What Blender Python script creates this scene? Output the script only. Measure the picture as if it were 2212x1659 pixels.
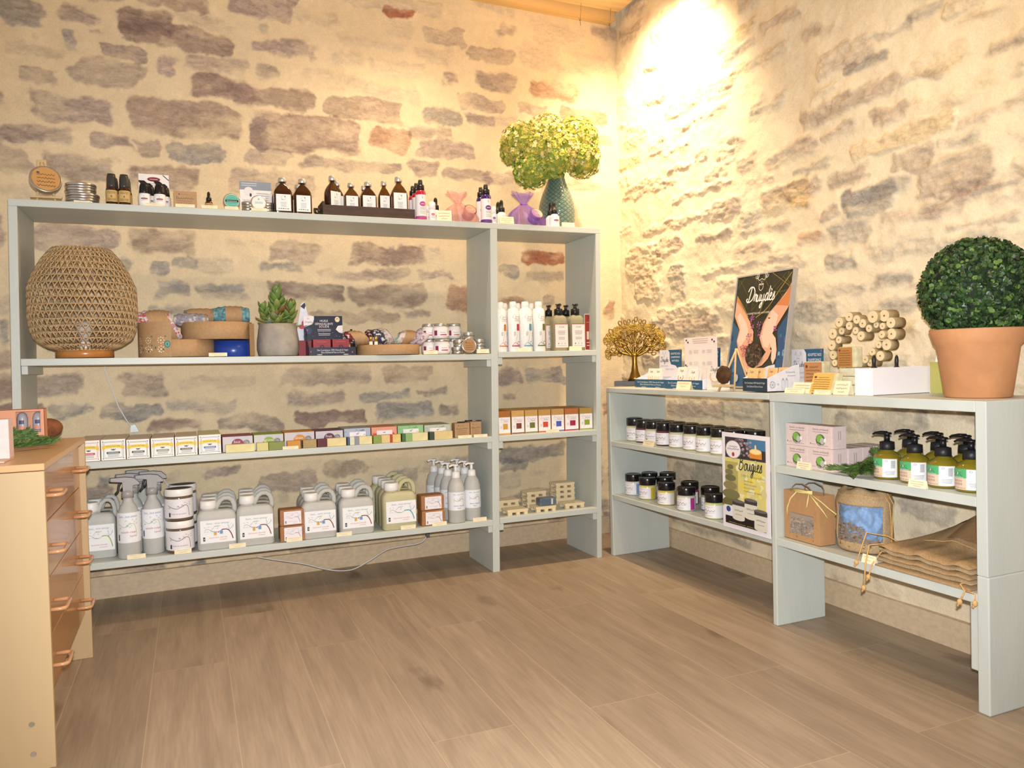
import bpy, bmesh, math, random
import numpy as np
from mathutils import Vector, Matrix
for o in list(bpy.data.objects): bpy.data.objects.remove(o)
SC = bpy.context.scene
COL = SC.collection
# ------------------------------------------------------------------ camera
EYE = Vector((-2.0971, -3.5088, 0.903))
YAW, PITCH, ROLL, FPX = 0.3965, -0.0282, -0.0245, 1661.78
_cy, _sy = math.cos(YAW), math.sin(YAW)
FW = Vector((_sy*math.cos(PITCH), _cy*math.cos(PITCH), math.sin(PITCH)))
_r = Vector((_cy, -_sy, 0)); _u = _r.cross(FW)
RT = math.cos(ROLL)*_r + math.sin(ROLL)*_u
UP = -math.sin(ROLL)*_r + math.cos(ROLL)*_u
cd = bpy.data.cameras.new('camera'); cam = bpy.data.objects.new('camera', cd); COL.objects.link(cam)
cd.sensor_fit = 'HORIZONTAL'; cd.sensor_width = 36.0; cd.lens = FPX*36/2212; cd.clip_start = 0.02
cam.matrix_world = Matrix(((RT.x, UP.x, -FW.x, EYE.x), (RT.y, UP.y, -FW.y, EYE.y), (RT.z, UP.z, -FW.z, EYE.z), (0, 0, 0, 1)))
SC.camera = cam
def ray(px, py): return FW + RT*((px-1106)/FPX) - UP*((py-829.5)/FPX)
def hit(px, py, axis, val):
    d = ray(px, py); return EYE + d*((val-EYE[axis])/d[axis])
def ppm(P): return FPX/((Vector(P)-EYE).dot(FW))          # photo pixels per metre at a point
# ------------------------------------------------------------------ light and exposure
def s2l(c): return c/12.92 if c <= 0.04045 else ((c+0.055)/1.055)**2.4
def rgb(h):
    h = h.lstrip('#'); return tuple(s2l(int(h[i:i+2], 16)/255) for i in (0, 2, 4))
W = bpy.data.worlds.new('world'); SC.world = W; W.use_nodes = True
W.node_tree.nodes['Background'].inputs[0].default_value = (1.0, 0.87, 0.73, 1)
W.node_tree.nodes['Background'].inputs[1].default_value = 0.33
def lamp(kind, name, loc, energy, color, target=None, **kw):
    l = bpy.data.lights.new(name, kind); l.energy = energy; l.color = color
    for k, v in kw.items(): setattr(l, k, v)
    o = bpy.data.objects.new(name, l); COL.objects.link(o); o.location = loc
    if target is not None: o.rotation_euler = (Vector(target)-Vector(loc)).to_track_quat('-Z', 'Y').to_euler()
    return o
# the flash of the camera, just above its lens
lamp('SPOT', 'camera_flash', EYE + UP*0.062 + RT*0.012, 190, (0.985, 0.985, 1.0), EYE + FW*3, spot_size=math.radians(100), spot_blend=0.7, shadow_soft_size=0.014)
# warm ceiling spots of the room
WARM = (1.0, 0.75, 0.48)
lamp('SPOT', 'corner_ceiling_spot', (-0.36, -0.66, 2.62), 120, WARM, (0.02, -0.40, 1.85), spot_size=math.radians(108), spot_blend=1.0, shadow_soft_size=0.03)
lamp('SPOT', 'wall_ceiling_spot', (-1.15, -0.62, 2.60), 36, WARM, (-1.15, -0.55, 0.0), spot_size=math.radians(140), spot_blend=0.9, shadow_soft_size=0.03)
lamp('SPOT', 'room_ceiling_spot', (-0.75, -2.2, 2.6), 34, WARM, (-0.6, -2.1, 0.0), spot_size=math.radians(140), spot_blend=0.9, shadow_soft_size=0.05)
vs = SC.view_settings
SC.display_settings.display_device = 'sRGB'
vs.view_transform = 'Standard'; vs.look = 'None'; vs.gamma = 1.0; vs.use_curve_mapping = False; vs.exposure = 0.5
SC.cycles.use_denoising = True
SC.cycles.max_bounces = 6; SC.cycles.transparent_max_bounces = 8; SC.cycles.caustics_reflective = False; SC.cycles.caustics_refractive = False
SC.cycles.sample_clamp_indirect = 4.0
# ------------------------------------------------------------------ materials
_m = {}
def M(color, rough=0.55, metal=0.0, trans=0.0, ior=1.45, coat=0.0, alpha=1.0, emit=0.0, noise=0.06, nscale=60.0, bump=0.0, bscale=300.0, name=None, sss=0.0, streak=None):
    key = (color, rough, metal, trans, ior, coat, alpha, emit, noise, nscale, bump, bscale, sss, streak)
    if key in _m: return _m[key]
    m = bpy.data.materials.new(name or 'mat_'+color.strip('#')); m.use_nodes = True
    nt = m.node_tree; N = nt.nodes; Lk = nt.links; b = N['Principled BSDF']
    c = rgb(color)
    if noise > 0 or bump > 0:
        tc = N.new('ShaderNodeTexCoord'); src = tc.outputs['Object']
        if streak:
            mp = N.new('ShaderNodeMapping'); mp.inputs['Scale'].default_value = streak; Lk.new(src, mp.inputs[0]); src = mp.outputs[0]
    if noise > 0:
        n = N.new('ShaderNodeTexNoise'); n.inputs['Scale'].default_value = nscale; n.inputs['Detail'].default_value = 4
        Lk.new(src, n.inputs['Vector'])
        r = N.new('ShaderNodeValToRGB'); r.color_ramp.elements[0].position = 0.3; r.color_ramp.elements[1].position = 0.7
        r.color_ramp.elements[0].color = tuple(x*(1-noise) for x in c)+(1,); r.color_ramp.elements[1].color = tuple(min(1, x*(1+noise)) for x in c)+(1,)
        Lk.new(n.outputs['Fac'], r.inputs[0]); Lk.new(r.outputs[0], b.inputs['Base Color'])
    else: b.inputs['Base Color'].default_value = c+(1,)
    if bump > 0:
        n2 = N.new('ShaderNodeTexNoise'); n2.inputs['Scale'].default_value = bscale; n2.inputs['Detail'].default_value = 3; Lk.new(src, n2.inputs['Vector'])
        bp = N.new('ShaderNodeBump'); bp.inputs['Strength'].default_value = bump; bp.inputs['Distance'].default_value = 0.002
        Lk.new(n2.outputs['Fac'], bp.inputs['Height']); Lk.new(bp.outputs[0], b.inputs['Normal'])
    b.inputs['Roughness'].default_value = rough; b.inputs['Metallic'].default_value = metal
    b.inputs['Transmission Weight'].default_value = trans; b.inputs['IOR'].default_value = ior
    b.inputs['Coat Weight'].default_value = coat; b.inputs['Alpha'].default_value = alpha
    if sss: b.inputs['Subsurface Weight'].default_value = sss; b.inputs['Subsurface Radius'].default_value = (0.02, 0.02, 0.015)
    if emit: b.inputs['Emission Color'].default_value = c+(1,); b.inputs['Emission Strength'].default_value = emit
    _m[key] = m; return m
PAINT = M('#c3cac4', rough=0.42, noise=0.04, nscale=9, bump=0.25, bscale=90, streak=(1, 1, 0.25), name='grey_green_paint')
PAINTH = M('#c3cac4', rough=0.42, noise=0.05, nscale=9, bump=0.25, bscale=90, streak=(0.25, 1, 1), name='grey_green_board_paint')
# ------------------------------------------------------------------ mesh builder
class MB:
    def __init__(s): s.v = []; s.f = []; s.m = []; s.sm = []; s.X = None
    def add(s, vs, fs, m=0, smooth=False):
        b = len(s.v)
        for p in vs:
            p = Vector(p); s.v.append(s.X @ p if s.X is not None else p)
        for i, f in enumerate(fs):
            s.f.append([b+k for k in f]); s.m.append(m[i] if isinstance(m, (list, tuple)) else m); s.sm.append(smooth)
        return s
    def box(s, x0, x1, y0, y1, z0, z1, m=0, c=0.0):
        if x0 > x1: x0, x1 = x1, x0
        if y0 > y1: y0, y1 = y1, y0
        if z0 > z1: z0, z1 = z1, z0
        if c <= 0:
            return s.add([(x0, y0, z0), (x1, y0, z0), (x1, y1, z0), (x0, y1, z0), (x0, y0, z1), (x1, y0, z1), (x1, y1, z1), (x0, y1, z1)],
                  [(0, 3, 2, 1), (4, 5, 6, 7), (0, 1, 5, 4), (1, 2, 6, 5), (2, 3, 7, 6), (3, 0, 4, 7)], m)
        bm = bmesh.new(); vv = [bm.verts.new(p) for p in [(x0, y0, z0), (x1, y0, z0), (x1, y1, z0), (x0, y1, z0), (x0, y0, z1), (x1, y0, z1), (x1, y1, z1), (x0, y1, z1)]]
        for f in [(0, 3, 2, 1), (4, 5, 6, 7), (0, 1, 5, 4), (1, 2, 6, 5), (2, 3, 7, 6), (3, 0, 4, 7)]: bm.faces.new([vv[i] for i in f])
        bmesh.ops.bevel(bm, geom=bm.edges[:], offset=c, segments=2, affect='EDGES', profile=0.6)
        bm.verts.index_update()
        s.add([v.co.copy() for v in bm.verts], [[v.index for v in f.verts] for f in bm.faces], m); bm.free(); return s
    def hexa(s, P, m=0):  # 8 points: bottom 4 (ccw from above), top 4
        return s.add(P, [(0, 3, 2, 1), (4, 5, 6, 7), (0, 1, 5, 4), (1, 2, 6, 5), (2, 3, 7, 6), (3, 0, 4, 7)], m)
    def lathe(s, prof, n=24, m=0, cx=0, cy=0, cz=0, sx=1, sy=1, smooth=True, a0=0.0):
        vs = []; fs = []
        for r, z in prof:
            for k in range(n):
                a = a0+2*math.pi*k/n; vs.append((cx+r*sx*math.cos(a), cy+r*sy*math.sin(a), cz+z))
        for i in range(len(prof)-1):
            for k in range(n): fs.append((i*n+k, i*n+(k+1) % n, (i+1)*n+(k+1) % n, (i+1)*n+k))
        s.add(vs, fs, m, smooth)
        b = len(s.v)-len(vs)
        if prof[0][0] > 1e-5: s.f.append([b+n-1-k for k in range(n)]); s.m.append(m); s.sm.append(False)
        if prof[-1][0] > 1e-5: s.f.append([b+(len(prof)-1)*n+k for k in range(n)]); s.m.append(m); s.sm.append(False)
        return s
    def tube(s, pts, r, n=8, m=0, closed=False, flat=1.0):
        pts = [Vector(p) for p in pts]; R = r if isinstance(r, (list, tuple)) else [r]*len(pts)
        vs = []; L = len(pts); prev = None
        for i, p in enumerate(pts):
            t = (pts[(i+1) % L]-pts[i-1]) if closed else (pts[min(i+1, L-1)]-pts[max(i-1, 0)])
            if t.length < 1e-9: t = Vector((0, 0, 1))
            t.normalize()
            if prev is None:
                prev = t.cross(Vector((0, 0, 1)));
                if prev.length < 1e-3: prev = t.cross(Vector((0, 1, 0)))
            a = (prev - t*prev.dot(t))
            if a.length < 1e-6: a = t.orthogonal()
            a.normalize(); b = t.cross(a); prev = a
            for k in range(n):
                q = 2*math.pi*k/n; vs.append(p + a*(R[i]*math.cos(q)) + b*(R[i]*flat*math.sin(q)))
        fs = []
        for i in range(L if closed else L-1):
            j = (i+1) % L
            for k in range(n): fs.append((i*n+k, i*n+(k+1) % n, j*n+(k+1) % n, j*n+k))
        if not closed: fs += [tuple(range(n-1, -1, -1)), tuple((L-1)*n+k for k in range(n))]
        return s.add(vs, fs, m, True)
    def ball(s, c, rx, ry=None, rz=None, m=0, nu=12, nv=8):
        ry = ry or rx; rz = rz or rx
        prof = [(math.sin(math.pi*i/nv), -math.cos(math.pi*i/nv)) for i in range(nv+1)]; prof[0] = (1e-6, -1); prof[-1] = (1e-6, 1)
        vs = []; fs = []
        for r, z in prof:
            for k in range(nu):
                a = 2*math.pi*k/nu; vs.append((c[0]+rx*r*math.cos(a), c[1]+ry*r*math.sin(a), c[2]+rz*z))
        for i in range(nv):
            for k in range(nu): fs.append((i*nu+k, i*nu+(k+1) % nu, (i+1)*nu+(k+1) % nu, (i+1)*nu+k))
        return s.add(vs, fs, m, True)
    def loft(s, rings, m=0, smooth=True, cap=True):
        n = len(rings[0]); vs = [p for r in rings for p in r]; fs = []
        for i in range(len(rings)-1):
            for k in range(n): fs.append((i*n+k, i*n+(k+1) % n, (i+1)*n+(k+1) % n, (i+1)*n+k))
        if cap: fs += [tuple(range(n-1, -1, -1)), tuple((len(rings)-1)*n+k for k in range(n))]
        return s.add(vs, fs, m, smooth)
    def grid(s, fn, nu, nv, m=0, smooth=True, thick=0.0):
        vs = [fn(i/nu, j/nv) for j in range(nv+1) for i in range(nu+1)]
        fs = [(j*(nu+1)+i, j*(nu+1)+i+1, (j+1)*(nu+1)+i+1, (j+1)*(nu+1)+i) for j in range(nv) for i in range(nu)]
        return s.add(vs, fs, m, smooth)
    def extr(s, pts, f0, f1, m=0):  # polygon pts (2D) extruded between maps f0(p), f1(p)
        n = len(pts); vs = [f0(p) for p in pts]+[f1(p) for p in pts]
        fs = [tuple(range(n-1, -1, -1)), tuple(range(n, 2*n))]+[(k, (k+1) % n, n+(k+1) % n, n+k) for k in range(n)]
        return s.add(vs, fs, m)
    def mesh(s, name, mats):
        me = bpy.data.meshes.new(name); me.from_pydata([tuple(v) for v in s.v], [], s.f)
        for mt in (mats if isinstance(mats, (list, tuple)) else [mats]): me.materials.append(mt)
        me.polygons.foreach_set('material_index', s.m); me.polygons.foreach_set('use_smooth', s.sm); me.update()
        return me
    def build(s, name, mats, parent=None, loc=None, rotz=0.0, label=None):
        o = bpy.data.objects.new(name, s.mesh(name, mats)); COL.objects.link(o)
        if parent is not None: o.parent = parent
        if loc is not None: o.location = loc
        if rotz: o.rotation_euler = (0, 0, rotz)
        if label: o['label'] = label
        return o
def rrect(w, d, r, z, n=4, cx=0, cy=0):
    r = min(r, w/2-1e-4, d/2-1e-4); P = []
    for (sx, sy, a) in ((1, 1, 0), (-1, 1, 90), (-1, -1, 180), (1, -1, 270)):
        for k in range(n+1):
            t = math.radians(a+90*k/n); P.append(Vector((cx+sx*(w/2-r)+r*math.cos(t), cy+sy*(d/2-r)+r*math.sin(t), z)))
    return P
def thing(name, label, cat, loc=(0, 0, 0), rotz=0.0, group=None):
    o = bpy.data.objects.new(name, None); COL.objects.link(o); o.location = loc; o.rotation_euler = (0, 0, rotz)
    o.empty_display_size = 0.05; o['label'] = label; o['category'] = cat
    if group: o['group'] = group
    return o
def tag(o, label=None, cat=None, group=None, kind=None):
    if label: o['label'] = label
    if cat: o['category'] = cat
    if group: o['group'] = group
    if kind: o['kind'] = kind
    return o
def dup(root, loc, rotz=0.0, label=None, group=None, scale=None):
    r = root.copy(); COL.objects.link(r); r.location = loc; r.rotation_euler = (0, 0, rotz)
    if label: r['label'] = label
    if group: r['group'] = group
    if scale: r.scale = (scale,)*3
    for ch in [c for c in list(bpy.data.objects) if c.parent == root]:
        c = ch.copy(); COL.objects.link(c); c.parent = r
        for g in [q for q in list(bpy.data.objects) if q.parent == ch]:
            d = g.copy(); COL.objects.link(d); d.parent = c
    return r
# ------------------------------------------------------------------ printed art (labels, cards, posters)
_tx = {}
def text_mesh(t):
    if t in _tx: return _tx[t]
    c = bpy.data.curves.new('t', 'FONT'); c.body = t; c.size = 1.0; c.resolution_u = 2; c.fill_mode = 'FRONT'
    o = bpy.data.objects.new('t', c); COL.objects.link(o)
    bpy.context.view_layer.update()
    me = bpy.data.meshes.new_from_object(o.evaluated_get(bpy.context.evaluated_depsgraph_get()))
    vs = [v.co.copy() for v in me.vertices]; fs = [tuple(p.vertices) for p in me.polygons]
    w = max((v.x for v in vs), default=1.0)
    bpy.data.objects.remove(o); bpy.data.curves.remove(c); bpy.data.meshes.remove(me)
    _tx[t] = (vs, fs, w); return _tx[t]
def spl(pts, n=6):
    P = [Vector((p[0], p[1], 0)) for p in pts]; out = []
    if len(P) < 3: return [(p.x, p.y) for p in P]
    for i in range(len(P)-1):
        a, b, c, d = P[max(i-1, 0)], P[i], P[i+1], P[min(i+2, len(P)-1)]
        for k in range(n):
            t = k/n; q = 0.5*((2*b)+(c-a)*t+(2*a-5*b+4*c-d)*t*t+(3*b-a-3*c+d)*t**3); out.append((q.x, q.y))
    out.append((P[-1].x, P[-1].y)); return out
class Art:
    """flat printed sheet: list of coloured shapes in metres, origin bottom left; built as one mesh"""
    def __init__(s, w, h, bg='#f2f0ec', rough=0.5, step=0.004, gloss=None):
        s.w, s.h, s.step = w, h, step; s.items = []; s.cols = []; s.rough = rough; s.ly = 0
        if bg: s.rect(0, 0, w, h, bg)
    def ci(s, c):
        if c not in s.cols: s.cols.append(c)
        return s.cols.index(c)
    def cols_(s, x0, x1, f, c):
        n = max(1, int(math.ceil((x1-x0)/s.step))); vs = []; fs = []
        for i in range(n+1):
            x = x0+(x1-x0)*i/n; a, b = f(x); vs += [(x, a), (x, b)]
        for i in range(n): fs.append((2*i, 2*i+2, 2*i+3, 2*i+1))
        s.items.append((vs, fs, s.ci(c), s.ly)); s.ly += 1; return s
    def rect(s, x0, y0, x1, y1, c):
        if x0 > x1: x0, x1 = x1, x0
        return s.cols_(x0, x1, lambda x: (y0, y1), c)
    def ell(s, cx, cy, rx, ry, c):
        st = s.step; s.step = min(st, rx/6)
        s.cols_(cx-rx, cx+rx, lambda x: (cy-ry*math.sqrt(max(0, 1-((x-cx)/rx)**2)), cy+ry*math.sqrt(max(0, 1-((x-cx)/rx)**2))), c); s.step = st; return s
    def frame(s, x0, y0, x1, y1, t, c):
        for a in ((x0, y0, x1, y0+t), (x0, y1-t, x1, y1), (x0, y0+t, x0+t, y1-t), (x1-t, y0+t, x1, y1-t)): s.rect(*a, c)
        return s
    def poly(s, pts, c):
        s.items.append(([tuple(p) for p in pts], [tuple(range(len(pts)))], s.ci(c), s.ly)); s.ly += 1; return s
    def line(s, pts, w, c, smooth=True, taper=False):
        P = spl(pts) if smooth else [tuple(p) for p in pts]; vs = []; fs = []; L = len(P)
        for i in range(L):
            a = P[max(i-1, 0)]; b = P[min(i+1, L-1)]; dx, dy = b[0]-a[0], b[1]-a[1]; l = math.hypot(dx, dy) or 1
            ww = w*0.5*(0.35+0.65*math.sin(math.pi*(i+0.5)/L)) if taper else w*0.5
            vs += [(P[i][0]-dy/l*ww, P[i][1]+dx/l*ww), (P[i][0]+dy/l*ww, P[i][1]-dx/l*ww)]
        for i in range(L-1): fs.append((2*i, 2*i+1, 2*i+3, 2*i+2))
        s.items.append((vs, fs, s.ci(c), s.ly)); s.ly += 1; return s
    def text(s, t, x, y, size, c, align='l', shear=0.0, fit=None, rot=0.0):
        vs, fs, w = text_mesh(t); k = size/0.72; kx = k
        if fit: kx = fit/w
        ox = x-(w*kx/2 if align == 'c' else (w*kx if align == 'r' else 0)); cr, sr = math.cos(rot), math.sin(rot)
        P = []
        for v in vs:
            X, Y = (v.x*kx+shear*v.y*k), v.y*k
            X += ox-x; P.append((x+X*cr-Y*sr, y+X*sr+Y*cr))
        s.items.append((P, fs, s.ci(c), s.ly)); s.ly += 1; return s
    def scrib(s, x, y, w, h, c, seed=0, t=None):  # a line of tiny handwriting
        r = random.Random(seed); n = max(4, int(w/h*1.6)); P = [(x+w*i/n, y+h*(0.5+0.5*(-1)**i*r.uniform(0.3, 1))) for i in range(n+1)]
        return s.line(P, t or h*0.22, c)
    def lines(s, x, y, w, n, dy, c, t=None, seed=0):  # tiny unreadable print
        r = random.Random(seed)
        for i in range(n):
            k = r.uniform(0.75, 1.0); s.rect(x+w*(1-k)/2, y-i*dy, x+w*(1+k)/2, y-i*dy+(t or dy*0.35), c)
        return s
    def build(s, name, parent, fn, eps=0.00012, label=None, back=None):
        mb = MB()
        for vs, fs, c, ly in s.items:
            mb.add([fn(x, y, 0.0003+ly*eps*(0.35 if ly > 12 else 1)) for x, y in vs], fs, c, False)
        return mb.build(name, [M(c, rough=s.rough, noise=0) for c in s.cols], parent, label=label)
def plane_map(o, ux, uy):
    o, ux, uy = Vector(o), Vector(ux).normalized(), Vector(uy).normalized(); n = ux.cross(uy)
    return lambda x, y, d: o+ux*x+uy*y+n*d
def cyl_map(R, z0, w, a0=-math.pi/2):  # sheet wrapped round a vertical cylinder, centred on angle a0
    return lambda x, y, d: Vector(((R+d)*math.cos(a0+(x-w/2)/R), (R+d)*math.sin(a0+(x-w/2)/R), z0+y))
# ------------------------------------------------------------------ the room
TA, AW, WBX = 0.0246, 0.0098, 0.016
def wallA(x): return TA*x+0.014                                       # y of wall_back's mean surface
def wallB(y): return WBX+AW*(-y)
_rng = np.random.RandomState(7)
def fbm(nx, nz, sx, sz, cell, octv=4, seed=0, gain=0.5):
    """smooth value noise on a nx x nz grid spanning sx x sz metres"""
    out = np.zeros((nz, nx)); amp = 1.0; tot = 0; rs = np.random.RandomState(seed)
    for o in range(octv):
        c = cell/2**o; gx, gz = int(sx/c)+4, int(sz/c)+4; g = rs.rand(gz, gx)
        u = np.linspace(0, sx/c, nx); v = np.linspace(0, sz/c, nz)
        iu = u.astype(int); iv = v.astype(int); fu = u-iu; fv = v-iv; fu = fu*fu*(3-2*fu); fv = fv*fv*(3-2*fv)
        G = lambda a, b: g[np.ix_(iv+b, iu+a)]
        r = (G(0, 0)*(1-fu)+G(1, 0)*fu)*(1-fv)[:, None]+(G(0, 1)*(1-fu)+G(1, 1)*fu)*fv[:, None]
        out += amp*r; tot += amp; amp *= gain
    return out/tot
def lin(h): return np.array(rgb(h))
TONES = dict(a=lin('#9c8b81'), b=lin('#8f7a6f'), g=lin('#8e8985'), l=lin('#b3a494'), r=lin('#a57c64'), R=lin('#a0694f'), y=lin('#b9a37e'), S=lin('#aea08a'))
def stone_wall(name, u0, u1, z0, z1, stones, place, step, relief, mortar, soft, seed, rough, gain=1.0, tint=(1, 1, 1)):
    nx = int((u1-u0)/step)+1; nz = int((z1-z0)/step)+1
    U, Z = np.meshgrid(np.linspace(u0, u1, nx), np.linspace(z0, z1, nz)); sx, sz = u1-u0, z1-z0
    wu = (fbm(nx, nz, sx, sz, 0.09, 5, seed+1)-0.5)*0.10; wz = (fbm(nx, nz, sx, sz, 0.09, 5, seed+2)-0.5)*0.055
    fine = fbm(nx, nz, sx, sz, 0.025, 3, seed+3); mid = fbm(nx, nz, sx, sz, 0.13, 4, seed+4); big = fbm(nx, nz, sx, sz, 0.6, 3, seed+5)
    strk = fbm(nx, nz, sx*0.28, sz, 0.018, 3, seed+6)
    mott = fbm(nx, nz, sx*0.6, sz, 0.05, 4, seed+9)
    mott2 = fbm(nx, nz, sx*0.5, sz, 0.07, 5, seed+12, 0.6)
    mask = np.zeros((nz, nx)); hgt = np.zeros((nz, nx)); colr = np.zeros((nz, nx, 3)); wsum = np.zeros((nz, nx))
    rs = np.random.RandomState(seed+7)
    for (cx, cz, hw, hh, k, rot) in stones:
        m = 0.07
        i0 = max(0, int((cx-hw-m-u0)/step)); i1 = min(nx, int((cx+hw+m-u0)/step)+1); j0 = max(0, int((cz-hh-m-z0)/step)); j1 = min(nz, int((cz+hh+m-z0)/step)+1)
        if i1 <= i0 or j1 <= j0: continue
        sl = (slice(j0, j1), slice(i0, i1))
        du = U[sl]+wu[sl]-cx; dz = Z[sl]+wz[sl]-cz-rot*du
        r = min(hw, hh)*0.6; qx = np.abs(du)-hw+r; qz = np.abs(dz)-hh+r
        sd = np.hypot(np.maximum(qx, 0), np.maximum(qz, 0))+np.minimum(np.maximum(qx, qz), 0)-r
        s = soft*(1.6 if k == 'l' else 1.0)*(0.6+rs.rand())
        mk = np.clip(0.5-(sd+(mott[sl]-0.5)*0.026+(fine[sl]-0.5)*0.016)/s, 0, 1); mk = mk*mk*(3-2*mk)
        st = {'l': 0.42, 'S': 0.65, 'R': 1.0, 'r': 0.8}.get(k, rs.uniform(0.62, 0.95))
        fade = np.clip(0.80+2.0*(mott2[sl]-0.47)+rs.uniform(-0.12, 0.2), 0.2, 1)
        t = TONES[k]*(0.9+0.22*rs.rand())*np.array(tint)
        mk2 = mk*st*fade*gain
        colr[sl] += mk2[..., None]*t; wsum[sl] += mk2
        hh_ = relief*(rs.uniform(0.35, 1.0) if relief > 0 else rs.uniform(0.2, 1.0))*(2.0 if k == 'S' else 1.0)
        hgt[sl] = np.where(mk > mask[sl], mk*hh_*(0.75+0.5*(dz/hh*0.4)), hgt[sl]); mask[sl] = np.maximum(mask[sl], mk)
    w = np.clip(wsum, 0, 1)[..., None]; sc = colr/np.maximum(wsum, 1e-4)[..., None]
    sc = sc*(0.74+0.50*strk+0.40*(mott-0.5))[..., None]
    mc = lin(mortar)[None, None]*(0.90+0.20*mid+0.06*(fine-0.5)*2)[..., None]
    C = mc*(1-w)+sc*w
    H = (big-0.5)*rough*1.2+(mid-0.5)*rough*(1-0.4*mask)+hgt+(fine-0.5)*rough*(0.10+0.35*mask)+mask*(strk-0.5)*rough*0.5
    P = place(U, Z, H)
    me = bpy.data.meshes.new(name)
    me.vertices.add(nx*nz); me.vertices.foreach_set('co', P.reshape(-1).astype(np.float32))
    idx = np.arange(nx*nz).reshape(nz, nx); q = np.stack([idx[:-1, :-1], idx[:-1, 1:], idx[1:, 1:], idx[1:, :-1]], -1).reshape(-1)
    nf = (nx-1)*(nz-1); me.loops.add(nf*4); me.loops.foreach_set('vertex_index', q.astype(np.int32))
    me.polygons.add(nf); me.polygons.foreach_set('loop_start', np.arange(0, nf*4, 4, dtype=np.int32)); me.polygons.foreach_set('use_smooth', np.ones(nf, bool))
    me.update(calc_edges=True)
    at = me.color_attributes.new('stone', 'FLOAT_COLOR', 'POINT'); ca = np.ones((nx*nz, 4), np.float32); ca[:, :3] = np.clip(C, 0, 1).reshape(-1, 3); ca[:, 3] = w.reshape(-1); at.data.foreach_set('color', ca.reshape(-1))
    m = bpy.data.materials.new(name+'_limewash'); m.use_nodes = True; N = m.node_tree.nodes; Lk = m.node_tree.links; b = N['Principled BSDF']
    a = N.new('ShaderNodeAttribute'); a.attribute_name = 'stone'; tc = N.new('ShaderNodeTexCoord'); n = N.new('ShaderNodeTexNoise'); n.inputs['Scale'].default_value = 140; n.inputs['Detail'].default_value = 6
    Lk.new(tc.outputs['Object'], n.inputs['Vector']); mr = N.new('ShaderNodeMapRange'); mr.inputs[1].default_value = 0.3; mr.inputs[2].default_value = 0.7; mr.inputs[3].default_value = 0.94; mr.inputs[4].default_value = 1.05
    Lk.new(n.outputs['Fac'], mr.inputs[0]); mpg = N.new('ShaderNodeMapping'); mpg.inputs['Scale'].default_value = (0.7, 0.7, 1.4); Lk.new(tc.outputs['Object'], mpg.inputs[0]); n5 = N.new('ShaderNodeTexNoise'); n5.inputs['Scale'].default_value = 34; n5.inputs['Detail'].default_value = 8; n5.inputs['Roughness'].default_value = 0.72; n5.inputs['Distortion'].default_value = 0.8; Lk.new(mpg.outputs[0], n5.inputs['Vector']); m5 = N.new('ShaderNodeMapRange'); m5.inputs[1].default_value = 0.32; m5.inputs[2].default_value = 0.68; m5.inputs[3].default_value = 0.66; m5.inputs[4].default_value = 1.42; Lk.new(n5.outputs['Fac'], m5.inputs[0]); mm = N.new('ShaderNodeMix'); mm.data_type = 'FLOAT'; Lk.new(a.outputs['Alpha'], mm.inputs[0]); mm.inputs[2].default_value = 1.0; Lk.new(m5.outputs[0], mm.inputs[3]); mu5 = N.new('ShaderNodeMath'); mu5.operation = 'MULTIPLY'; Lk.new(mr.outputs[0], mu5.inputs[0]); Lk.new(mm.outputs[0], mu5.inputs[1]); mx = N.new('ShaderNodeVectorMath'); mx.operation = 'SCALE'; Lk.new(a.outputs['Color'], mx.inputs[0]); Lk.new(mu5.outputs[0], mx.inputs['Scale']); Lk.new(mx.outputs[0], b.inputs['Base Color'])
    bp = N.new('ShaderNodeBump'); bp.inputs['Strength'].default_value = 0.5; bp.inputs['Distance'].default_value = 0.003; Lk.new(n.outputs['Fac'], bp.inputs['Height']); Lk.new(bp.outputs[0], b.inputs['Normal'])
    b.inputs['Roughness'].default_value = 0.9
    me.materials.append(m); o = bpy.data.objects.new(name, me); COL.objects.link(o); o['kind'] = 'structure'; return o
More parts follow.
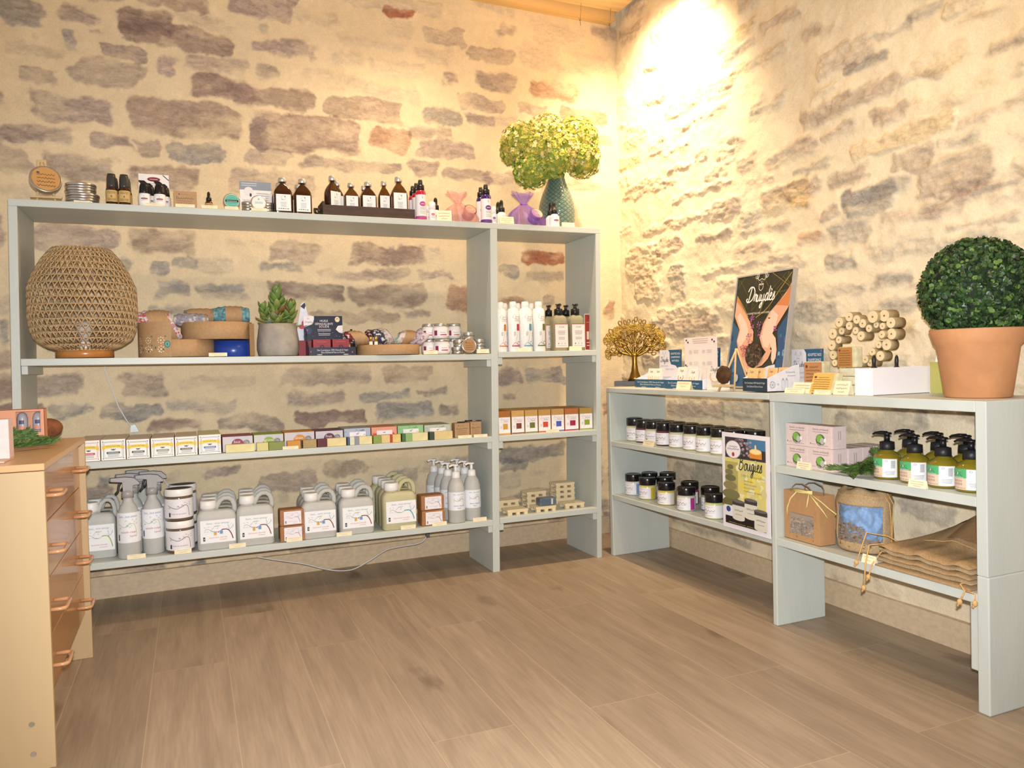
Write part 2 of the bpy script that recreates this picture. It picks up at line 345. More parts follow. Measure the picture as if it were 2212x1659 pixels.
SA = '''-2653,2289,70,54,g -2449,2304,71,32,a -2203,2308,105,50,b -2099,2267,202,46,b -2085,2426,130,46,b -2346,2398,55,22,a -1984,2350,94,21,l -2496,2209,28,29,g -2608,2144,79,26,l -2584,2206,23,10,l -2384,2256,22,10,a -2296,2187,70,25,a -2138,2157,40,45,a -1941,2186,115,36,a -2355,2093,126,57,a -2585,2049,73,29,a -1925,2083,115,44,b -1714,2072,171,42,b -2756,1931,58,33,a -2497,1929,141,53,a -2089,1940,205,71,b -2595,1824,104,34,a -2362,1825,64,20,a -2230,1814,55,28,a -2026,1800,108,39,g -2706,1718,77,50,a -2450,1708,113,51,a -2168,1693,125,48,b -1802,1926,33,63,a -2696,1607,51,24,l -1748,2452,122,53,a -1520,2438,107,32,l -1765,2361,23,11,g -1755,2286,66,24,a -1618,2288,66,29,a -1401,2284,61,25,l -1743,2185,41,26,a -1162,2267,145,39,l -1465,2180,128,33,l -1203,2155,136,34,l -1318,2065,177,50,b -1588,1934,249,81,b -1205,1945,90,59,r -942,2443,107,35,a -1274,2361,142,19,l -1159,2519,78,22,R -1159,2455,58,37,l -1179,2560,231,34,l -999,2352,87,26,l -965,2073,94,35,g -1024,1995,108,26,a -944,1919,131,41,a -1754,1817,107,34,a -1379,1807,242,25,a -1033,1822,69,43,a -830,1802,110,26,a -1737,1704,167,53,a -912,2254,34,32,a -773,2068,67,24,a -662,2269,103,42,a -762,2154,114,38,a -435,2422,115,61,l -318,2544,162,52,l -155,2428,104,56,l -347,2260,134,46,r -476,2152,87,30,a -186,2156,135,37,r -710,2074,131,24,l -82,2051,58,35,r -227,1814,103,34,b -241,2364,88,15,l -666,2637,116,27,l -599,2529,46,27,a -664,1805,78,30,a -583,1901,66,30,a -176,2027,64,31,a -2491,1428,141,52,a -2175,1433,144,47,b -1838,1439,80,14,l -1656,1407,102,43,a -1225,1411,184,45,b -1008,1423,21,31,l -2326,1335,36,24,g -2195,1329,51,25,g -2084,1348,42,23,g -1968,1342,74,32,l -1696,1339,92,14,g -1348,1323,200,20,a -999,1323,86,23,a -2154,1235,75,29,g -1945,1234,100,25,g -1599,1238,165,36,b -1230,1230,174,45,b -888,1208,83,63,r -2153,1156,79,23,g -1388,1132,213,27,b -1106,1145,68,20,a -2574,860,71,45,a -2261,849,93,47,a -1978,856,148,28,l -1528,861,212,34,a -1150,865,115,36,b -2534,754,66,20,g -2313,741,108,31,g -2047,752,133,23,g -1577,763,119,27,a -1267,768,102,25,g -1042,780,80,15,a -2156,675,100,23,b -1848,670,130,31,a -1512,679,150,34,b -1170,693,130,36,g -947,687,49,21,a -2508,1289,129,35,a -2517,1151,110,43,g -2487,1038,115,35,a -1957,1013,87,37,a -937,1031,71,31,g -1468,436,92,36,b -1726,349,29,23,l -2426,485,27,21,g -1981,471,65,22,a -1193,380,66,43,g -2234,454,70,29,l -428,1424,121,34,R -430,1328,112,23,a -640,1345,49,37,g -625,1201,68,18,r -401,1215,39,30,a -525,444,184,34,g -620,394,59,32,g -487,354,60,16,l -629,829,62,34,a -439,829,103,41,g -638,726,43,23,a -2717,1795,23,36,a -2739,1447,14,62,a -2751,1072,15,45,g -60,1162,30,48,r -72,655,30,48,r'''
SB = '''-1546,1779,129,19,b -1666,1681,64,15,b -1693,1596,189,20,y -1734,1516,74,25,b -1878,1436,115,37,b -1903,1531,73,10,g -2006,1584,93,12,a -1834,1790,83,24,y -2045,1764,63,10,a -1486,1523,78,16,a -1595,1439,108,17,g -1340,1772,59,24,a -1448,1686,83,10,a -1262,1512,56,33,y -1310,1589,100,9,g -1375,2055,46,5,b -1958,1873,41,7,y -1891,1669,124,15,y -1679,1943,73,8,g -1855,1354,70,21,a -2051,1337,54,12,a -2084,1673,22,13,g -1770,1759,66,9,g -1573,1880,66,8,g -1394,1849,57,16,l -1805,1963,53,6,g -843,1539,90,24,a -1184,1496,119,20,y -1573,1415,86,34,g -470,1537,252,14,a -991,1452,51,32,g -1145,1422,59,9,a -429,1440,94,31,a -768,1435,105,12,a -1487,1329,84,25,g -1729,1335,94,12,a -1319,1332,45,13,r -1705,1244,119,19,g -1002,1333,92,17,a -1171,1267,87,28,a -1451,1234,66,19,g -208,1393,154,55,S -231,1257,111,44,S -491,1253,73,50,g -847,1277,181,10,a -1671,1145,77,13,g -1474,1135,82,9,g -523,1115,192,24,S -521,1048,253,28,a -1341,1072,78,26,g -1655,1047,105,19,g -1959,1368,99,7,a -1927,1230,85,16,g -1963,1277,94,6,a -234,1737,207,9,a -677,1639,209,9,a -1408,1410,43,12,a -556,2059,127,27,y -812,2058,86,24,S -1025,2067,152,15,S -1163,2186,89,14,b -1312,2080,43,9,b -938,2158,99,14,g -478,1865,107,11,a -865,1772,79,38,a -1106,1883,89,21,g -983,1682,41,21,b -1039,1590,75,15,a -212,1783,156,14,a -529,1944,57,14,a -738,1964,111,13,a -1210,1523,141,18,a -318,2152,79,10,S -313,2315,79,7,S -705,2320,52,7,a -470,2530,78,13,y -137,2547,92,17,a -677,1789,57,20,a -510,1781,72,6,a -777,1690,63,14,a -615,667,191,24,a -932,682,131,24,g -691,371,100,52,g -517,349,73,36,a -685,131,235,11,g -1609,676,179,22,g -1834,718,119,9,a -1774,400,100,22,g -1790,300,66,25,a -1472,77,63,19,a -1779,40,159,16,g -1437,475,43,37,a'''
def parse(t, rot): 
    out = []
    for w in t.split():
        a = w.split(','); out.append((int(a[0])/1000, int(a[1])/1000, int(a[2])/1000, int(a[3])/1000, a[4], rot))
    return out
def fill(L, u0, u1, z0, z1, rs, skip, rot, tones):
    out = []; z = z0
    while z < z1:
        h = rs.uniform(0.022, 0.042); u = u0+rs.uniform(0, 0.1)
        while u < u1:
            w = rs.uniform(0.05, 0.14)
            if not skip(u+w, z) and not any(abs(u+w-s[0]) < (w+s[2])*0.9 and abs(z-s[1]) < (h+s[3])*0.95 for s in L): out.append((u+w, z+rs.uniform(-.012, .012), w, h*rs.uniform(0.7, 1.1), rs.choice(tones), rot))
            u += 2*w+rs.uniform(0.02, 0.07)
        z += 2*h+rs.uniform(0.018, 0.035)
    return out
rsA = random.Random(3); la = parse(SA, 0.0)
la += fill(la, -3.4, -2.75, 0.1, 2.8, rsA, lambda u, z: False, 0, 'aabgl') + fill(la, -2.75, 0.0, 0.08, 0.5, rsA, lambda u, z: False, 0, 'aglal') + fill(la, -2.75, 0, 2.4, 2.8, rsA, lambda u, z: False, 0, 'aab')
stone_wall('wall_back', -3.4, 0.06, -0.01, 2.80, la, lambda U, Z, H: np.stack([U, TA*U+0.014-np.clip(H, -0.02, 0.012), Z], -1), 0.0045, 0.003, '#decba8', 0.015, 11, 0.010)
lb = [(a_, b_, c_*1.08, d_*1.55, k_, r_) for a_, b_, c_, d_, k_, r_ in parse(SB, 0.0)]; rsB = random.Random(5)
lb += fill(lb, -3.2, 0.0, 0.1, 2.8, rsB, lambda u, z: rsB.random() < 0.35, 0.0, 'allgllyS')
def placeB(U, Z, H):  # U = y
    return np.stack([wallB(U)-np.clip(H, -0.02, 0.02 if False else 0.03)*np.where(Z > 0.80, 1.0, 0.35), U, Z], -1)
stone_wall('wall_right', -3.2, 0.03, -0.01, 2.80, lb, placeB, 0.0045, 0.010, '#e4d5b6', 0.026, 23, 0.024, 0.80, (1.16, 1.13, 1.02))
# floor of oak laminate planks running along the right wall
def floor_mat():
    m = bpy.data.materials.new('oak_planks'); m.use_nodes = True; N = m.node_tree.nodes; Lk = m.node_tree.links; b = N['Principled BSDF']
    tc = N.new('ShaderNodeTexCoord'); sp = N.new('ShaderNodeSeparateXYZ'); Lk.new(tc.outputs['Object'], sp.inputs[0])
    cb = N.new('ShaderNodeCombineXYZ'); ax = N.new('ShaderNodeMath'); ax.operation = 'ADD'; ax.inputs[1].default_value = 0.955; Lk.new(sp.outputs['X'], ax.inputs[0])
    ay = N.new('ShaderNodeMath'); ay.operation = 'ADD'; ay.inputs[1].default_value = 1.757; Lk.new(sp.outputs['Y'], ay.inputs[0])
    Lk.new(ay.outputs[0], cb.inputs['X']); Lk.new(ax.outputs[0], cb.inputs['Y'])
    br = N.new('ShaderNodeTexBrick'); br.offset = 0.37; br.offset_frequency = 2; br.squash = 1; Lk.new(cb.outputs[0], br.inputs['Vector'])
    for k, v in (('Scale', 1.0), ('Mortar Size', 0.0009), ('Mortar Smooth', 0.1), ('Bias', 0.0), ('Brick Width', 1.22), ('Row Height', 0.2122)): br.inputs[k].default_value = v
    br.inputs['Color1'].default_value = (0, 0, 0, 1); br.inputs['Color2'].default_value = (1, 1, 1, 1); br.inputs['Mortar'].default_value = (0.5, 0.5, 0.5, 1)
    # per plank shift of the grain
    sh = N.new('ShaderNodeVectorMath'); sh.operation = 'MULTIPLY_ADD'; Lk.new(br.outputs['Color'], sh.inputs[0]); sh.inputs[1].default_value = (3.7, 9.1, 5.3); Lk.new(tc.outputs['Object'], sh.inputs[2])
    mp = N.new('ShaderNodeMapping'); mp.inputs['Scale'].default_value = (9, 0.9, 1); Lk.new(sh.outputs[0], mp.inputs[0])
    n1 = N.new('ShaderNodeTexNoise'); n1.inputs['Scale'].default_value = 1.6; n1.inputs['Detail'].default_value = 6; n1.inputs['Distortion'].default_value = 1.2; Lk.new(mp.outputs[0], n1.inputs['Vector'])
    mp2 = N.new('ShaderNodeMapping'); mp2.inputs['Scale'].default_value = (130, 6, 1); Lk.new(sh.outputs[0], mp2.inputs[0])
    n2 = N.new('ShaderNodeTexNoise'); n2.inputs['Scale'].default_value = 1.3; n2.inputs['Detail'].default_value = 5; Lk.new(mp2.outputs[0], n2.inputs['Vector'])
    r1 = N.new('ShaderNodeValToRGB'); e = r1.color_ramp.elements; e[0].position = 0.30; e[0].color = rgb('#93816d')+(1,); e[1].position = 0.70; e[1].color = rgb('#aa9781')+(1,); Lk.new(n1.outputs['Fac'], r1.inputs[0])
    # knots and cracks
    mp3 = N.new('ShaderNodeMapping'); mp3.inputs['Scale'].default_value = (3.2, 1.15, 1); Lk.new(sh.outputs[0], mp3.inputs[0])
    nd = N.new('ShaderNodeTexNoise'); nd.inputs['Scale'].default_value = 9; nd.inputs['Detail'].default_value = 3; Lk.new(mp3.outputs[0], nd.inputs['Vector'])
    mxv = N.new('ShaderNodeVectorMath'); mxv.operation = 'MULTIPLY_ADD'; mxv.inputs[1].default_value = (0.28, 0.28, 0.0); Lk.new(nd.outputs['Color'], mxv.inputs[0]); Lk.new(mp3.outputs[0], mxv.inputs[2])
    vo = N.new('ShaderNodeTexVoronoi'); vo.inputs['Scale'].default_value = 1.15; Lk.new(mxv.outputs[0], vo.inputs['Vector'])
    r3 = N.new('ShaderNodeValToRGB'); e = r3.color_ramp.elements; e[0].position = 0.0; e[0].color = (0.30, 0.27, 0.24, 1); e[1].position = 0.15; e[1].color = (1, 1, 1, 1); Lk.new(vo.outputs['Distance'], r3.inputs[0])
    mu = N.new('ShaderNodeMixRGB'); mu.blend_type = 'MULTIPLY'; mu.inputs[0].default_value = 0.95; Lk.new(r1.outputs[0], mu.inputs[1]); Lk.new(r3.outputs[0], mu.inputs[2])
    r2 = N.new('ShaderNodeMapRange'); r2.inputs[1].default_value = 0.25; r2.inputs[2].default_value = 0.75; r2.inputs[3].default_value = 0.88; r2.inputs[4].default_value = 1.09; Lk.new(n2.outputs['Fac'], r2.inputs[0])
    pk = N.new('ShaderNodeMapRange'); pk.inputs[3].default_value = 0.92; pk.inputs[4].default_value = 1.07; Lk.new(br.outputs['Color'], pk.inputs[0])
    k1 = N.new('ShaderNodeMath'); k1.operation = 'MULTIPLY'; Lk.new(r2.outputs[0], k1.inputs[0]); Lk.new(pk.outputs[0], k1.inputs[1])
    sc = N.new('ShaderNodeVectorMath'); sc.operation = 'SCALE'; Lk.new(mu.outputs[0], sc.inputs[0]); Lk.new(k1.outputs[0], sc.inputs['Scale'])
    mj = N.new('ShaderNodeMixRGB'); Lk.new(br.outputs['Fac'], mj.inputs[0]); Lk.new(sc.outputs[0], mj.inputs[1]); mj.inputs[2].default_value = rgb('#b9a68b')+(1,)
    Lk.new(mj.outputs[0], b.inputs['Base Color']); b.inputs['Roughness'].default_value = 0.5
    bp = N.new('ShaderNodeBump'); bp.inputs['Strength'].default_value = 0.12; bp.inputs['Distance'].default_value = 0.001; Lk.new(n2.outputs['Fac'], bp.inputs['Height']); Lk.new(bp.outputs[0], b.inputs['Normal'])
    return m
FLOORM = floor_mat()
MB().box(-3.6, 0.08, -4.6, 0.1, -0.03, 0.0).build('floor', FLOORM)['kind'] = 'structure'
SK = M('#cdb898', rough=0.55, noise=0.10, nscale=5, streak=(1, 9, 14), name='oak_skirting')
SK2 = M('#cdb898', rough=0.55, noise=0.10, nscale=5, streak=(9, 1, 14), name='oak_skirting_right')
mb = MB(); mb.hexa([(-3.4, wallA(-3.4)-0.018, 0), (-0.005, -0.004, 0), (-0.005, 0.02, 0), (-3.4, wallA(-3.4)+0.02, 0), (-3.4, wallA(-3.4)-0.018, 0.088), (-0.005, -0.004, 0.088), (-0.005, 0.02, 0.088), (-3.4, wallA(-3.4)+0.02, 0.088)])
mb.build('baseboard_back', SK2)['kind'] = 'structure'
mb = MB(); mb.hexa([(wallB(-3.2)-0.017, -3.2, 0), (0.06, -3.2, 0), (0.06, -0.005, 0), (-0.001, -0.005, 0), (wallB(-3.2)-0.017, -3.2, 0.088), (0.06, -3.2, 0.088), (0.06, -0.005, 0.088), (-0.001, -0.005, 0.088)])
mb.build('baseboard_right', SK)['kind'] = 'structure'
PINE = M('#e6c48c', rough=0.5, noise=0.14, nscale=4, streak=(0.6, 9, 1), name='pine_boards')
mb = MB()
for i in range(24): mb.box(-3.4, -0.02, -0.075-i*0.14, -0.075-(i+1)*0.14+0.004, 2.672, 2.70)
mb.build('ceiling', PINE)['kind'] = 'structure'
MB().hexa([(-3.4, -0.10, 2.638), (-0.03, -0.052, 2.638), (-0.03, 0.02, 2.638), (-3.4, 0, 2.638), (-3.4, -0.10, 2.70), (-0.03, -0.052, 2.70), (-0.03, 0.02, 2.70), (-3.4, 0, 2.70)]).build('trim_1', M('#d9b478', rough=0.5, noise=0.1, nscale=4, streak=(0.6, 9, 1)))['kind'] = 'structure'
KN = M('#9a6a3a', rough=0.6)
mb = MB()
for (x, y, r) in ((-0.20, -0.17, 0.014), (-0.33, -0.26, 0.011), (-0.10, -0.20, 0.010)): mb.lathe([(r, 0), (r, 0.002)], 14, cx=x, cy=y, cz=2.6705, sy=0.75, sx=1.2)
mb.build('trim_2', KN)['kind'] = 'structure'
STR = M('#8a7a5a', rough=0.8)
for i, (px, py) in enumerate(((1253, 41), (1317, 51))):
    P = hit(px, py, 1, -0.085); t = thing('hanging_thread', ['thin dark thread hanging from the pine ceiling, further from the corner', 'thin dark thread hanging from the pine ceiling, nearest the corner'][i], 'thread', (P.x, P.y, P.z-0.01))
    MB().tube([(0, 0, 0), (0, -0.004, 0.02), (0.001, -0.012, 2.672-P.z+0.01)], 0.0011, 6).build('thread', STR, t)
    k = MB(); k.ball((0, 0, 0.004), 0.004, m=0); k.tube([(-0.008, 0, 0.014), (0, 0, 0.006), (0.008, 0.001, 0.015)], 0.0009, 5); k.tube([(0, 0, 0), (0.002, 0, -0.022)], 0.0015, 5); k.build('knot', STR, t)
# ------------------------------------------------------------------ shelf units
AF, AR, SH = -0.436, -0.128, 0.0179
def ax_(x, z): return x+SH*z
def up_board(mb, x0, x1, z0, z1, y0=AF, y1=AR):
    mb.hexa([(ax_(x0, z0), y0, z0), (ax_(x1, z0), y0, z0), (ax_(x1, z0), y1, z0), (ax_(x0, z0), y1, z0), (ax_(x0, z1), y0, z1), (ax_(x1, z1), y0, z1), (ax_(x1, z1), y1, z1), (ax_(x0, z1), y1, z1)])
def sh_board(mb, x0, x1, zl, zr, th, y0=AF, y1=AR):
    mb.hexa([(x0, y0, zl-th), (x1, y0, zr-th), (x1, y1, zr-th), (x0, y1, zl-th), (x0, y0, zl), (x1, y0, zr), (x1, y1, zr), (x0, y1, zl)])
def bevel(o, w=0.0018):
    b = o.modifiers.new('bevel', 'BEVEL'); b.width = w; b.segments = 2; b.limit_method = 'ANGLE'; return o
tA = thing('shelving_unit', 'tall grey-green painted wooden shelving unit with two bays along the back wall', 'shelf', (0, 0, 0))
XL, XLi, XDl, XDr, XRi, XR = -2.672, -2.645, -0.9197, -0.888, -0.409, -0.3855
Z2l, Z2r = 0.956, 0.941
for a, b in ((XL, XLi), (XDl, XDr), (XRi, XR)):
    mb = MB(); up_board(mb, a, b, 0.0, 1.4755); bevel(mb.build('upright', PAINT, tA))
mb = MB(); sh_board(mb, ax_(XL, 1.5), ax_(XR, 1.5)+0.001, 1.5, 1.5, 0.0245); bevel(mb.build('top_board', PAINTH, tA))
def zA2(x): t = (x-XLi)/(XDl-XLi); return Z2l+(Z2r-Z2l)*t
for (x0, x1, zl, zr) in ((XLi, XDl, Z2l, Z2r), (XLi, XDl, .5874, .5874), (XLi, XDl, .2272, .2272), (XDr, XRi, .9493, .9493), (XDr, XRi, .5872, .5872), (XDr, XRi, .2321, .2321)):
    mb = MB(); sh_board(mb, ax_(x0, zl)+0.0005, ax_(x1, zr)-0.0005, zl, zr, 0.0245, AF-0.001); bevel(mb.build('shelf_board', PAINTH, tA))
    for (xx, zz, s) in ((x0, zl, 1), (x1, zr, -1)):
        mb = MB(); c0 = ax_(xx, zz); mb.box(c0+s*0.0005, c0+s*0.02, AF+0.004, AR, zz-0.0245-0.030, zz-0.0247, c=0.002); mb.build('batten', PAINT, tA)
# low unit along the right wall: two joined cases
def fB(n):
    ox, oy, a = ((-0.3244, -0.4113, 0.039), (-0.3143, -1.4754, 0.0105))[n-1]
    return Vector((ox, oy, 0)), Vector((math.sin(a), -math.cos(a), 0)), Vector((math.cos(a), math.sin(a), 0))
def PB(n, s, t, z):
    o, ds, dt = fB(n); sh = (-0.0136, -0.0045)[n-1]; q = o+ds*(s+sh*z)+dt*t; return Vector((q.x, q.y, z))
def boardB(n, s0, s1, t0, t1, z0, z1):
    return MB().hexa([PB(n, s0, t0, z0), PB(n, s0, t1, z0), PB(n, s1, t1, z0), PB(n, s1, t0, z0), PB(n, s0, t0, z1), PB(n, s0, t1, z1), PB(n, s1, t1, z1), PB(n, s1, t0, z1)][:4][::-1]+[PB(n, s0, t0, z1), PB(n, s0, t1, z1), PB(n, s1, t1, z1), PB(n, s1, t0, z1)][::-1])
tB = thing('shelving_unit', 'low grey-green painted wooden shelving unit standing along the right wall', 'shelf', (-0.2, -1.3, 0))
tB.location = (0, 0, 0)
bevel(boardB(1, 0, 0.0248, 0, 0.315, 0, 0.7530).build('upright', PAINT, tB), 0.003)
bevel(boardB(1, 0, 1.034, 0, 0.300, 0.7532, 0.7758).build('top_board', PAINTH, tB), 0.003)
for z in (.5309, .2853): bevel(boardB(1, 0.0250, 1.036, 0.001, 0.285, z-0.0235, z).build('shelf_board', PAINTH, tB))
bevel(boardB(2, 0, 0.0205, 0, 0.212, 0, 0.7510).build('upright', PAINT, tB), 0.003)
bevel(boardB(2, 0, 0.724, 0, 0.300, 0.7512, 0.7793).build('top_board', PAINTH, tB))
bevel(boardB(2, 0.7245, 0.7533, 0, 0.300, 0.345, 0.7793).build('upright', PAINT, tB))
bevel(boardB(2, 0.7245, 0.7560, -0.001, 0.300, 0, 0.3448).build('upright', PAINT, tB), 0.003)
bevel(boardB(2, 0.697, 0.724, 0.012, 0.2, 0.098, 0.272).build('support_board', PAINT, tB), 0.003)
for z, th in ((.5399, .025), (.2975, .025)): bevel(boardB(2, 0.0207, 0.7243, 0.001, 0.295, z-th, z).build('shelf_board', PAINTH, tB))
# ------------------------------------------------------------------ placing helpers
def AX(px, z, y):
    n = RT-FW*((px-1106)/FPX); return EYE.x-(n.y*(y-EYE.y)+n.z*(z-EYE.z))/n.x
def BYY(px, z, x):
    n = RT-FW*((px-1106)/FPX); return EYE.y-(n.x*(x-EYE.x)+n.z*(z-EYE.z))/n.y
def ZZ(py, x, y):
    n = UP+FW*((py-829.5)/FPX); return EYE.z-(n.x*(x-EYE.x)+n.y*(y-EYE.y))/n.z
def LA(px, z, y): return Vector((AX(px, z, y), y, z))
def LB(px, z, x): return Vector((x, BYY(px, z, x), z))
RB = -math.pi/2
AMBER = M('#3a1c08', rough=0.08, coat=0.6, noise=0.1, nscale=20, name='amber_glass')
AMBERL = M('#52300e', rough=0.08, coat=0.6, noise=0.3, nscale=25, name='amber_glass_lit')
BLACK = M('#18171a', rough=0.35, noise=0.05); BLACKG = M('#141316', rough=0.22, coat=0.3, noise=0.0)
SILV = M('#cfcdc8', rough=0.28, metal=0.9, noise=0.05, name='aluminium'); SILVT = M('#dcdad5', rough=0.35, metal=0.75, noise=0.03, name='aluminium_cap')
KRAFT = M('#b39068', rough=0.7, noise=0.08, nscale=90, name='kraft_card'); KRAFTD = M('#927048', rough=0.7, noise=0.08, nscale=90)
WHITE = M('#f0efec', rough=0.4, noise=0.02); CREAM = M('#f2e6c4', rough=0.75, noise=0.03, name='cream_card'); PINEW = M('#d8b98a', rough=0.5, noise=0.1, nscale=12, streak=(1, 1, 5))
GLASS = M('#f4f6f2', rough=0.05, trans=0.85, ior=1.35, noise=0, name='clear_glass')
FROST = M('#e2e4de', rough=0.42, trans=0.30, ior=1.2, noise=0.02, sss=0.1, name='frosted_plastic')
FROSTG = M('#d9dad4', rough=0.42, trans=0.25, ior=1.2, noise=0.03, sss=0.1, name='frosted_plastic_liquid')
FROSTY = M('#dcd6ac', rough=0.42, trans=0.25, ior=1.2, noise=0.03, sss=0.1, name='frosted_plastic_yellow')
def price(P, w, h, label, rotz=0.0, seed=1, tall=False, tilt=0.25):
    """small folded cream price card"""
    t = thing('price_card', label, 'price card', P, rotz, 'price cards')
    d = h*tilt; mb = MB(); th = 0.0006
    mb.add([(-w/2, 0, 0), (w/2, 0, 0), (w/2, d, h), (-w/2, d, h), (-w/2, th, 0), (w/2, th, 0), (w/2, d+th, h-th), (-w/2, d+th, h-th)], [(0, 1, 2, 3), (7, 6, 5, 4), (0, 4, 5, 1), (1, 5, 6, 2), (2, 6, 7, 3), (3, 7, 4, 0)])
    mb.add([(-w/2, 2*d, 0), (w/2, 2*d, 0), (w/2, d+th, h-th), (-w/2, d+th, h-th), (-w/2, 2*d-th, 0), (w/2, 2*d-th, 0), (w/2, d, h-2*th), (-w/2, d, h-2*th)], [(0, 3, 2, 1), (4, 5, 6, 7)])
    mb.build('card', CREAM, t)
    a = Art(w, math.hypot(h, d), None); n = 3 if tall else 2
    for i in range(n): a.scrib(w*0.12+(0.18*w if i == n-1 else 0), h*(0.80-0.8*i/n-0.12), w*(0.74 if i < n-1 else 0.4), h*(0.13 if tall else 0.2), '#8a7a5a', seed*7+i, t=h*0.03)
    a.build('handwriting', t, plane_map((-w/2, 0, 0), (1, 0, 0), (0, d, h)))
    return t
def pc(px0, px1, py0, z, label, y=None, seed=1, **k):
    y = AF+0.0005 if y is None else y; x0, x1 = AX(px0, z, y), AX(px1, z, y); zt = ZZ(py0, (x0+x1)/2, y+0.008)
    return price(Vector(((x0+x1)/2, y, z)), x1-x0, max(0.012, zt-z), label, seed=seed, **k)
def pcB(px0, px1, py0, z, label, x, seed=1, **k):
    a, b = BYY(px0, z, x), BYY(px1, z, x); zt = ZZ(py0, x+0.008, (a+b)/2)
    return price(Vector((x, (a+b)/2, z)), abs(a-b), max(0.012, zt-z), label, RB, seed=seed, **k)
def tin(label, P, r, h, lid='silver', rotz=0.0, group='round metal tins', lean=None, art=None, cat='tin', name='round_tin'):
    """screw-lid aluminium tin; lean = tilt angle when it stands on its rim facing out"""
    t = thing(name, label, cat, P, rotz, group)
    mats = SILV
    if lean is not None: t.rotation_euler = (math.pi/2-lean, 0, rotz)
    mb = MB(); mb.lathe([(r*0.93, 0), (r*0.97, 0.002), (r*0.97, h*0.5)], 28); mb.build('tin_body', SILV, t)
    mb = MB(); mb.lathe([(r*0.985, h*0.5), (r, h*0.52), (r, h*0.93), (r*0.97, h), (r*0.90, h*1.0), (r*0.89, h*0.985)], 28); mb.build('lid', SILV if lid == 'silver' else M(lid, rough=0.5), t)
    if art: art(t, r, h)
    return t
def disc_art(col, inner=None):
    def f(t, r, h):
        a = Art(2*r, 2*r, None, step=r/8); a.ell(r, r, r*0.87, r*0.87, col)
        if inner: inner(a, r)
        a.build('lid_sticker', t, lambda x, y, d: Vector((x-r, y-r, h*0.985+d)))
    return f
# ------------------------------------------------------------------ top board of the tall unit
ZT = 1.5004
# round tin on a little easel
P = LA(102, ZT, -0.36); k = 1/ppm(P)
t = thing('mini_easel', 'small pale wooden easel holding a round tin at the left end of top board', 'easel', P)
mb = MB(); mb.tube([(-0.028, -0.02, 0.0), (-0.022, 0.01, 0.10), (-0.018, 0.022, 0.155)], 0.0038, 6); mb.tube([(0.030, -0.02, 0), (0.006, 0.012, 0.11), (-0.012, 0.022, 0.155)], 0.0038, 6); mb.tube([(-0.03, 0.07, 0), (-0.016, 0.02, 0.15)], 0.0035, 6); mb.build('easel_leg', PINEW, t)
MB().box(-0.045, 0.05, -0.032, -0.020, 0.016, 0.023, c=0.001).build('ledge', PINEW, t); MB().box(-0.03, 0.0, 0.018, 0.026, 0.12, 0.160, c=0.002).build('head_bar', PINEW, t)
def ink(col, n=4, name=None):
    def g(a, r):
        a.ell(r*0.55, r*1.45, r*0.10, r*0.07, '#4a4a6a')
        for i in range(n): a.scrib(r*0.45, r*(1.25-0.28*i), r*1.1, r*0.14, col, i+3, t=r*0.035)
    return g
q = tin('round tin with kraft paper lid label leaning on the small easel', P+Vector((-0.004, -0.022, 0.0245)), 0.050, 0.022, lean=0.30, rotz=0.25, art=disc_art('#c99a60', ink('#6a4a2a')), group='large kraft labelled tins')
q.location = P+Vector((0.0, -0.022, 0.074))
# stack of tins
P = LA(177, ZT, -0.37)
for i, (r, dx, lb) in enumerate(((.054, .002, 'bottom'), (.054, 0.004, 'second from bottom'), (.050, -.002, 'second from top'), (.050, -.001, 'topmost'))):
    tin('wide aluminium tin, %s of the stack of four' % lb, P+Vector((dx, 0, i*0.0185)), r, 0.018, art=disc_art('#b98a58', ink('#6a4a2a')) if i == 3 else None, group='stacked wide tins')
price(LA(177, ZT, AF+0.004), 0.05, 0.006, 'flat cream price card in front of the stack of wide tins', seed=2)
# amber pump bottles with kraft labels
def pump_small(label, P, r, hb, body, lab, head='#3a3836', cat='bottle', group=None, art=None, flat_head=True, name='pump_bottle', hh=0.045, rotz=0.0):
    t = thing(name, label, cat, P, rotz, group)
    mb = MB(); mb.lathe([(r*0.9, 0), (r, 0.002), (r, hb*0.86), (r*0.93, hb*0.93), (r*0.62, hb), (r*0.60, hb+0.004)], 20); mb.build('bottle_body', body, t)
    H = M(head, rough=0.3, noise=0.02); mb = MB()
    if flat_head:
        mb.lathe([(r*0.86, hb*0.94), (r*0.86, hb+0.004), (r*0.78, hb+hh*0.75), (r*0.68, hb+hh)], 18)
        if not head == '#3a3836': mb.loft([[Vector((x*r*0.5, y*r*0.34-0.0, hb+hh*0.8)) for x, y in ((-1, -1), (1, -1), (1, 1), (-1, 1))], [Vector((x*r*0.55-0.001, y*r*0.34, hb+hh*1.15)) for x, y in ((-1, -1), (1, -1), (1, 1), (-1, 1))], [Vector((x*r*0.6-0.004, y*r*0.3, hb+hh*1.4)) for x, y in ((-1.2, -1), (0.4, -1), (0.4, 1), (-1.2, 1))]], smooth=False)
    mb.build('pump_cap', H, t)
    a = Art(r*4.6, hb*0.62, lab); W = r*4.6
    if art: art(a, W, hb*0.62)
    a.build('label', t, cyl_map(r, hb*0.16, W)); return t
def kraftlab(a, W, H):
    a.lines(W*0.33, H*0.86, W*0.34, 3, H*0.08, '#6a5026'); a.ell(W/2, H*0.45, H*0.07, H*0.10, '#8a6a34'); a.lines(W*0.33, H*0.25, W*0.34, 3, H*0.08, '#6a5026')
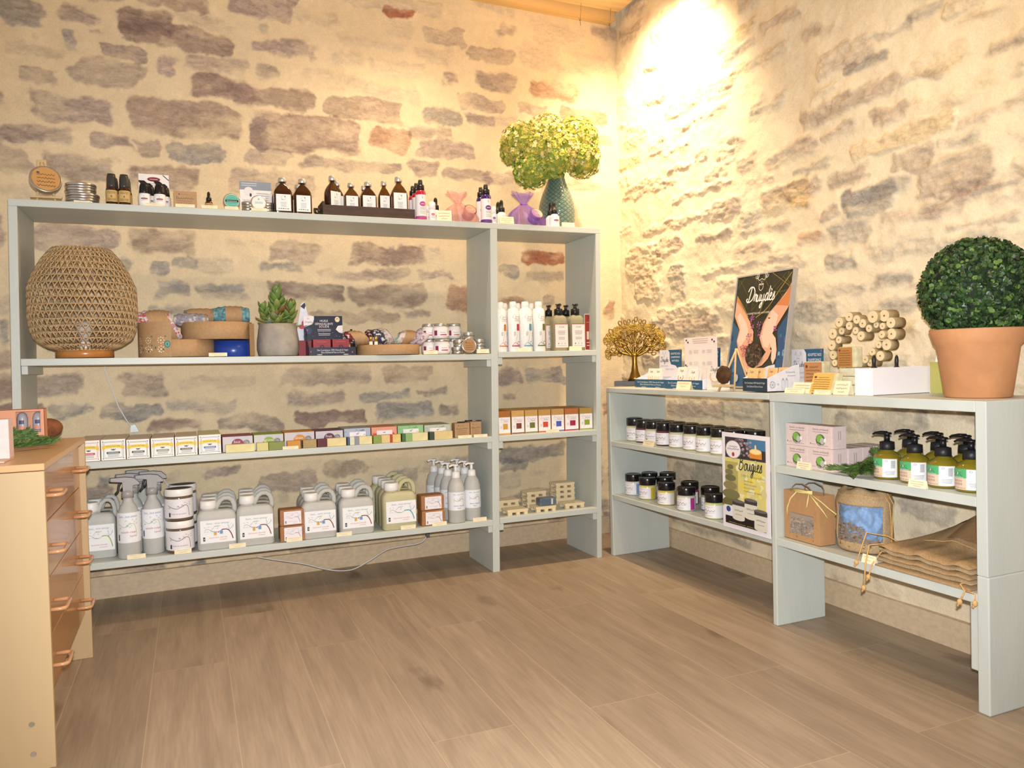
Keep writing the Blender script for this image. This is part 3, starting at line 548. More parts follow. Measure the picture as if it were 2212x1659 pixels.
for i, (px, y, lb) in enumerate(((242.5, -0.40, 'left front one of four'), (270, -0.40, 'right front one of four'), (247, -0.335, 'left one behind'), (274, -0.335, 'right one behind'))):
    P = LA(px, ZT, y); pump_small('amber pump bottle with kraft label, %s on top board' % lb, P, 11.5/ppm(P), 0.066, AMBER, '#c9ab6e', group='amber pump bottles with kraft labels', art=kraftlab)
def tinycard(label, px0, px1, py0, y, z, art, th=0.001, lean=0.0, name='leaflet', cat='leaflet', bg='#efece8', pyb=None):
    x0, x1 = AX(px0, z, y), AX(px1, z, y); H = ZZ(py0, (x0+x1)/2, y)-z; w = x1-x0
    t = thing(name, label, cat, Vector(((x0+x1)/2, y, z)))
    mb = MB(); mb.hexa([(-w/2, 0, 0), (w/2, 0, 0), (w/2, th, 0), (-w/2, th, 0), (-w/2, lean, H), (w/2, lean, H), (w/2, lean+th, H), (-w/2, lean+th, H)]); mb.build('card', M(bg, rough=0.6), t)
    a = Art(w, math.hypot(H, lean), bg, rough=0.6); art(a, w, H); a.build('print', t, plane_map((-w/2, 0, 0), (1, 0, 0), (0, lean, H))); return t
def oval(a, W, x, y, rx, ry, c='#7d2c3a'):
    a.ell(x, y, rx, ry, c); a.rect(x-rx*0.6, y-ry*0.12, x+rx*0.6, y+ry*0.12, '#e6c9c4')
def art1(a, W, H):
    oval(a, W, W*0.5, H*0.87, W*0.22, H*0.06); a.line([(W*0.8, H), (W, H*0.86)], W*0.03, '#3a3a48', smooth=False)
    a.lines(W*0.16, H*0.74, W*0.68, 9, H*0.055, '#b9b4b0')
tinycard('white product leaflet with dark red oval behind the two small black pump bottles', 301, 367, 374, -0.322, ZT, art1, lean=0.02)
def moonlab(c, c2=None, grn=False):
    def f(a, W, H):
        a.ell(W*0.5, H*0.90, W*0.022, H*0.055, '#2a2a30'); a.ell(W*0.507, H*0.91, W*0.018, H*0.045, '#f0efec')
        oval(a, W, W*0.5, H*0.62, W*0.13, H*0.10, c)
        a.lines(W*0.38, H*0.45, W*0.24, 2, H*0.06, '#a8a4a8')
        if grn: a.lines(W*0.38, H*0.30, W*0.24, 2, H*0.07, '#9ec4a0')
        if c2: a.rect(0, 0, W, H*0.12, c2)
    return f
WB = M('#ece9e6', rough=0.35, noise=0.02)
for i, (px, y, lb) in enumerate(((313, -0.40, 'left one'), (346, -0.40, 'right one'), (325, -0.36, 'one behind the left'), (357, -0.36, 'one behind the right'))):
    P = LA(px, ZT, y); pump_small('small white bottle with black pump and dark red oval, %s' % lb, P, 12/ppm(P), 0.050, WB, '#efecea', head='#1a191c', group='white bottles with black pumps', art=moonlab('#8a3040'), hh=0.032)
price(LA(330, ZT, AF+0.004), 0.06, 0.010, 'cream price card before the two white bottles with black pumps', seed=3)
def kraftbox(label, px0, px1, pyt, y, z, d, group='kraft soap boxes', n=5):
    x0, x1 = AX(px0, z, y), AX(px1, z, y); H = ZZ(pyt, (x0+x1)/2, y)-z; w = x1-x0
    t = thing('kraft_box', label, 'box', Vector(((x0+x1)/2, y, z)), 0, group)
    MB().box(-w/2, w/2, 0, d, 0, H, c=0.0008).build('carton', KRAFT, t)
    a = Art(w*0.94, H*0.92, None); W, h = a.w, a.h
    a.ell(W*0.22, h*0.86, W*0.035, h*0.045, '#4a4a78'); a.scrib(W*0.3, h*0.82, W*0.3, h*0.07, '#8a6a48', 3, t=h*0.015)
    a.text('D', W*0.08, h*0.56, h*0.15, '#5a4a50'); a.scrib(W*0.2, h*0.56, W*0.7, h*0.11, '#5a4a40', 8, t=h*0.022)
    for i in range(3): a.scrib(W*0.12, h*(0.42-0.13*i), W*0.7, h*0.06, '#7a5c3c', i, t=h*0.014)
    a.build('print', t, plane_map((-w/2*0.94, 0, H*0.03), (1, 0, 0), (0, 0, 1))); return t
kraftbox('square kraft soap box standing on top board left of the single dropper bottle', 376, 426, 413, -0.40, ZT, 0.04)
pc(379, 421, 447, ZT, 'white price card before the kraft soap box on top board', seed=4)
def dropper(label, P, r, h, body, cap='#1d1c1f', lab='#c9ab6e', art=None, group='dropper bottles', rotz=0.0, tall=1.0):
    t = thing('dropper_bottle', label, 'bottle', P, rotz, group)
    MB().lathe([(r*0.92, 0), (r, 0.002), (r, h*0.40), (r*0.6, h*0.50), (r*0.5, h*0.53)], 18).build('bottle_body', body, t)
    MB().lathe([(r*0.66, h*0.50), (r*0.66, h*0.68), (r*0.36, h*0.71), (r*0.40, h*0.86), (r*0.34, h*0.95), (r*0.12, h)], 14).build('dropper_cap', M(cap, rough=0.4, noise=0), t)
    a = Art(r*4.6, h*0.33, lab)
    if art: art(a, a.w, a.h)
    else: kraftlab(a, a.w, a.h)
    a.build('label', t, cyl_map(r, h*0.04, r*4.6)); return t
P = LA(452, ZT, -0.39); dropper('lone amber dropper bottle between kraft box and teal tin', P, 8.2/ppm(P), 0.071, AMBER)
pc(435, 470, 448, ZT, 'cream price card in front of the lone amber dropper bottle', seed=5)
def tealart(a, r):
    a.ell(r, r, r*0.83, r*0.83, '#5fb3a0'); a.rect(r*0.25, r*0.85, r*1.78, r*1.12, '#1f3a3a'); a.text('Simplement', r, r*0.90, r*0.15, '#dfeae6', 'c', 0.2, fit=r*1.2)
    a.line([(r*0.4, r*1.4), (r, r*1.6), (r*1.6, r*1.4)], r*0.05, '#8ad0c0'); a.line([(r*0.4, r*0.6), (r, r*0.45), (r*1.6, r*0.6)], r*0.05, '#8ad0c0')
P = LA(501, ZT, -0.41); r = 17.5/ppm(P)
tin('small tin with teal label standing on its rim facing out', P+Vector((0, 0, r)), r, 0.016, lean=0.25, art=disc_art('#e6e4dc', tealart), group='small round tins')
pc(486, 515, 455, ZT, 'cream price card in front of the tin with teal label', seed=6)
def artg(a, W, H):
    a.rect(0, H*0.76, W, H, '#8d97a3'); a.lines(W*0.05, H*0.93, W*0.5, 2, H*0.06, '#c9ced4'); a.ell(W*0.28, H*0.72, W*0.15, H*0.12, '#e4e2e4')
    a.ell(W*0.34, H*0.62, W*0.035, H*0.05, '#3a3a44'); a.text('SAONNE', W*0.08, H*0.44, H*0.05, '#a09aa0', fit=W*0.36); a.lines(W*0.52, H*0.66, W*0.4, 7, H*0.06, '#b4aeb4')
tinycard('white information card with grey band standing behind the silver tins', 520, 588, 391, -0.30, ZT, artg, lean=0.01)
for px, y, zo, lb in ((536, -0.37, 0, 'bottom tin of the left pair'), (536, -0.37, 0.022, 'top tin of the left pair'), (579, -0.37, 0, 'bottom tin of the right pair'), (579, -0.37, 0.022, 'top tin of the right pair')):
    P = LA(px, ZT, y); tin('small silver tin, %s on top board' % lb, P+Vector((0, 0, zo)), 13/ppm(P), 0.021, group='small silver tins')
def paleart(a, r): a.ell(r, r, r*0.82, r*0.82, '#dfe8e6'); a.lines(r*0.5, r*1.05, r, 2, r*0.16, '#8fb0b4'); a.ell(r, r*1.45, r*0.12, r*0.1, '#9ab0b4')
P = LA(559, ZT, -0.41); r = 17/ppm(P); tin('small tin with pale blue label standing on its rim', P+Vector((0, 0, r)), r, 0.016, lean=0.2, art=disc_art('#dcdcd8', paleart), group='small round tins')
pc(543, 577, 457, ZT, 'cream price card in front of the pale blue tin', seed=7)
# brown apothecary bottles with silver caps
def flask(label, P, w, h, lit=False, rotz=0.0, d=None, group='brown glass bottles', lo=0.08):
    d = d or w*0.62; t = thing('brown_bottle', label, 'bottle', P, rotz, group); c = min(w, d)
    rings = []
    for (f, z) in ((0.94, 0), (1, 0.004), (1, h*0.52), (0.985, h*0.585), (0.88, h*0.66), (0.62, h*0.75), (0.38, h*0.82), (0.30, h*0.85), (0.30, h*0.90)):
        rings.append(rrect(w*f, max(d*f, w*0.3) if f < 1 else d, c*0.22*f, z) if z < h*0.8 else rrect(w*f, w*f, w*f*0.499, z))
    rings = [[rg[k] for k in range(len(rg))] for rg in rings]
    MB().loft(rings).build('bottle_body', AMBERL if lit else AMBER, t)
    MB().lathe([(w*0.215, h*0.885), (w*0.225, h*0.89), (w*0.225, h*0.985), (w*0.20, h), (w*0.19, h)], 20).build('screw_cap', SILVT, t)
    a = Art(w*0.80, h*0.45, '#e9ecec'); W, H = a.w, a.h
    a.ell(W*0.5, H*0.78, W*0.17, H*0.14, '#c9cecc'); a.ell(W*0.5, H*0.79, W*0.13, H*0.11, '#e9ecec'); a.ell(W*0.60, H*0.86, W*0.03, H*0.04, '#3a4a44'); a.ell(W*0.42, H*0.68, W*0.05, H*0.03, '#8a9a94')
    a.lines(W*0.28, H*0.5, W*0.44, 5, H*0.065, '#a8b0b4')
    for i, cc in enumerate(('#6aa060', '#4a7a4a', '#5a5a60', '#8a9aa8', '#a04a50')): a.rect(W*(0.14+0.15*i), H*0.10, W*(0.24+0.15*i), H*0.15, cc)
    a.build('label', t, plane_map((-w*0.40, -d/2-0.0005, h*lo), (1, 0, 0), (0, 0, 1))); return t
for px0, px1, pyt, y, lb in ((592, 632, 385, -0.385, 'left of the two large brown glass bottles, front row'), (636, 674, 388, -0.385, 'right of the two large brown glass bottles, front row'), (588, 624, 396, -0.31, 'large brown bottle half hidden behind the left large bottle'), (630, 662, 400, -0.31, 'large brown bottle half hidden behind the right large bottle')):
    P = LA((px0+px1)/2, ZT, y); flask(lb if 'glass' in lb else lb, P, (px1-px0)*.96/ppm(P), ZZ(pyt, P.x, y)-ZT, rotz=0.0)
# dark wooden crate and its bottles
DKW = M('#4a3830', rough=0.7, noise=0.22, nscale=14, streak=(1, 4, 6), bump=0.3, bscale=60, name='dark_stained_wood')
cx0, cx1 = AX(698, ZT, -0.405), AX(897, ZT, -0.405); P = Vector(((cx0+cx1)/2, -0.405, ZT)); w = cx1-cx0; hc = ZZ(447, P.x, -0.405)-ZT
t = thing('wooden_crate', 'long dark stained wooden crate holding brown bottles on top board', 'crate', P)
dpt = 0.135
MB().box(-w/2, w/2, 0, 0.011, 0, hc, c=0.001).build('side_board', DKW, t); MB().box(-w/2, w/2, dpt-0.011, dpt, 0, hc, c=0.001).build('side_board', DKW, t)
MB().box(-w/2, -w/2+0.011, 0.0112, dpt-0.0112, 0, hc*1.35, c=0.001).build('end_board', DKW, t); MB().box(w/2-0.011, w/2, 0.0112, dpt-0.0112, 0, hc, c=0.001).build('end_board', DKW, t)
MB().box(-w/2+0.011, w/2-0.011, 0.0112, dpt-0.0112, 0.0005, 0.006).build('crate_floor', DKW, t)
MB().tube([(-w/2-0.004, 0.03, hc*0.55), (-w/2-0.016, 0.035, hc*0.7), (-w/2-0.022, dpt/2, hc*0.85), (-w/2-0.016, dpt-0.035, hc*0.7), (-w/2-0.004, dpt-0.03, hc*0.55)], 0.005, 8).build('handle', M('#4d4a4c', rough=0.4, metal=0.5), t)
zc = ZT+0.0065
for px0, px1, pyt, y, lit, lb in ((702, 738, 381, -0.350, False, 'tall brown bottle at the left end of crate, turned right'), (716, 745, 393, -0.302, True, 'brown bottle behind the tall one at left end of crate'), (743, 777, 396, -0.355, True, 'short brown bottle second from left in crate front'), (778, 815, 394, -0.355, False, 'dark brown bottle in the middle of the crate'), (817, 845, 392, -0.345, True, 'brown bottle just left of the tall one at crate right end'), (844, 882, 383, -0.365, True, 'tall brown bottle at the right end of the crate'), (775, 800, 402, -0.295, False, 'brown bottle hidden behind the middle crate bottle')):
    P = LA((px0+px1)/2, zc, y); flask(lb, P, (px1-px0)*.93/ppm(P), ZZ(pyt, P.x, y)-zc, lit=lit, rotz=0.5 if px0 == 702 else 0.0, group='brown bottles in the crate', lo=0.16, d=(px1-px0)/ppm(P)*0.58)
# mist sprays
def mist(label, P, r, h, body, c, group):
    t = thing('mist_spray', label, 'spray bottle', P, 0.12, group)
    MB().lathe([(r*0.92, 0), (r, 0.002), (r, h*0.66), (r*0.86, h*0.72), (r*0.5, h*0.755)], 20).build('bottle_body', M(body, rough=0.12, coat=0.5), t)
    MB().lathe([(r*0.72, h*0.735), (r*0.72, h*0.865), (r*0.42, h*0.87)], 18).build('collar', BLACK, t)
    MB().lathe([(r*0.44, h*0.868), (r*0.42, h*0.97), (r*0.34, h)], 14).build('spray_nozzle', M('#4a4644', rough=0.2, trans=0.3), t)
    a = Art(r*4.8, h*0.60, '#ece8ea'); moonlab(c, c, True)(a, a.w, a.h); a.build('label', t, cyl_map(r, h*0.02, r*4.8)); return t
for px, hw, pyt, y, lb in ((910, 11.5, 389, -0.405, 'front one'), (901, 10, 396, -0.36, 'second back'), (893, 9, 402, -0.31, 'third back')):
    P = LA(px, ZT, y); mist('pink mist spray bottle with black cap right of crate, %s' % lb, P, hw/ppm(P), ZZ(pyt, P.x, y)-ZT, '#b3203c', '#b8488a', 'pink mist sprays')
for px, hw, pyt, y, lb in ((1051, 11.5, 399, -0.405, 'front one'), (1040, 10, 405, -0.35, 'rear one')):
    P = LA(px, ZT, y); mist('purple mist spray bottle with black cap near hydrangeas, %s' % lb, P, hw/ppm(P), ZZ(pyt, P.x, y)-ZT, '#3a1f6a', '#6a3a86', 'purple mist sprays')
def rollon(label, P, r, h, c, group='white roll-on tubes'):
    t = thing('roll_on_tube', label, 'roll-on', P, 0, group)
    MB().lathe([(r*0.95, 0), (r, 0.001), (r, h*0.58)], 16).build('tube_body', WB, t); MB().lathe([(r*1.0, h*0.585), (r*0.96, h*0.96), (r*0.6, h)], 16).build('cap', WHITE, t)
    a = Art(r*4.4, h*0.5, '#f0edee'); oval(a, a.w, a.w/2, a.h*0.6, a.w*0.13, a.h*0.12, c); a.lines(a.w*.38, a.h*.4, a.w*.24, 3, a.h*.1, '#a8a4a8'); a.build('label', t, cyl_map(r, h*0.03, r*4.4)); return t
P = LA(934, ZT, -0.405); rollon('white roll-on tube with pink oval beside pink mist sprays', P, 7.5/ppm(P), 0.080, '#d05a80')
P = LA(927, ZT, -0.36); rollon('white roll-on tube hidden behind the pink oval one', P, 6.5/ppm(P), 0.070, '#d05a80')
P = LA(1066, ZT, -0.40); rollon('white roll-on tube with purple oval beside purple mist sprays', P, 6.5/ppm(P), 0.078, '#6a3a86')
for px, pyt, y, c, lb in ((942, 427, -0.37, '#c04a78', 'small dropper bottle with pink oval beside pink mist sprays'), (1084, 432, -0.40, '#6a3a86', 'front dropper bottle with purple oval left of purple pouch'), (1077, 436, -0.35, '#6a3a86', 'dropper bottle behind the front purple one'), (1198, 435, -0.405, '#7a3a6a', 'dropper bottle in front of the teal vase, foremost'), (1190, 438, -0.36, '#7a3a6a', 'dropper bottle in front of the teal vase, rear one')):
    P = LA(px, ZT, y); dropper(lb, P, 10.5/ppm(P), ZZ(pyt, P.x, y)-ZT, WB, lab='#ece9ea', art=moonlab(c), group='white dropper bottles')
pc(1183+32, 1242, 481, ZT, 'cream price card at the foot of the teal vase', seed=8)
pc(1080, 1111, 468, ZT, 'white price card left of the purple pouch', seed=9, tall=True)
P = LA(960, ZT, AF+0.01); price(P, 32/ppm(P), 0.045, 'tall cream price card leaning before the pink pouch', seed=10, tall=True, rotz=-0.25)
# organza pouches
def pouch(label, px0, px1, pyt, col, jc, spatc, sgn=1):
    y = -0.385; P = LA((px0+px1)/2, ZT, y); w = (px1-px0)/ppm(P); h = ZZ(pyt, P.x, y)-ZT
    ORG = M(col, rough=0.5, alpha=0.42, noise=0.25, nscale=40, name='organza')
    t = thing('organza_pouch', label, 'pouch', P)
    rs = random.Random(px0); mb = MB(); n = 40; ph = [rs.uniform(0, 6.28) for _ in range(6)]
    def bag(u, v):
        a = 2*math.pi*u; prof = [(0.0, 0.50, 0.52), (0.18, 0.52, 0.60), (0.42, 0.40, 0.50), (0.60, 0.17, 0.16), (0.68, 0.06, 0.06), (0.80, 0.16, 0.10), (1.0, 0.30, 0.22)]
        for i in range(len(prof)-1):
            if v <= prof[i+1][0]+1e-6: break
        f = (v-prof[i][0])/(prof[i+1][0]-prof[i][0]); rx = prof[i][1]*(1-f)+prof[i+1][1]*f; ry = prof[i][2]*(1-f)+prof[i+1][2]*f
        wv = 1+0.16*math.sin(7*a+ph[0])*min(1, v*2)+0.10*math.sin(13*a+ph[1])*v+0.25*max(0, v-0.7)*math.sin(5*a+ph[2])
        return Vector((rx*w*wv*math.cos(a)*0.98-sgn*0.12*w*v, ry*0.055*2*wv*math.sin(a), max(0.0005, v*h*(1+0.10*math.sin(3*a+ph[3])*max(0, v-0.6)))))
    mb.grid(bag, n, 18); mb.build('net_bag', ORG, t)
    MB().tube([bag(i/20, 0.66)*1.0+Vector((0, 0, 0)) for i in range(20)], 0.0022, 6, closed=True).build('ribbon', M(col, rough=0.3), t)
    j = thing('cosmetic_jar', 'dark red jar tilted inside the pink pouch' if sgn > 0 and 'pink' in label else 'striped jar tilted inside the purple pouch', 'jar', P+Vector((w*0.16, -0.004, 0.028)))
    j.rotation_euler = (-0.35, 0.25, 0); r = w*0.18
    j.rotation_euler = (0.95, 0.15, 0)
    MB().lathe([(r*0.85, 0), (r*0.93, 0.003), (r*0.93, 0.03)], 24).build('jar_body', M(jc, rough=0.3), j); MB().lathe([(r, 0.030), (r, 0.044), (r*0.95, 0.046)], 24).build('lid', M('#5a4444', rough=0.3), j)
    a = Art(2*r, 2*r, None, step=r/8); a.ell(r, r, r*0.86, r*0.86, '#c9a08c'); a.rect(r*0.6, r*0.8, r*1.4, r*1.2, '#e6dcd4'); a.lines(r*.6, r*1.1, r*.8, 2, r*.15, '#8a6a60'); a.build('lid_sticker', j, lambda x, y_, d: Vector((x-r, y_-r, 0.046+d)))
    s = thing('wooden_spatula', 'small light wooden spatula inside the %s pouch' % ('pink' if 'pink' in label else 'purple'), 'spatula', P+Vector((-w*0.12, -0.004, 0.002)))
    s.rotation_euler = (0, -0.12, 0); MB().hexa([(-0.010, 0, 0), (0.010, 0, 0), (0.010, 0.004, 0), (-0.010, 0.004, 0), (-0.006, 0, h*0.62), (0.006, 0, h*0.62), (0.006, 0.004, h*0.62), (-0.006, 0.004, h*0.62)]).build('blade', M('#d8a868', rough=0.6), s)
    c = thing('cotton_cloth', 'folded pale pink cloth inside the %s pouch' % ('pink' if 'pink' in label else 'purple'), 'cloth', P+Vector((-w*0.02, 0.012, 0.002)))
    MB().hexa([(-0.03, 0, 0), (0.035, 0, 0), (0.035, 0.012, 0), (-0.03, 0.012, 0), (-0.03, 0, h*.55), (0.01, 0, h*.42), (0.01, 0.012, h*.42), (-0.03, 0.012, h*.55)]).build('fold', M('#f0d0c8', rough=0.8), c)
pouch('pink organza gift pouch tied with ribbon on top board', 958, 1036, 417, '#f2a8a0', '#9a2030', 0)
pouch('purple organza gift pouch tied with ribbon beside the vase', 1097, 1180, 418, '#8a5ac0', '#8a6a9a', 0)
# vase with dried hydrangeas
y = -0.27; P = LA(1204, ZT, y); k = 1/ppm(P); hv = ZZ(377, P.x, y)-ZT
t = thing('vase', 'teal glazed ceramic vase with embossed diamond pattern holding hydrangeas', 'vase', P)
def glaze():
    m = bpy.data.materials.new('teal_glaze'); m.use_nodes = True; N = m.node_tree.nodes; Lk = m.node_tree.links; b = N['Principled BSDF']
    tc = N.new('ShaderNodeTexCoord'); sp = N.new('ShaderNodeSeparateXYZ'); Lk.new(tc.outputs['Object'], sp.inputs[0])
    at = N.new('ShaderNodeMath'); at.operation = 'ARCTAN2'; Lk.new(sp.outputs['Y'], at.inputs[0]); Lk.new(sp.outputs['X'], at.inputs[1])
    w1 = N.new('ShaderNodeMath'); w1.operation = 'MULTIPLY'; w1.inputs[1].default_value = 9; Lk.new(at.outputs[0], w1.inputs[0])
    w2 = N.new('ShaderNodeMath'); w2.operation = 'MULTIPLY'; w2.inputs[1].default_value = 160; Lk.new(sp.outputs['Z'], w2.inputs[0])
    outs = []
    for op in ('ADD', 'SUBTRACT'):
        a = N.new('ShaderNodeMath'); a.operation = op; Lk.new(w1.outputs[0], a.inputs[0]); Lk.new(w2.outputs[0], a.inputs[1]); s = N.new('ShaderNodeMath'); s.operation = 'SINE'; Lk.new(a.outputs[0], s.inputs[0]); ab = N.new('ShaderNodeMath'); ab.operation = 'ABSOLUTE'; Lk.new(s.outputs[0], ab.inputs[0]); outs.append(ab)
    mn = N.new('ShaderNodeMath'); mn.operation = 'MINIMUM'; Lk.new(outs[0].outputs[0], mn.inputs[0]); Lk.new(outs[1].outputs[0], mn.inputs[1])
    r = N.new('ShaderNodeValToRGB'); r.color_ramp.elements[0].position = 0.15; r.color_ramp.elements[0].color = rgb('#3c605c')+(1,); r.color_ramp.elements[1].position = 0.45; r.color_ramp.elements[1].color = rgb('#6a7f72')+(1,)
    Lk.new(mn.outputs[0], r.inputs[0]); Lk.new(r.outputs[0], b.inputs['Base Color']); b.inputs['Roughness'].default_value = 0.12; b.inputs['Coat Weight'].default_value = 0.5
    bp = N.new('ShaderNodeBump'); bp.inputs['Strength'].default_value = 0.5; bp.inputs['Distance'].default_value = 0.003; Lk.new(mn.outputs[0], bp.inputs['Height']); Lk.new(bp.outputs[0], b.inputs['Normal']); return m
prof = [(30, 0), (36, 3), (39.5, 20), (40, 36), (38, 52), (33, 68), (25.5, 84), (20, 97), (18, 104), (19, 110)]; sc = hv/110
MB().lathe([(r*k, z*sc) for r, z in prof]+[(17*k, 108*sc), (15.5*k, 100*sc)], 40).build('vase_body', glaze(), t)
t = thing('hydrangea_bunch', 'bunch of dried yellow-green hydrangea heads in the teal vase', 'flowers', P+Vector((0, 0, hv)))
rs = random.Random(11)
HA = [M('#c6b552', rough=0.8, noise=0.2, nscale=60), M('#a0a440', rough=0.8, noise=0.2, nscale=60), M('#77903a', rough=0.8, noise=0.2), M('#e2d49a', rough=0.8, noise=0.2)]
heads = [(1128, 312, 46, -0.28, (4, 4, 2, 2)), (1180, 292, 45, -0.24, (4, 1, 1, 7)), (1245, 300, 47, -0.25, (6, 3, 2, 3)), (1258, 345, 40, -0.28, (4, 4, 3, 2)), (1185, 345, 44, -0.33, (1, 4, 6, 1)), (1148, 368, 38, -0.33, (1, 4, 6, 1)), (1108, 330, 26, -0.24, (5, 3, 1, 2)), (1215, 325, 38, -0.30, (6, 3, 1, 3)), (1160, 325, 36, -0.34, (5, 4, 2, 2))]
top = P+Vector((0, 0, hv))
for (px, py, rp, yy, wt) in heads:
    c = hit(px, py, 1, yy)-top; r = rp*k; mb = MB()
    mb.ball(c, r*0.82, r*0.75, r*0.80, m=1, nu=14, nv=9)
    for i in range(760):
        z = rs.uniform(-0.95, 1); a = rs.uniform(0, 6.283); q = math.sqrt(1-z*z); n = Vector((q*math.cos(a), q*math.sin(a), z)); p = c+n*r*rs.uniform(0.86, 1.04)
        if rs.random() < 0.12: continue
        n = (n+Vector((rs.uniform(-.5, .5), rs.uniform(-.5, .5), rs.uniform(-.5, .5)))).normalized(); u = n.orthogonal().normalized(); v = n.cross(u); sz = 0.0100*rs.uniform(0.7, 1.2); mi = rs.choices((0, 1, 2, 3), wt)[0]; a0 = rs.uniform(0, 1.57)
        for kk in range(4):
            aa = a0+kk*1.571; d1 = u*math.cos(aa)+v*math.sin(aa); d2 = n.cross(d1)
            mb.add([p, p+d1*sz*0.6+d2*sz*0.5+n*sz*0.25, p+d1*sz*1.1+n*sz*0.1, p+d1*sz*0.6-d2*sz*0.5+n*sz*0.25], [(0, 1, 2, 3)], mi)
    mb.build('flower_head', HA, t)
    MB().tube([c*0.9, c*0.45+Vector((0, 0, -0.004)), Vector((c.x*0.05, 0, 0.0)), Vector((0, 0, -0.05))], 0.0022, 6).build('stem', M('#7a8a3a', rough=0.7), t)
# ------------------------------------------------------------------ second shelf of the tall unit, left bay
def zs2(x): return zA2(x)+0.0022
def LA2(px, y):
    x = AX(px, 0.95, y); return Vector((AX(px, zs2(x), y), y, zs2(x)))
# woven lamp
P = LA2(184.8, -0.337); k = 1/ppm(P)
t = thing('table_lamp', 'large egg-shaped lamp with woven natural rope shade on a wooden base', 'lamp', P)
MB().lathe([(54*k, 0), (56*k, 0.002), (56*k, 14*k), (54*k, 16*k)], 40).build('base', M('#b5793c', rough=0.25, coat=0.4, noise=0.1, nscale=10, name='varnished_wood'), t)
prof = [(52, 16), (72, 24), (92, 38), (100, 58), (104, 88), (103.5, 118), (103, 150), (91, 180), (76, 208), (62, 226), (56, 232)]
def rad(z):
    for i in range(len(prof)-1):
        if z <= prof[i+1][1]:
            a, b = prof[i], prof[i+1]; f = (z-a[1])/(b[1]-a[1]); c = prof[max(i-1, 0)]; d = prof[min(i+2, len(prof)-1)]
            return a[0]+(b[0]-a[0])*f+((d[0]-c[0])*0.0)
    return prof[-1][0]
ROPE = M('#bea177', rough=0.9, noise=0.25, nscale=120, bump=0.4, bscale=500, name='seagrass_rope')
mb = MB(); rs = random.Random(4); zr = [17, 28, 40, 53, 66, 80, 95, 110, 125, 140, 155, 170, 184, 198, 211, 222, 232]
for i, z in enumerate(zr):
    r = rad(z)*k; rr = [r*(1+rs.uniform(-.006, .006)) for _ in range(72)]
    mb.tube([(rr[j]*math.cos(j*math.pi/36), rr[j]*math.sin(j*math.pi/36), z*k+rs.uniform(-.0008, .0008)) for j in range(72)], 0.0021 if 0 < i < len(zr)-1 else 0.0032, 5, closed=True)
N_ = 48
for i in range(len(zr)-1):
    z0, z1 = zr[i], zr[i+1]; zm = (z0+z1)/2
    for j in range(N_):
        a = 2*math.pi*(j+0.5*(i % 2))/N_; d = 2*math.pi/N_*0.5
        for s in (-1, 1):
            mb.tube([((rad(z)*k+0.001)*math.cos(a+s*d*f), (rad(z)*k+0.001)*math.sin(a+s*d*f), z*k+rs.uniform(-.0006, .0006)) for z, f in ((z0, 1.0), (zm, 0.80), (z1, 0.12))], [0.0019, 0.0021, 0.0024], 4)
mb.build('lamp_shade', ROPE, t)
MB().lathe([(0.018, 0.026), (0.018, 0.055), (0.012, 0.06)], 16).build('socket', WHITE, t)
MB().lathe([(0.012, 0.058), (0.014, 0.07), (0.024, 0.092), (0.028, 0.108), (0.022, 0.126), (0.001, 0.134)], 20).build('bulb', M('#f4f4f4', rough=0.15, trans=0.5), t)
cable = M('#dcdde0', rough=0.4, noise=0)
# lamp cord hanging behind the shelves with its inline switch
def wl(px, py, d=0.02):
    q = hit(px, py, 1, -0.07); return Vector((q.x, wallA(q.x)-d-0.012, q.z))
t = thing('lamp_cord', 'white cord with inline switch hanging down the wall below the woven lamp', 'cord', wl(226, 797))
o0 = t.location.copy(); pts = [wl(224, 770, .02), wl(227, 800, .02), wl(240, 835, .02), wl(256, 878, .022), wl(272, 905, .022), wl(285, 925, .022)]
MB().tube([p-o0 for p in pts], 0.0022, 6).build('cord', cable, t)
MB().tube([wl(287, 928)-o0, wl(300, 948)-o0, wl(320, 985)-o0, wl(338, 1012)-o0, wl(362, 1048)-o0, wl(385, 1085)-o0, wl(400, 1120)-o0], 0.0022, 6).build('cord', cable, t)
s = wl(289, 927)-o0; MB().hexa([s+Vector(q) for q in ((-.012, -.012, -.012), (.020, -.012, -.010), (.020, .006, -.010), (-.012, .006, -.012), (-.010, -.012, .016), (.006, -.012, .020), (.006, .006, .020), (-.010, .006, .016))]).build('switch', M('#d6e2e4', rough=0.3), t)
# kraft gift boxes
def drum(label, px0, px1, pyt, y, col=KRAFT, z=None, group='round gift boxes', lidc=None, name='round_box', tall=None, dots=False):
    P = LA2((px0+px1)/2, y)
    if z is not None: P = Vector((AX((px0+px1)/2, z, y), y, z))
    r = (px1-px0)/2/ppm(P); H = ZZ(pyt, P.x, P.y-r)-P.z
    t = thing(name, label, 'box', P, 0, group); return t, r, H
t, r, H = drum('short round kraft box with leaflet wall and white dot pattern, leftmost on second shelf', 309, 460, 733, -0.30)
MB().lathe([(r-.002, 0.0), (r, 0.001), (r, H), (r-.003, H), (r-.003, 0.004), (0.0001, 0.004)], 48).build('box_wall', KRAFT, t)
rr = r+0.0015; a0, a1 = math.radians(183), math.radians(262); Ht = H*2.05
MB().grid(lambda u, v: Vector((rr*math.cos(a0+(a1-a0)*u), rr*math.sin(a0+(a1-a0)*u), Ht*v)), 20, 1).build('paper_sleeve', KRAFT, t)
a = Art(rr*(a1-a0), Ht, None, step=0.003); W_, H_ = a.w, a.h
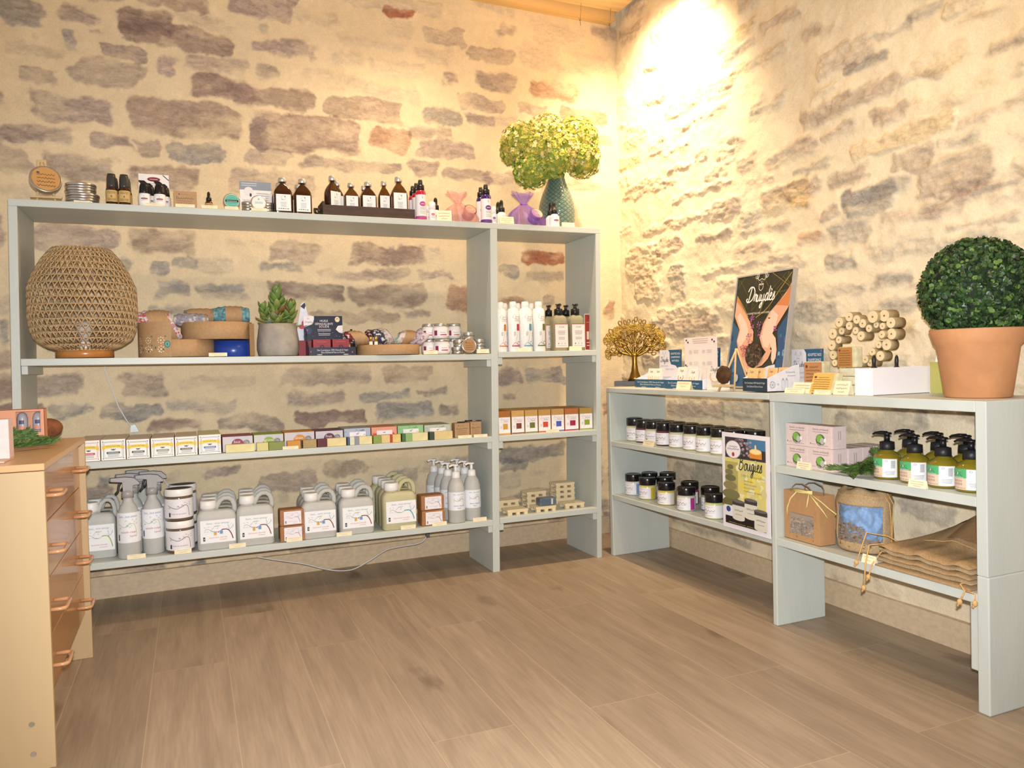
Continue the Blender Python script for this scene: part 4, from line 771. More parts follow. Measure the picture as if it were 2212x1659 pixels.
for i in range(3):
    for j in range(2):
        cx, cy = W_*(0.25+0.28*i), H_*(0.22+0.25*j)
        for q in range(8): a.ell(cx+0.011*math.cos(q*.785), cy+0.011*math.sin(q*.785), 0.0022, 0.0022, '#efe2c4')
        a.ell(cx, cy, 0.003, 0.003, '#efe2c4'); a.ell(cx+0.016, cy+0.014, 0.003, 0.003, '#2f7d78')
for i in range(8): a.ell(W_*(0.3+0.08*i), H_*(0.16+0.05*(i % 3)), 0.0025, 0.004, '#3a5a50' if i % 2 else '#efe2c4')
a.ell(W_*0.93, H_*0.36, 0.010, 0.013, '#2f7d78'); a.ell(W_*0.93, H_*0.36, 0.007, 0.009, '#7fb0a4'); a.ell(W_*0.93, H_*0.36, 0.003, 0.006, '#2f7d78')
a.build('print', t, lambda x, y, d: Vector(((rr+d)*math.cos(a0+x/rr), (rr+d)*math.sin(a0+x/rr), y)))
boxA = (t, r, H)
t2, r2, H2 = drum('round blue gift box carrying an upturned kraft lid', 464, 545, 735, -0.31, name='round_box')
MB().lathe([(r2-.001, 0), (r2, 0.001), (r2, H2), (0.001, H2)], 40).build('box_wall', M('#24449a', rough=0.28, coat=0.2, noise=0.05), t2)
P = t2.location; xk = AX(545, P.z, -0.395)
t = thing('kraft_sleeve', 'thin upright kraft card standing right of the blue round box', 'card', Vector((xk, -0.395, P.z)))
MB().box(-0.008, 0.010, 0, 0.03, 0, ZZ(699, xk, -0.395)-P.z, c=0.0006).build('card', KRAFTD, t)
t3, r3, H3 = drum('shallow round kraft tray on top of the blue round box', 398, 541, 694, -0.30, z=P.z+H2+0.0045)
MB().lathe([(r3-.002, 0.0), (r3, 0.001), (r3, H3), (r3-.003, H3), (r3-.003, 0.004), (0.0001, 0.004)], 48).build('tray_wall', KRAFT, t3)
t3.location.z = P.z+H2+0.0045
pc(451, 491, 762, zs2(AX(470, .95, AF)), 'cream price card in front of the blue round box', seed=11)
# rolled headbands
def floral(c0, c1, c2):
    m = bpy.data.materials.new('printed_fabric'); m.use_nodes = True; N = m.node_tree.nodes; Lk = m.node_tree.links; b = N['Principled BSDF']
    tc = N.new('ShaderNodeTexCoord'); v = N.new('ShaderNodeTexVoronoi'); v.inputs['Scale'].default_value = 130; Lk.new(tc.outputs['Object'], v.inputs['Vector'])
    r = N.new('ShaderNodeValToRGB'); r.color_ramp.interpolation = 'CONSTANT'; e = r.color_ramp.elements; e[0].color = rgb(c0)+(1,); e[1].position = 0.55; e[1].color = rgb(c1)+(1,); x = e.new(0.80); x.color = rgb(c2)+(1,)
    sp = N.new('ShaderNodeSeparateColor'); Lk.new(v.outputs['Color'], sp.inputs[0]); Lk.new(sp.outputs[0], r.inputs[0]); Lk.new(r.outputs[0], b.inputs['Base Color']); b.inputs['Roughness'].default_value = 0.85; return m
FL1 = floral('#d9cdcf', '#b98a94', '#c9503c'); FL2 = floral('#9a96a0', '#c9c2c4', '#8a8690'); FL3 = floral('#5f8f98', '#7fa9ac', '#4f7884'); FL4 = floral('#5a2428', '#c9c0c0', '#8a3030'); FL5 = floral('#3a3f52', '#d9d6d8', '#4a4a5a'); FL6 = floral('#d8cfca', '#c9a09a', '#9ab0a0'); FL7 = floral('#cdbfc8', '#a88a9a', '#e0d4d8')
def roll(label, px0, px1, pyt, pyb, y, fab, band=(0.3, 0.75), tilt=0.0, group='rolled fabric headbands', zb=None):
    x0, x1 = AX(px0, .98, y), AX(px1, .98, y); xm = (x0+x1)/2; z1 = ZZ(pyt, xm, y); z0 = ZZ(pyb, xm, y) if zb is None else zb; h = z1-z0; w = x1-x0
    t = thing('fabric_headband', label, 'headband', Vector((xm, y, z0)), 0, group); d = 0.035
    def prof_(u, v, g=0.0):
        X = -w/2+w*u; a = 2*math.pi*v; return Vector((X+tilt*(0.5+0.5*math.sin(a))*h, (d+g)*math.cos(a), h*0.5+(h*0.5+g)*math.sin(a)*(1-0.25*abs(2*u-1)**3)+0.0015*math.sin(u*40+v*6)))
    MB().grid(lambda u, v: prof_(u, v), 24, 20).build('fabric', fab, t)
    b0, b1 = band; MB().grid(lambda u, v: prof_(b0+(b1-b0)*u, v, 0.0015), 8, 20).build('kraft_band', KRAFT, t)
    return t
zt1 = boxA[0].location.z+0.004
roll('headband roll with pink and red flowers in kraft band, leftmost', 303, 372, 670, 712, -0.27, FL1, (0.45, 0.95), group=None)
roll('slanting pink flowered headband in wide kraft band', 338, 397, 672, 738, -0.34, FL1, (0.10, 0.85), tilt=-0.4, group=None)
roll('grey and gold striped headband roll on the round kraft boxes', 378, 452, 677, 706, -0.31, FL2, (0.9, 0.96), group=None)
roll('orange patterned headband in kraft band behind the grey one', 400, 478, 667, 700, -0.25, floral('#b98a50', '#8a7a5a', '#5a7a80'), (0.1, 0.8), group=None)
roll('teal fabric headband in kraft band at right of the tray', 463, 541, 662, 700, -0.29, FL3, (0.33, 0.78), group=None)
# concrete pot with succulent
P = LA2(602, -0.315); k = 1/ppm(P)
t = thing('succulent_plant', 'green artificial succulent in a round grey concrete pot', 'plant', P)
prof = [(38, 0), (41, 2), (44, 16), (43.5, 34), (41, 52), (38.5, 69), (36, 69), (35.5, 60), (0.01, 59)]
MB().lathe([(r*k, z*k) for r, z in prof], 40).build('pot', M('#a39c92', rough=0.8, noise=0.14, nscale=30, bump=0.3, name='concrete'), t)
rs = random.Random(8); mb = MB(); LG = [M('#6d8a44', rough=0.45, noise=0.15, nscale=30), M('#83904a', rough=0.45, noise=0.2, nscale=30), M('#7c6238', rough=0.5), M('#8a9b84', rough=0.6)]
def leaf(mb, b, d, up, L, w, m, th=0.18):
    d = d.normalized(); s_ = d.cross(up).normalized(); n = s_.cross(d)
    rings = []
    for f, wf, bn in ((0, .25, 0), (.25, .75, .02), (.55, 1, .04), (.8, .72, .08), (.95, .25, .13), (1, .03, .16)):
        c = b+d*L*f+n*L*bn; rings.append([c+s_*w*wf*math.cos(q)+n*w*wf*th*2*math.sin(q) for q in [2*math.pi*j/8 for j in range(8)]])
    mb.loft(rings, m)
for (sx, sy, hh, nl, sc) in ((0, 0, 76, 30, 1.0), (-26, 2, 44, 18, 0.8), (27, -2, 50, 20, 0.8), (-6, -12, 30, 14, .8), (12, 14, 54, 16, .8)):
    b0 = Vector((sx*k*0.7, sy*k, 60*k)); tp = Vector((sx*k*1.15, sy*k, (60+hh)*k))
    mb.tube([b0, tp], 0.004, 6, 3)
    for i in range(nl):
        f = i/nl; c = b0.lerp(tp, 0.05+0.95*f); a = i*2.4; el = math.radians(8+58*f+rs.uniform(-10, 10)); d = Vector((math.cos(a)*math.cos(el), math.sin(a)*math.cos(el), math.sin(el)))
        leaf(mb, c, d, Vector((0, 0, 1)), (37-13*f)*k*sc*rs.uniform(.9, 1.15), 8.2*k*sc, rs.choices((0, 1, 2, 3), (6, 3, 1, .3))[0])
mb.build('foliage', LG, t)
# tall white and red side card + navy counter display
def hexA(mb, x0, x1, y, z0, z1, th, dx=0.0, lean=0.0, m=0):
    return mb.hexa([(x0, y, z0), (x1, y, z0), (x1, y+th, z0), (x0, y+th, z0), (x0+dx, y+lean, z1), (x1+dx, y+lean, z1), (x1+dx, y+th+lean, z1), (x0+dx, y+th+lean, z1)], m)
P = LA2(660, -0.33); k = 1/ppm(P)
t = thing('display_box', 'red and white cardboard display half hidden behind the concrete pot', 'display box', P)
MB().box(-14*k, 13*k, 0, 0.06, 0, 33*k, c=.0008).build('tray', M('#8e1f26', rough=0.5), t)
mb = MB(); mb.extr([(-14*k, 33*k), (13*k, 33*k), (13*k, 70*k), (3*k, 118*k), (-5*k, 112*k), (-14*k, 60*k)], lambda p: Vector((p[0], 0.02, p[1])), lambda p: Vector((p[0], 0.022, p[1]))); mb.build('header_card', M('#dfe0ea', rough=0.5), t)
a = Art(26*k, 80*k, None); a.ell(17*k, 38*k, 8*k, 6*k, '#c0303a'); a.ell(9*k, 30*k, 6*k, 5*k, '#d04048'); a.poly([(8*k, 74*k), (17*k, 83*k), (19*k, 76*k), (16*k, 68*k)], '#20243c'); a.ell(14*k, 8*k, 3*k, 4*k, '#b8bccc'); a.build('print', t, plane_map((-14*k, 0.0195, 33*k), (1, 0, 0), (0, 0, 1)))
NAVY = '#151a33'
P = LA2(716.5, -0.40); k = 1/ppm(P)
t = thing('display_box', 'navy cardboard counter display for solid cleansing oil with red boxes', 'display box', P)
w = 47*k; mb = MB(); mb.box(-49*k, 53*k, -0.012, -0.0105, 0.0, 17*k); mb.hexa([(-40*k, 0.10, 0), (37*k, .10, 0), (37*k, .1015, 0), (-40*k, .1015, 0), (-40*k, .10, 30*k), (37*k, .10, 30*k), (37*k, .1015, 30*k), (-40*k, .1015, 30*k)])
mb.extr([(-.012, 0), (.1, 0), (.1, 58*k), (.07, 58*k), (-.012, 17*k)], lambda p: Vector((-49*k, p[0], p[1])), lambda p: Vector((-47.5*k, p[0], p[1])))
mb.extr([(-.012, 0), (.1, 0), (.1, 58*k), (.07, 58*k), (-.012, 17*k)], lambda p: Vector((51.5*k, p[0], p[1])), lambda p: Vector((53*k, p[0], p[1])))
mb.build('tray', M(NAVY, rough=0.4), t)
hexA(MB(), -52*k, 32*k, 0.068, 33*k, 87*k, 0.0016, dx=0, lean=0.006).build('header_card', M(NAVY, rough=0.4), t)
a = Art(84*k, 54*k, NAVY, rough=0.45); W_, H_ = a.w, a.h
a.line([(0, H_), (W_*0.22, H_), (W_*0.24, H_*0.72), (W_*0.12, H_*0.62), (0, H_*0.55)], W_*0.01, '#e8e4e6')
a.poly([(0, H_), (W_*0.27, H_), (W_*0.27, H_*0.85), (W_*0.20, H_*0.66), (0, H_*0.60)], '#e8e4e6'); a.text('Druydès', W_*0.12, H_*0.72, H_*0.085, '#5a5a70', 'c', 0.25, fit=W_*0.19); a.ell(W_*0.12, H_*0.90, W_*0.03, H_*0.035, '#c9c4cc')
a.text('HUILE', W_*0.52, H_*0.76, H_*0.09, '#ece9ec', 'c'); a.text('DÉMAQUILLANTE', W_*0.52, H_*0.64, H_*0.085, '#ece9ec', 'c', fit=W_*0.46); a.text('SOLIDE', W_*0.52, H_*0.53, H_*0.09, '#ece9ec', 'c'); a.ell(W_*0.475, H_*0.575, W_*0.018, H_*0.035, '#d03a44')
a.lines(W_*0.34, H_*0.44, W_*0.36, 2, H_*0.06, '#b8b8c8', t=H_*0.025); a.lines(W_*0.36, H_*0.27, W_*0.32, 2, H_*0.06, '#b8b8c8', t=H_*0.025)
a.ell(W_*0.87, H_*0.86, W_*0.065, H_*0.11, '#e8d8b8'); a.ell(W_*0.87, H_*0.85, W_*0.035, H_*0.06, '#c8963c'); a.ell(W_*0.87, H_*0.83, W_*0.025, H_*0.04, '#f4eee0')
a.poly([(W_, H_*0.62), (W_*0.88, H_*0.6), (W_*0.82, H_*0.45), (W_*0.9, H_*0.33), (W_, H_*0.28)], '#e8e4e6'); a.ell(W_*0.12, H_*0.4, W_*0.09, H_*0.13, '#1f3f68'); a.ell(W_*0.09, H_*0.42, W_*0.02, H_*0.035, '#d03a44')
rs = random.Random(1)
for i in range(26): a.ell(rs.uniform(0.02, .98)*W_, rs.uniform(0.02, 0.35)*H_, W_*.005, W_*.005, rs.choice(['#d03a44', '#8a9ac8', '#e8e4e6']))
a.build('print', t, plane_map((-52*k, 0.0672, 33*k), (1, 0, 0), (0, .006, 54*k)))
a = Art(100*k, 17*k, NAVY, rough=0.45); a.text('Des Cosmétiques 100% Naturels & Vegan', 50*k, 9.4*k, 3.6*k, '#dcdce6', 'c', fit=66*k); a.text('Zéro Déchet & Faits en France', 50*k, 4.4*k, 3.6*k, '#dcdce6', 'c', fit=50*k); a.ell(4*k, 8*k, 1.4*k, 1.4*k, '#c04a50'); a.ell(92*k, 6*k, 1.6*k, 1.6*k, '#c04a50'); a.ell(78*k, 1.4*k, 6*k, .6*k, '#e8e4e6'); a.ell(22*k, 1.4*k, 6*k, .6*k, '#e8e4e6')
a.build('print', t, plane_map((-48.5*k, -.0122, 0), (1, 0, 0), (0, 0, 1)))
for i, (x0, x1) in enumerate(((-38*k, -1*k), (3*k, 39*k))):
    b = thing('soap_box', ('left' if i == 0 else 'right')+' red box standing in the navy display', 'box', P+Vector(((x0+x1)/2, 0.0, 0.001)), 0, 'red boxes in navy display'); w = x1-x0
    MB().box(-w/2, w/2, 0.004, 0.05, 0, 34*k, c=.0008).build('carton', M('#8f2430', rough=0.45), b); a = Art(w, 34*k, None); a.ell(w/2, 18*k, 5*k, 4*k, '#3a1a24'); a.ell(w/2, 18*k, 2*k, 2*k, '#8f2430'); a.lines(w*.2, 28*k, w*.6, 1, 3*k, '#b05a64'); a.frame(w*.05, 2*k, w*.95, 32*k, .4*k, '#a84a54'); a.build('print', b, plane_map((-w/2, .004, 0), (1, 0, 0), (0, 0, 1)))
# round tray with headbands and lip balms
P = LA2(839, -0.33); r = 67/ppm(P)
t = thing('round_tray', 'shallow round kraft tray with flowery headbands and lip balms', 'tray', P); k = 1/ppm(P)
MB().lathe([(r-.001, 0), (r, .001), (r, 21*k), (r-.003, 21*k), (r-.003, .004), (0.0001, .004)], 48).build('tray_wall', KRAFT, t)
for i, (px0, px1, pyt, fab, tl, bd, lb, yy) in enumerate(((757, 800, 715, FL4, -0.55, (0.25, 1.0), 'dark red flowered headband in the round tray, leftmost', -0.34), (797, 812, 712, FL4, -0.2, (.9, .95), 'slim red and blue headband second from left in the round tray', -0.30), (812, 836, 711, FL5, -0.35, (.9, .95), 'navy and white headband in the round tray', -0.33), (826, 852, 709, FL6, -0.45, (.9, .95), 'pale flowered headband right of the navy one in the tray', -0.29), (850, 884, 714, FL6, 0.5, (0.35, 1.0), 'pale headband with orange flowers leaning right in the tray', -0.33), (880, 898, 709, FL7, 0.7, (.9, .95), 'mauve and white headband at right of the tray', -0.32), (896, 912, 716, FL7, 0.6, (.9, .95), 'mauve headband at the far right edge of the tray', -0.35))):
    roll(lb, px0, px1, pyt, 745, yy, fab, bd, tilt=tl, group=None)
for i, px in enumerate((802, 813)):
    Q = LA2(px, -0.375); Q.z += 21*k*0.2; b = thing('lip_balm', ('left' if i == 0 else 'right')+' white lip balm tube with gold cap in the tray', 'lip balm', Q, 0, 'lip balms with gold caps'); r_ = 4/ppm(Q)
    MB().lathe([(r_, 0.0), (r_, 24*k)], 14).build('tube_body', WB, b); MB().lathe([(r_, 24.2*k), (r_, 33*k), (r_*.9, 34*k)], 14).build('cap', M('#c9a85a', rough=0.25, metal=0.7), b)
# glass yogurt-like jars and aluminium tins
def cosjar(label, P, r, h, c, group='white cream jars with metal lids'):
    t = thing('cream_jar', label, 'jar', P, 0, group)
    MB().lathe([(r*.80, 0), (r*.92, .003), (r, h*.25), (r, h*.58), (r*.86, h*.78), (r*.84, h*.84)], 28).build('jar_body', M('#ebe6e2', rough=0.12, coat=0.7, noise=0.02), t)
    MB().lathe([(r*.90, h*.82), (r*.92, h*.84), (r*.92, h*.97), (r*.88, h)], 28).build('lid', SILV, t)
    a = Art(r*4.4, h*.42, '#efe9e8', step=.003); W_, H_ = a.w, a.h; a.rect(W_*.25, H_*.12, W_*.34, H_*.9, '#8a2a5a'); a.text('flaure', W_*.42, H_*.5, H_*.22, '#9a5a72', 'l', fit=W_*.14); a.rect(W_*.42, H_*.14, W_*.60, H_*.30, c); a.lines(W_*.62, H_*.8, W_*.08, 3, H_*.14, '#9ab09a')
    a.build('label', t, cyl_map(r, h*.16, a.w)); return t
zz = zs2(AX(955, .95, -.38))
for px, hw, y, lv, c, lb in ((928, 18, -.35, 0, '#a02a4a', 'left jar of the lower row of cream jars'), (955, 20.5, -.39, 0, '#a02a4a', 'middle jar of the lower row of cream jars'), (980, 17.5, -.325, 0, '#b0704a', 'right jar of the lower row, behind the tins'), (928, 17, -.35, 1, '#a02a4a', 'left jar of the upper row of cream jars'), (953, 20, -.39, 1, '#a02a4a', 'middle jar of the upper row of cream jars'), (982, 17, -.325, 1, '#b0704a', 'right jar of the upper row, orange strip')):
    P = LA(px, zz, y); r = hw*.92/ppm(P); cosjar(lb, P+Vector((0, 0, lv*33.0/ppm(P))), r, 32.6/ppm(P), c)
for px, lv, y, lb in ((989, 0, -.39, 'bottom tin left of the cork-coloured tin'), (993, 1, -.385, 'second tin up behind the cork-coloured tin'), (1013, 1.98, -.378, 'topmost of the small aluminium tins'), (1036, 0, -.385, 'bottom tin right of the cork-coloured tin'), (1036, 1, -.385, 'upper tin right of the cork-coloured tin')):
    P = LA(px, zz-.0005, y); k = 1/ppm(P); tin(lb+' on second shelf', P+Vector((0, 0, lv*15.6*k)), 13.6*k, 15.0*k, group='small tins at the divider')
P = LA(1012, zz, -.422); k = 1/ppm(P); tin('round tin with kraft lid label standing on its rim by the divider', P+Vector((0, .0, 16.5*k)), 16.3*k, .015, lean=.08, art=disc_art('#ab8258', ink('#6a4a2a')), group='small round tins')
pc(916, 946, 757, zz, 'cream price card before the white cream jars', seed=12); pc(1031, 1057, 754, zz, 'cream price card before the tins near the divider', seed=13)
# ------------------------------------------------------------------ second shelf, right bay
zr2 = .9495
def tubeb(label, P, r, h, c):
    t = thing('care_tube', label, 'bottle', P, 0, 'white shower bottles with coloured squares')
    MB().lathe([(r*.96, 0), (r, .002), (r*.99, h*.80), (r*.80, h*.86)], 26).build('bottle_body', WHITE, t); MB().lathe([(r*.62, h*.855), (r*.60, h*.96), (r*.55, h*.975), (r*.5, h)], 22).build('cap', M('#f3f0ec', rough=.3, noise=0), t)
    a = Art(r*4.6, h*.66, None, step=.003); W_, H_ = a.w, a.h
    a.line([(W_*.40, H_*.86), (W_*.46, H_*.97), (W_*.52, H_*.90), (W_*.46, H_*.84), (W_*.40, H_*.92)], W_*.006, '#8a7a80'); a.text("eos de cal", W_*.60, H_*.88, H_*.055, '#8a6a72', 'c', .1, fit=W_*.2); a.text("d'ânesse", W_*.57, H_*.81, H_*.055, '#8a6a72', 'c', .1, fit=W_*.18); a.lines(W_*.46, H_*.77, W_*.22, 1, H_*.03, c)
    a.rect(W_*.55, H_*.48, W_*.68, H_*.68, c); a.line([(W_*.5, H_*.1), (W_*.57, H_*.4), (W_*.60, H_*.72)], W_*.006, '#6a6a60'); a.line([(W_*.44, H_*.3), (W_*.5, H_*.5), (W_*.58, H_*.6)], W_*.005, '#8a8a80'); a.lines(W_*.42, H_*.42, W_*.10, 3, H_*.04, '#9a9a94'); a.line([(W_*.38, H_*.04), (W_*.48, H_*.12), (W_*.56, H_*.06)], W_*.012, c); a.ell(W_*.62, H_*.10, W_*.06, H_*.055, c); a.ell(W_*.62, H_*.10, W_*.045, H_*.04, '#e8e4e0'); a.rect(W_*.36, H_*.0, W_*.76, H_*.035, c)
    a.build('print', t, cyl_map(r, h*.10, W_)); return t
for px, hw, pyt, y, c, lb in ((1083, 12, 653, -.40, '#c77a2a', 'front white bottle with orange square'), (1110, 13, 652, -.40, '#b51f4a', 'front white bottle with red square'), (1136, 14, 652, -.40, '#4a9ab4', 'front white bottle with blue square'), (1165, 13.5, 652, -.40, '#6a6f2a', 'front white bottle with olive green square'), (1092, 11, 655, -.34, '#b51f4a', 'white bottle behind the orange-square one'), (1120, 11, 655, -.34, '#4a9ab4', 'white bottle behind the red-square one'), (1149, 11, 655, -.34, '#6a6f2a', 'white bottle behind the blue-square one')):
    P = LA(px, zr2, y); tubeb(lb+', right bay', P, hw/ppm(P), ZZ(pyt, P.x, y)-zr2, c)
def oilpump(label, P, w, h, rotz=0.0):
    t = thing('pump_bottle', label, 'bottle', P, rotz, 'square clear pump bottles with red-edged labels')
    rg = [rrect(w*f, w*f*.8, w*.2*f, z) for f, z in ((.94, 0), (1, .004), (1, h*.62), (.92, h*.69), (.70, h*.735), (.40, h*.76), (.40, h*.78))]
    MB().loft(rg).build('bottle_body', M('#e6e2bc', rough=.05, trans=.65, ior=1.3, noise=0, name='clear_oil_bottle'), t)
    MB().lathe([(w*.27, h*.75), (w*.27, h*.88), (w*.13, h*.90)], 18).build('collar', BLACK, t)
    mb = MB(); mb.lathe([(w*.11, h*.895), (w*.11, h*.975)], 12); mb.loft([rrect(w*.34, w*.22, w*.08, h*.968), rrect(w*.36, w*.24, w*.1, h*.992)]); mb.tube([(0, -w*.05, h*.98), (-w*.02, -w*.3, h*.982), (-w*.02, -w*.40, h*.965)], w*.06, 8); mb.build('pump_head', M('#3f3c3c', rough=.25), t)
    a = Art(w*.92, h*.51, '#e9e2de'); W_, H_ = a.w, a.h; a.frame(0, 0, W_, H_, W_*.018, '#a8452a'); a.rect(0, H_*.97, W_, H_, '#a8452a'); a.text('Druydès', W_/2, H_*.84, H_*.06, '#5a5458', 'c', .25, fit=W_*.4); a.lines(W_*.2, H_*.68, W_*.6, 3, H_*.06, '#9a9294'); a.lines(W_*.25, H_*.42, W_*.5, 2, H_*.06, '#9a9294')
    for i in range(3): a.ell(W_*(.25+.25*i), H_*.18, W_*.04, W_*.04, '#3a3638'); a.ell(W_*(.25+.25*i), H_*.18, W_*.025, W_*.025, '#e9e2de' if i else '#3a3638')
    a.lines(W_*.14, H_*.08, W_*.72, 1, H_*.04, '#9a9294'); a.build('label', t, plane_map((-w*.46, -w*.4, h*.06), (1, 0, 0), (0, 0, 1))); return t
for px, hw, pyt, y, lb in ((1208, 18, 656, -.385, 'left of the two front clear oil pump bottles'), (1244, 18, 656, -.385, 'right of the two front clear oil pump bottles'), (1187, 15, 659, -.33, 'clear oil pump bottle half hidden at the left, behind'), (1224, 15, 659, -.30, 'clear oil pump bottle behind, between the front two')):
    P = LA(px, zr2, y); oilpump(lb, P, 1.88*hw/ppm(P), ZZ(pyt, P.x, y)-zr2)
def artr(a, W_, H_):
    a.rect(W_*.04, H_*.02, W_*.98, H_*.98, '#93301f'); a.lines(W_*.3, H_*.92, W_*.5, 2, H_*.05, '#4a1810'); a.rect(W_*.15, H_*.76, W_*.9, H_*.775, '#c9803a'); a.rect(W_*.18, H_*.30, W_*.40, H_*.52, '#d8c4b0'); a.lines(W_*.45, H_*.66, W_*.3, 4, H_*.08, '#4a1810'); a.lines(W_*.15, H_*.2, W_*.7, 2, H_*.08, '#d8a890')
tinycard('dark red information panel standing at the right end of second shelf', 1264, 1286, 678, -.37, zr2, artr, th=.008, bg='#cfc6c4')
pc(1119, 1148, 752, zr2, 'cream price card before the white shower bottles', seed=14); pc(1231, 1257, 748, zr2, 'cream price card before the clear oil pump bottles', seed=15)
# ------------------------------------------------------------------ third shelf
z3 = .5880
def cartonrow(px0, px1, pyt, y, n, d, mk, labels, group, side, z=z3, gap=.0012, rt=.0008):
    x0, x1 = AX(px0, z, y), AX(px1, z, y); h = ZZ(pyt, (x0+x1)/2, y)-z; w = x1-x0; first = None
    for i in range(n):
        P = Vector(((x0+x1)/2, y+i*(d+gap), z))
        if first is None:
            t = thing('soap_carton', labels[0], 'soap box', P, 0, group); MB().box(-w/2, w/2, 0, d, 0, h, c=rt).build('carton', side, t)
            a = Art(w*.98, h*.98, None); mk(a, a.w, a.h); a.build('print', t, plane_map((-w*.49, 0, h*.01), (1, 0, 0), (0, 0, 1)), eps=.00008); first = t
        else: dup(first, P, 0.0, labels[1] % ('second', 'third', 'fourth', 'fifth', 'sixth')[i-1], group)
def honey(c, bg='#eeeeea'):
    def f(a, W, H):
        a.rect(0, 0, W, H, bg); a.frame(W*.08, H*.08, W*.92, H*.90, W*.015, c); a.frame(W*.13, H*.12, W*.87, H*.86, W*.008, c)
        for x in (.08, .92):
            for y_ in (.08, .90): a.ell(W*x, H*y_, W*.045, H*.05, bg); a.ell(W*x, H*y_, W*.025, H*.03, c)
        a.poly([(W*.04, H*.50), (W*.14, H*.54), (W*.14, H*.74), (W*.04, H*.70)], '#e9b93a'); a.poly([(W*.96, H*.50), (W*.86, H*.54), (W*.86, H*.74), (W*.96, H*.70)], '#e9b93a')
        a.line([(W*.10, H*.62), (W*.3, H*.66), (W*.5, H*.675), (W*.7, H*.66), (W*.90, H*.62)], H*.17, '#efcf4a'); a.text('SAVON NATUREL', W*.5, H*.635, H*.075, '#5a5030', 'c', fit=W*.62)
        a.ell(W*.5, H*.50, W*.02, H*.05, '#2e2a28'); a.line([(W*.40, H*.53), (W*.5, H*.50), (W*.60, H*.53)], H*.03, '#2e2a28'); a.line([(W*.42, H*.47), (W*.5, H*.49), (W*.58, H*.47)], H*.02, '#2e2a28')
        a.rect(W*.22, H*.30, W*.78, H*.40, c); a.rect(W*.28, H*.34, W*.72, H*.36, bg); a.lines(W*.25, H*.24, W*.5, 2, H*.07, '#8a8a86')
    return f
HC = ('#b8303c', '#2f4a48', '#23332f', '#7a7f6e', '#4a3c3a', '#3f6db0')
HN = ('red', 'dark teal', 'black', 'grey-green', 'brown', 'blue')
tops = ('#dcc8b8', '#e0d2bc', '#dfcfc0', '#dccabc', '#e2d0b8', '#e4d8a8')
for i, (a_, b_) in enumerate(((167, 217), (219, 272), (274, 324), (327, 377), (379, 427), (430, 478))):
    yy = -.418
    cartonrow(a_, b_, (952, 949, 949, 946, 943, 939)[i], yy, 5, .047, honey(HC[i]), ['white natural soap box with %s frame, front of its file' % HN[i], 'white natural soap box with '+HN[i]+' frame, %s in its file'], 'files of white natural soap boxes', M(tops[i], rough=.5))
def circ(c, txt):
    def f(a, W, H):
        a.rect(0, 0, W, H, '#c9c7cc'); rs = random.Random(len(txt))
        for i in range(10): a.line([(W*rs.uniform(0, 1), H*rs.uniform(0, 1)) for _ in range(3)], W*.008, '#bbb8be')
        a.ell(W*.50, H*.42, W*.22, H*.42, c); a.text(txt[0], W*.47, H*.56, H*.16, '#e8e2e4', 'c', .1); a.text(txt[1], W*.47, H*.38, H*.16, '#e8e2e4', 'c', .1); a.ell(W*.79, H*.52, W*.115, H*.22, '#77777c'); a.lines(W*.73, H*.6, W*.12, 3, H*.06, '#a8a8ac')
        a.rect(0, H*.985, W, H, c)
    return f
GT = ('#8a3050', '#8aa82a', '#c98a2a', '#5a2548')
for i, (a_, b_, tx, nm) in enumerate(((481, 547, ('Sous', 'douceur'), 'magenta'), (549, 613, ('Agrume', 'vert'), 'lime green'), (615, 680, ('Grain', 'de miel'), 'orange'), (682, 742, ('Fruit', 'divin'), 'plum'))):
    cartonrow(a_, b_, (942, 938, 933, 930)[i], -.395, 3, .042, circ(GT[i], tx), ['grey marbled soap box with %s circle, front of its file' % nm, 'grey marbled soap box with '+nm+' circle, %s in its file'], 'files of grey marbled soap boxes', M(GT[i], rough=.5))
def patt(kind):
    def f(a, W, H):
        bg = {'blue': '#a9b3c6', 'poppy': '#dd9a86', 'green': '#8fc08a', 'sage': '#b9c0b4'}[kind]; a.rect(0, 0, W, H, bg); rs = random.Random(3)
        c2 = {'blue': '#5a6ea0', 'poppy': '#e8b0a0', 'green': '#5a9a5a', 'sage': '#8f9a8c'}[kind]
        for i in range(26 if kind != 'poppy' else 4):
            x, y_ = rs.uniform(0, .95)*W, rs.uniform(0, .9)*H; a.line([(x, y_), (min(W, x+W*.05), min(H, y_+H*.08)), (min(W, x+W*.09), y_)], W*.012, c2)
        if kind == 'poppy':
            for x in (.12, .82): a.ell(W*x, H*.42, W*.11, H*.20, '#cf3a2a'); a.ell(W*(x-.03), H*.52, W*.06, H*.12, '#e0503c')
        a.rect(W*.2, H*.16, W*.82, H*.78, '#e8e6ea'); a.ell(W*.5, H*.64, W*.06, H*.03, '#8a8a90'); a.lines(W*.38, H*.5, W*.24, 1, H*.05, '#b0aeb4')
    return f
for i, (a_, b_, kd, nm, sc) in enumerate(((744, 801, 'blue', 'blue patterned', '#9aa0a8'), (803, 858, 'poppy', 'orange poppy', '#c8794a'), (860, 915, 'green', 'green leafy', '#9ab07a'), (917, 974, 'sage', 'sage grey leafy', '#8f9270'))):
    cartonrow(a_, b_, (925, 922, 919, 917)[i], -.395, 3, .045, patt(kd), ['%s soap box, front of its file' % nm, nm+' soap box, %s in its file'], 'files of patterned soap boxes', M(sc, rough=.5))
for i, (a_, b_) in enumerate(((983, 1015), (1017, 1040))):
    for j in range(3): kraftbox('kraft soap box on third shelf, %s file at divider, %s' % (('left', 'right')[i], ('front one', 'second back', 'third back')[j]), a_, b_, (914, 911)[i], -.395+j*.046, z3, .042, group='kraft soap boxes at the divider')
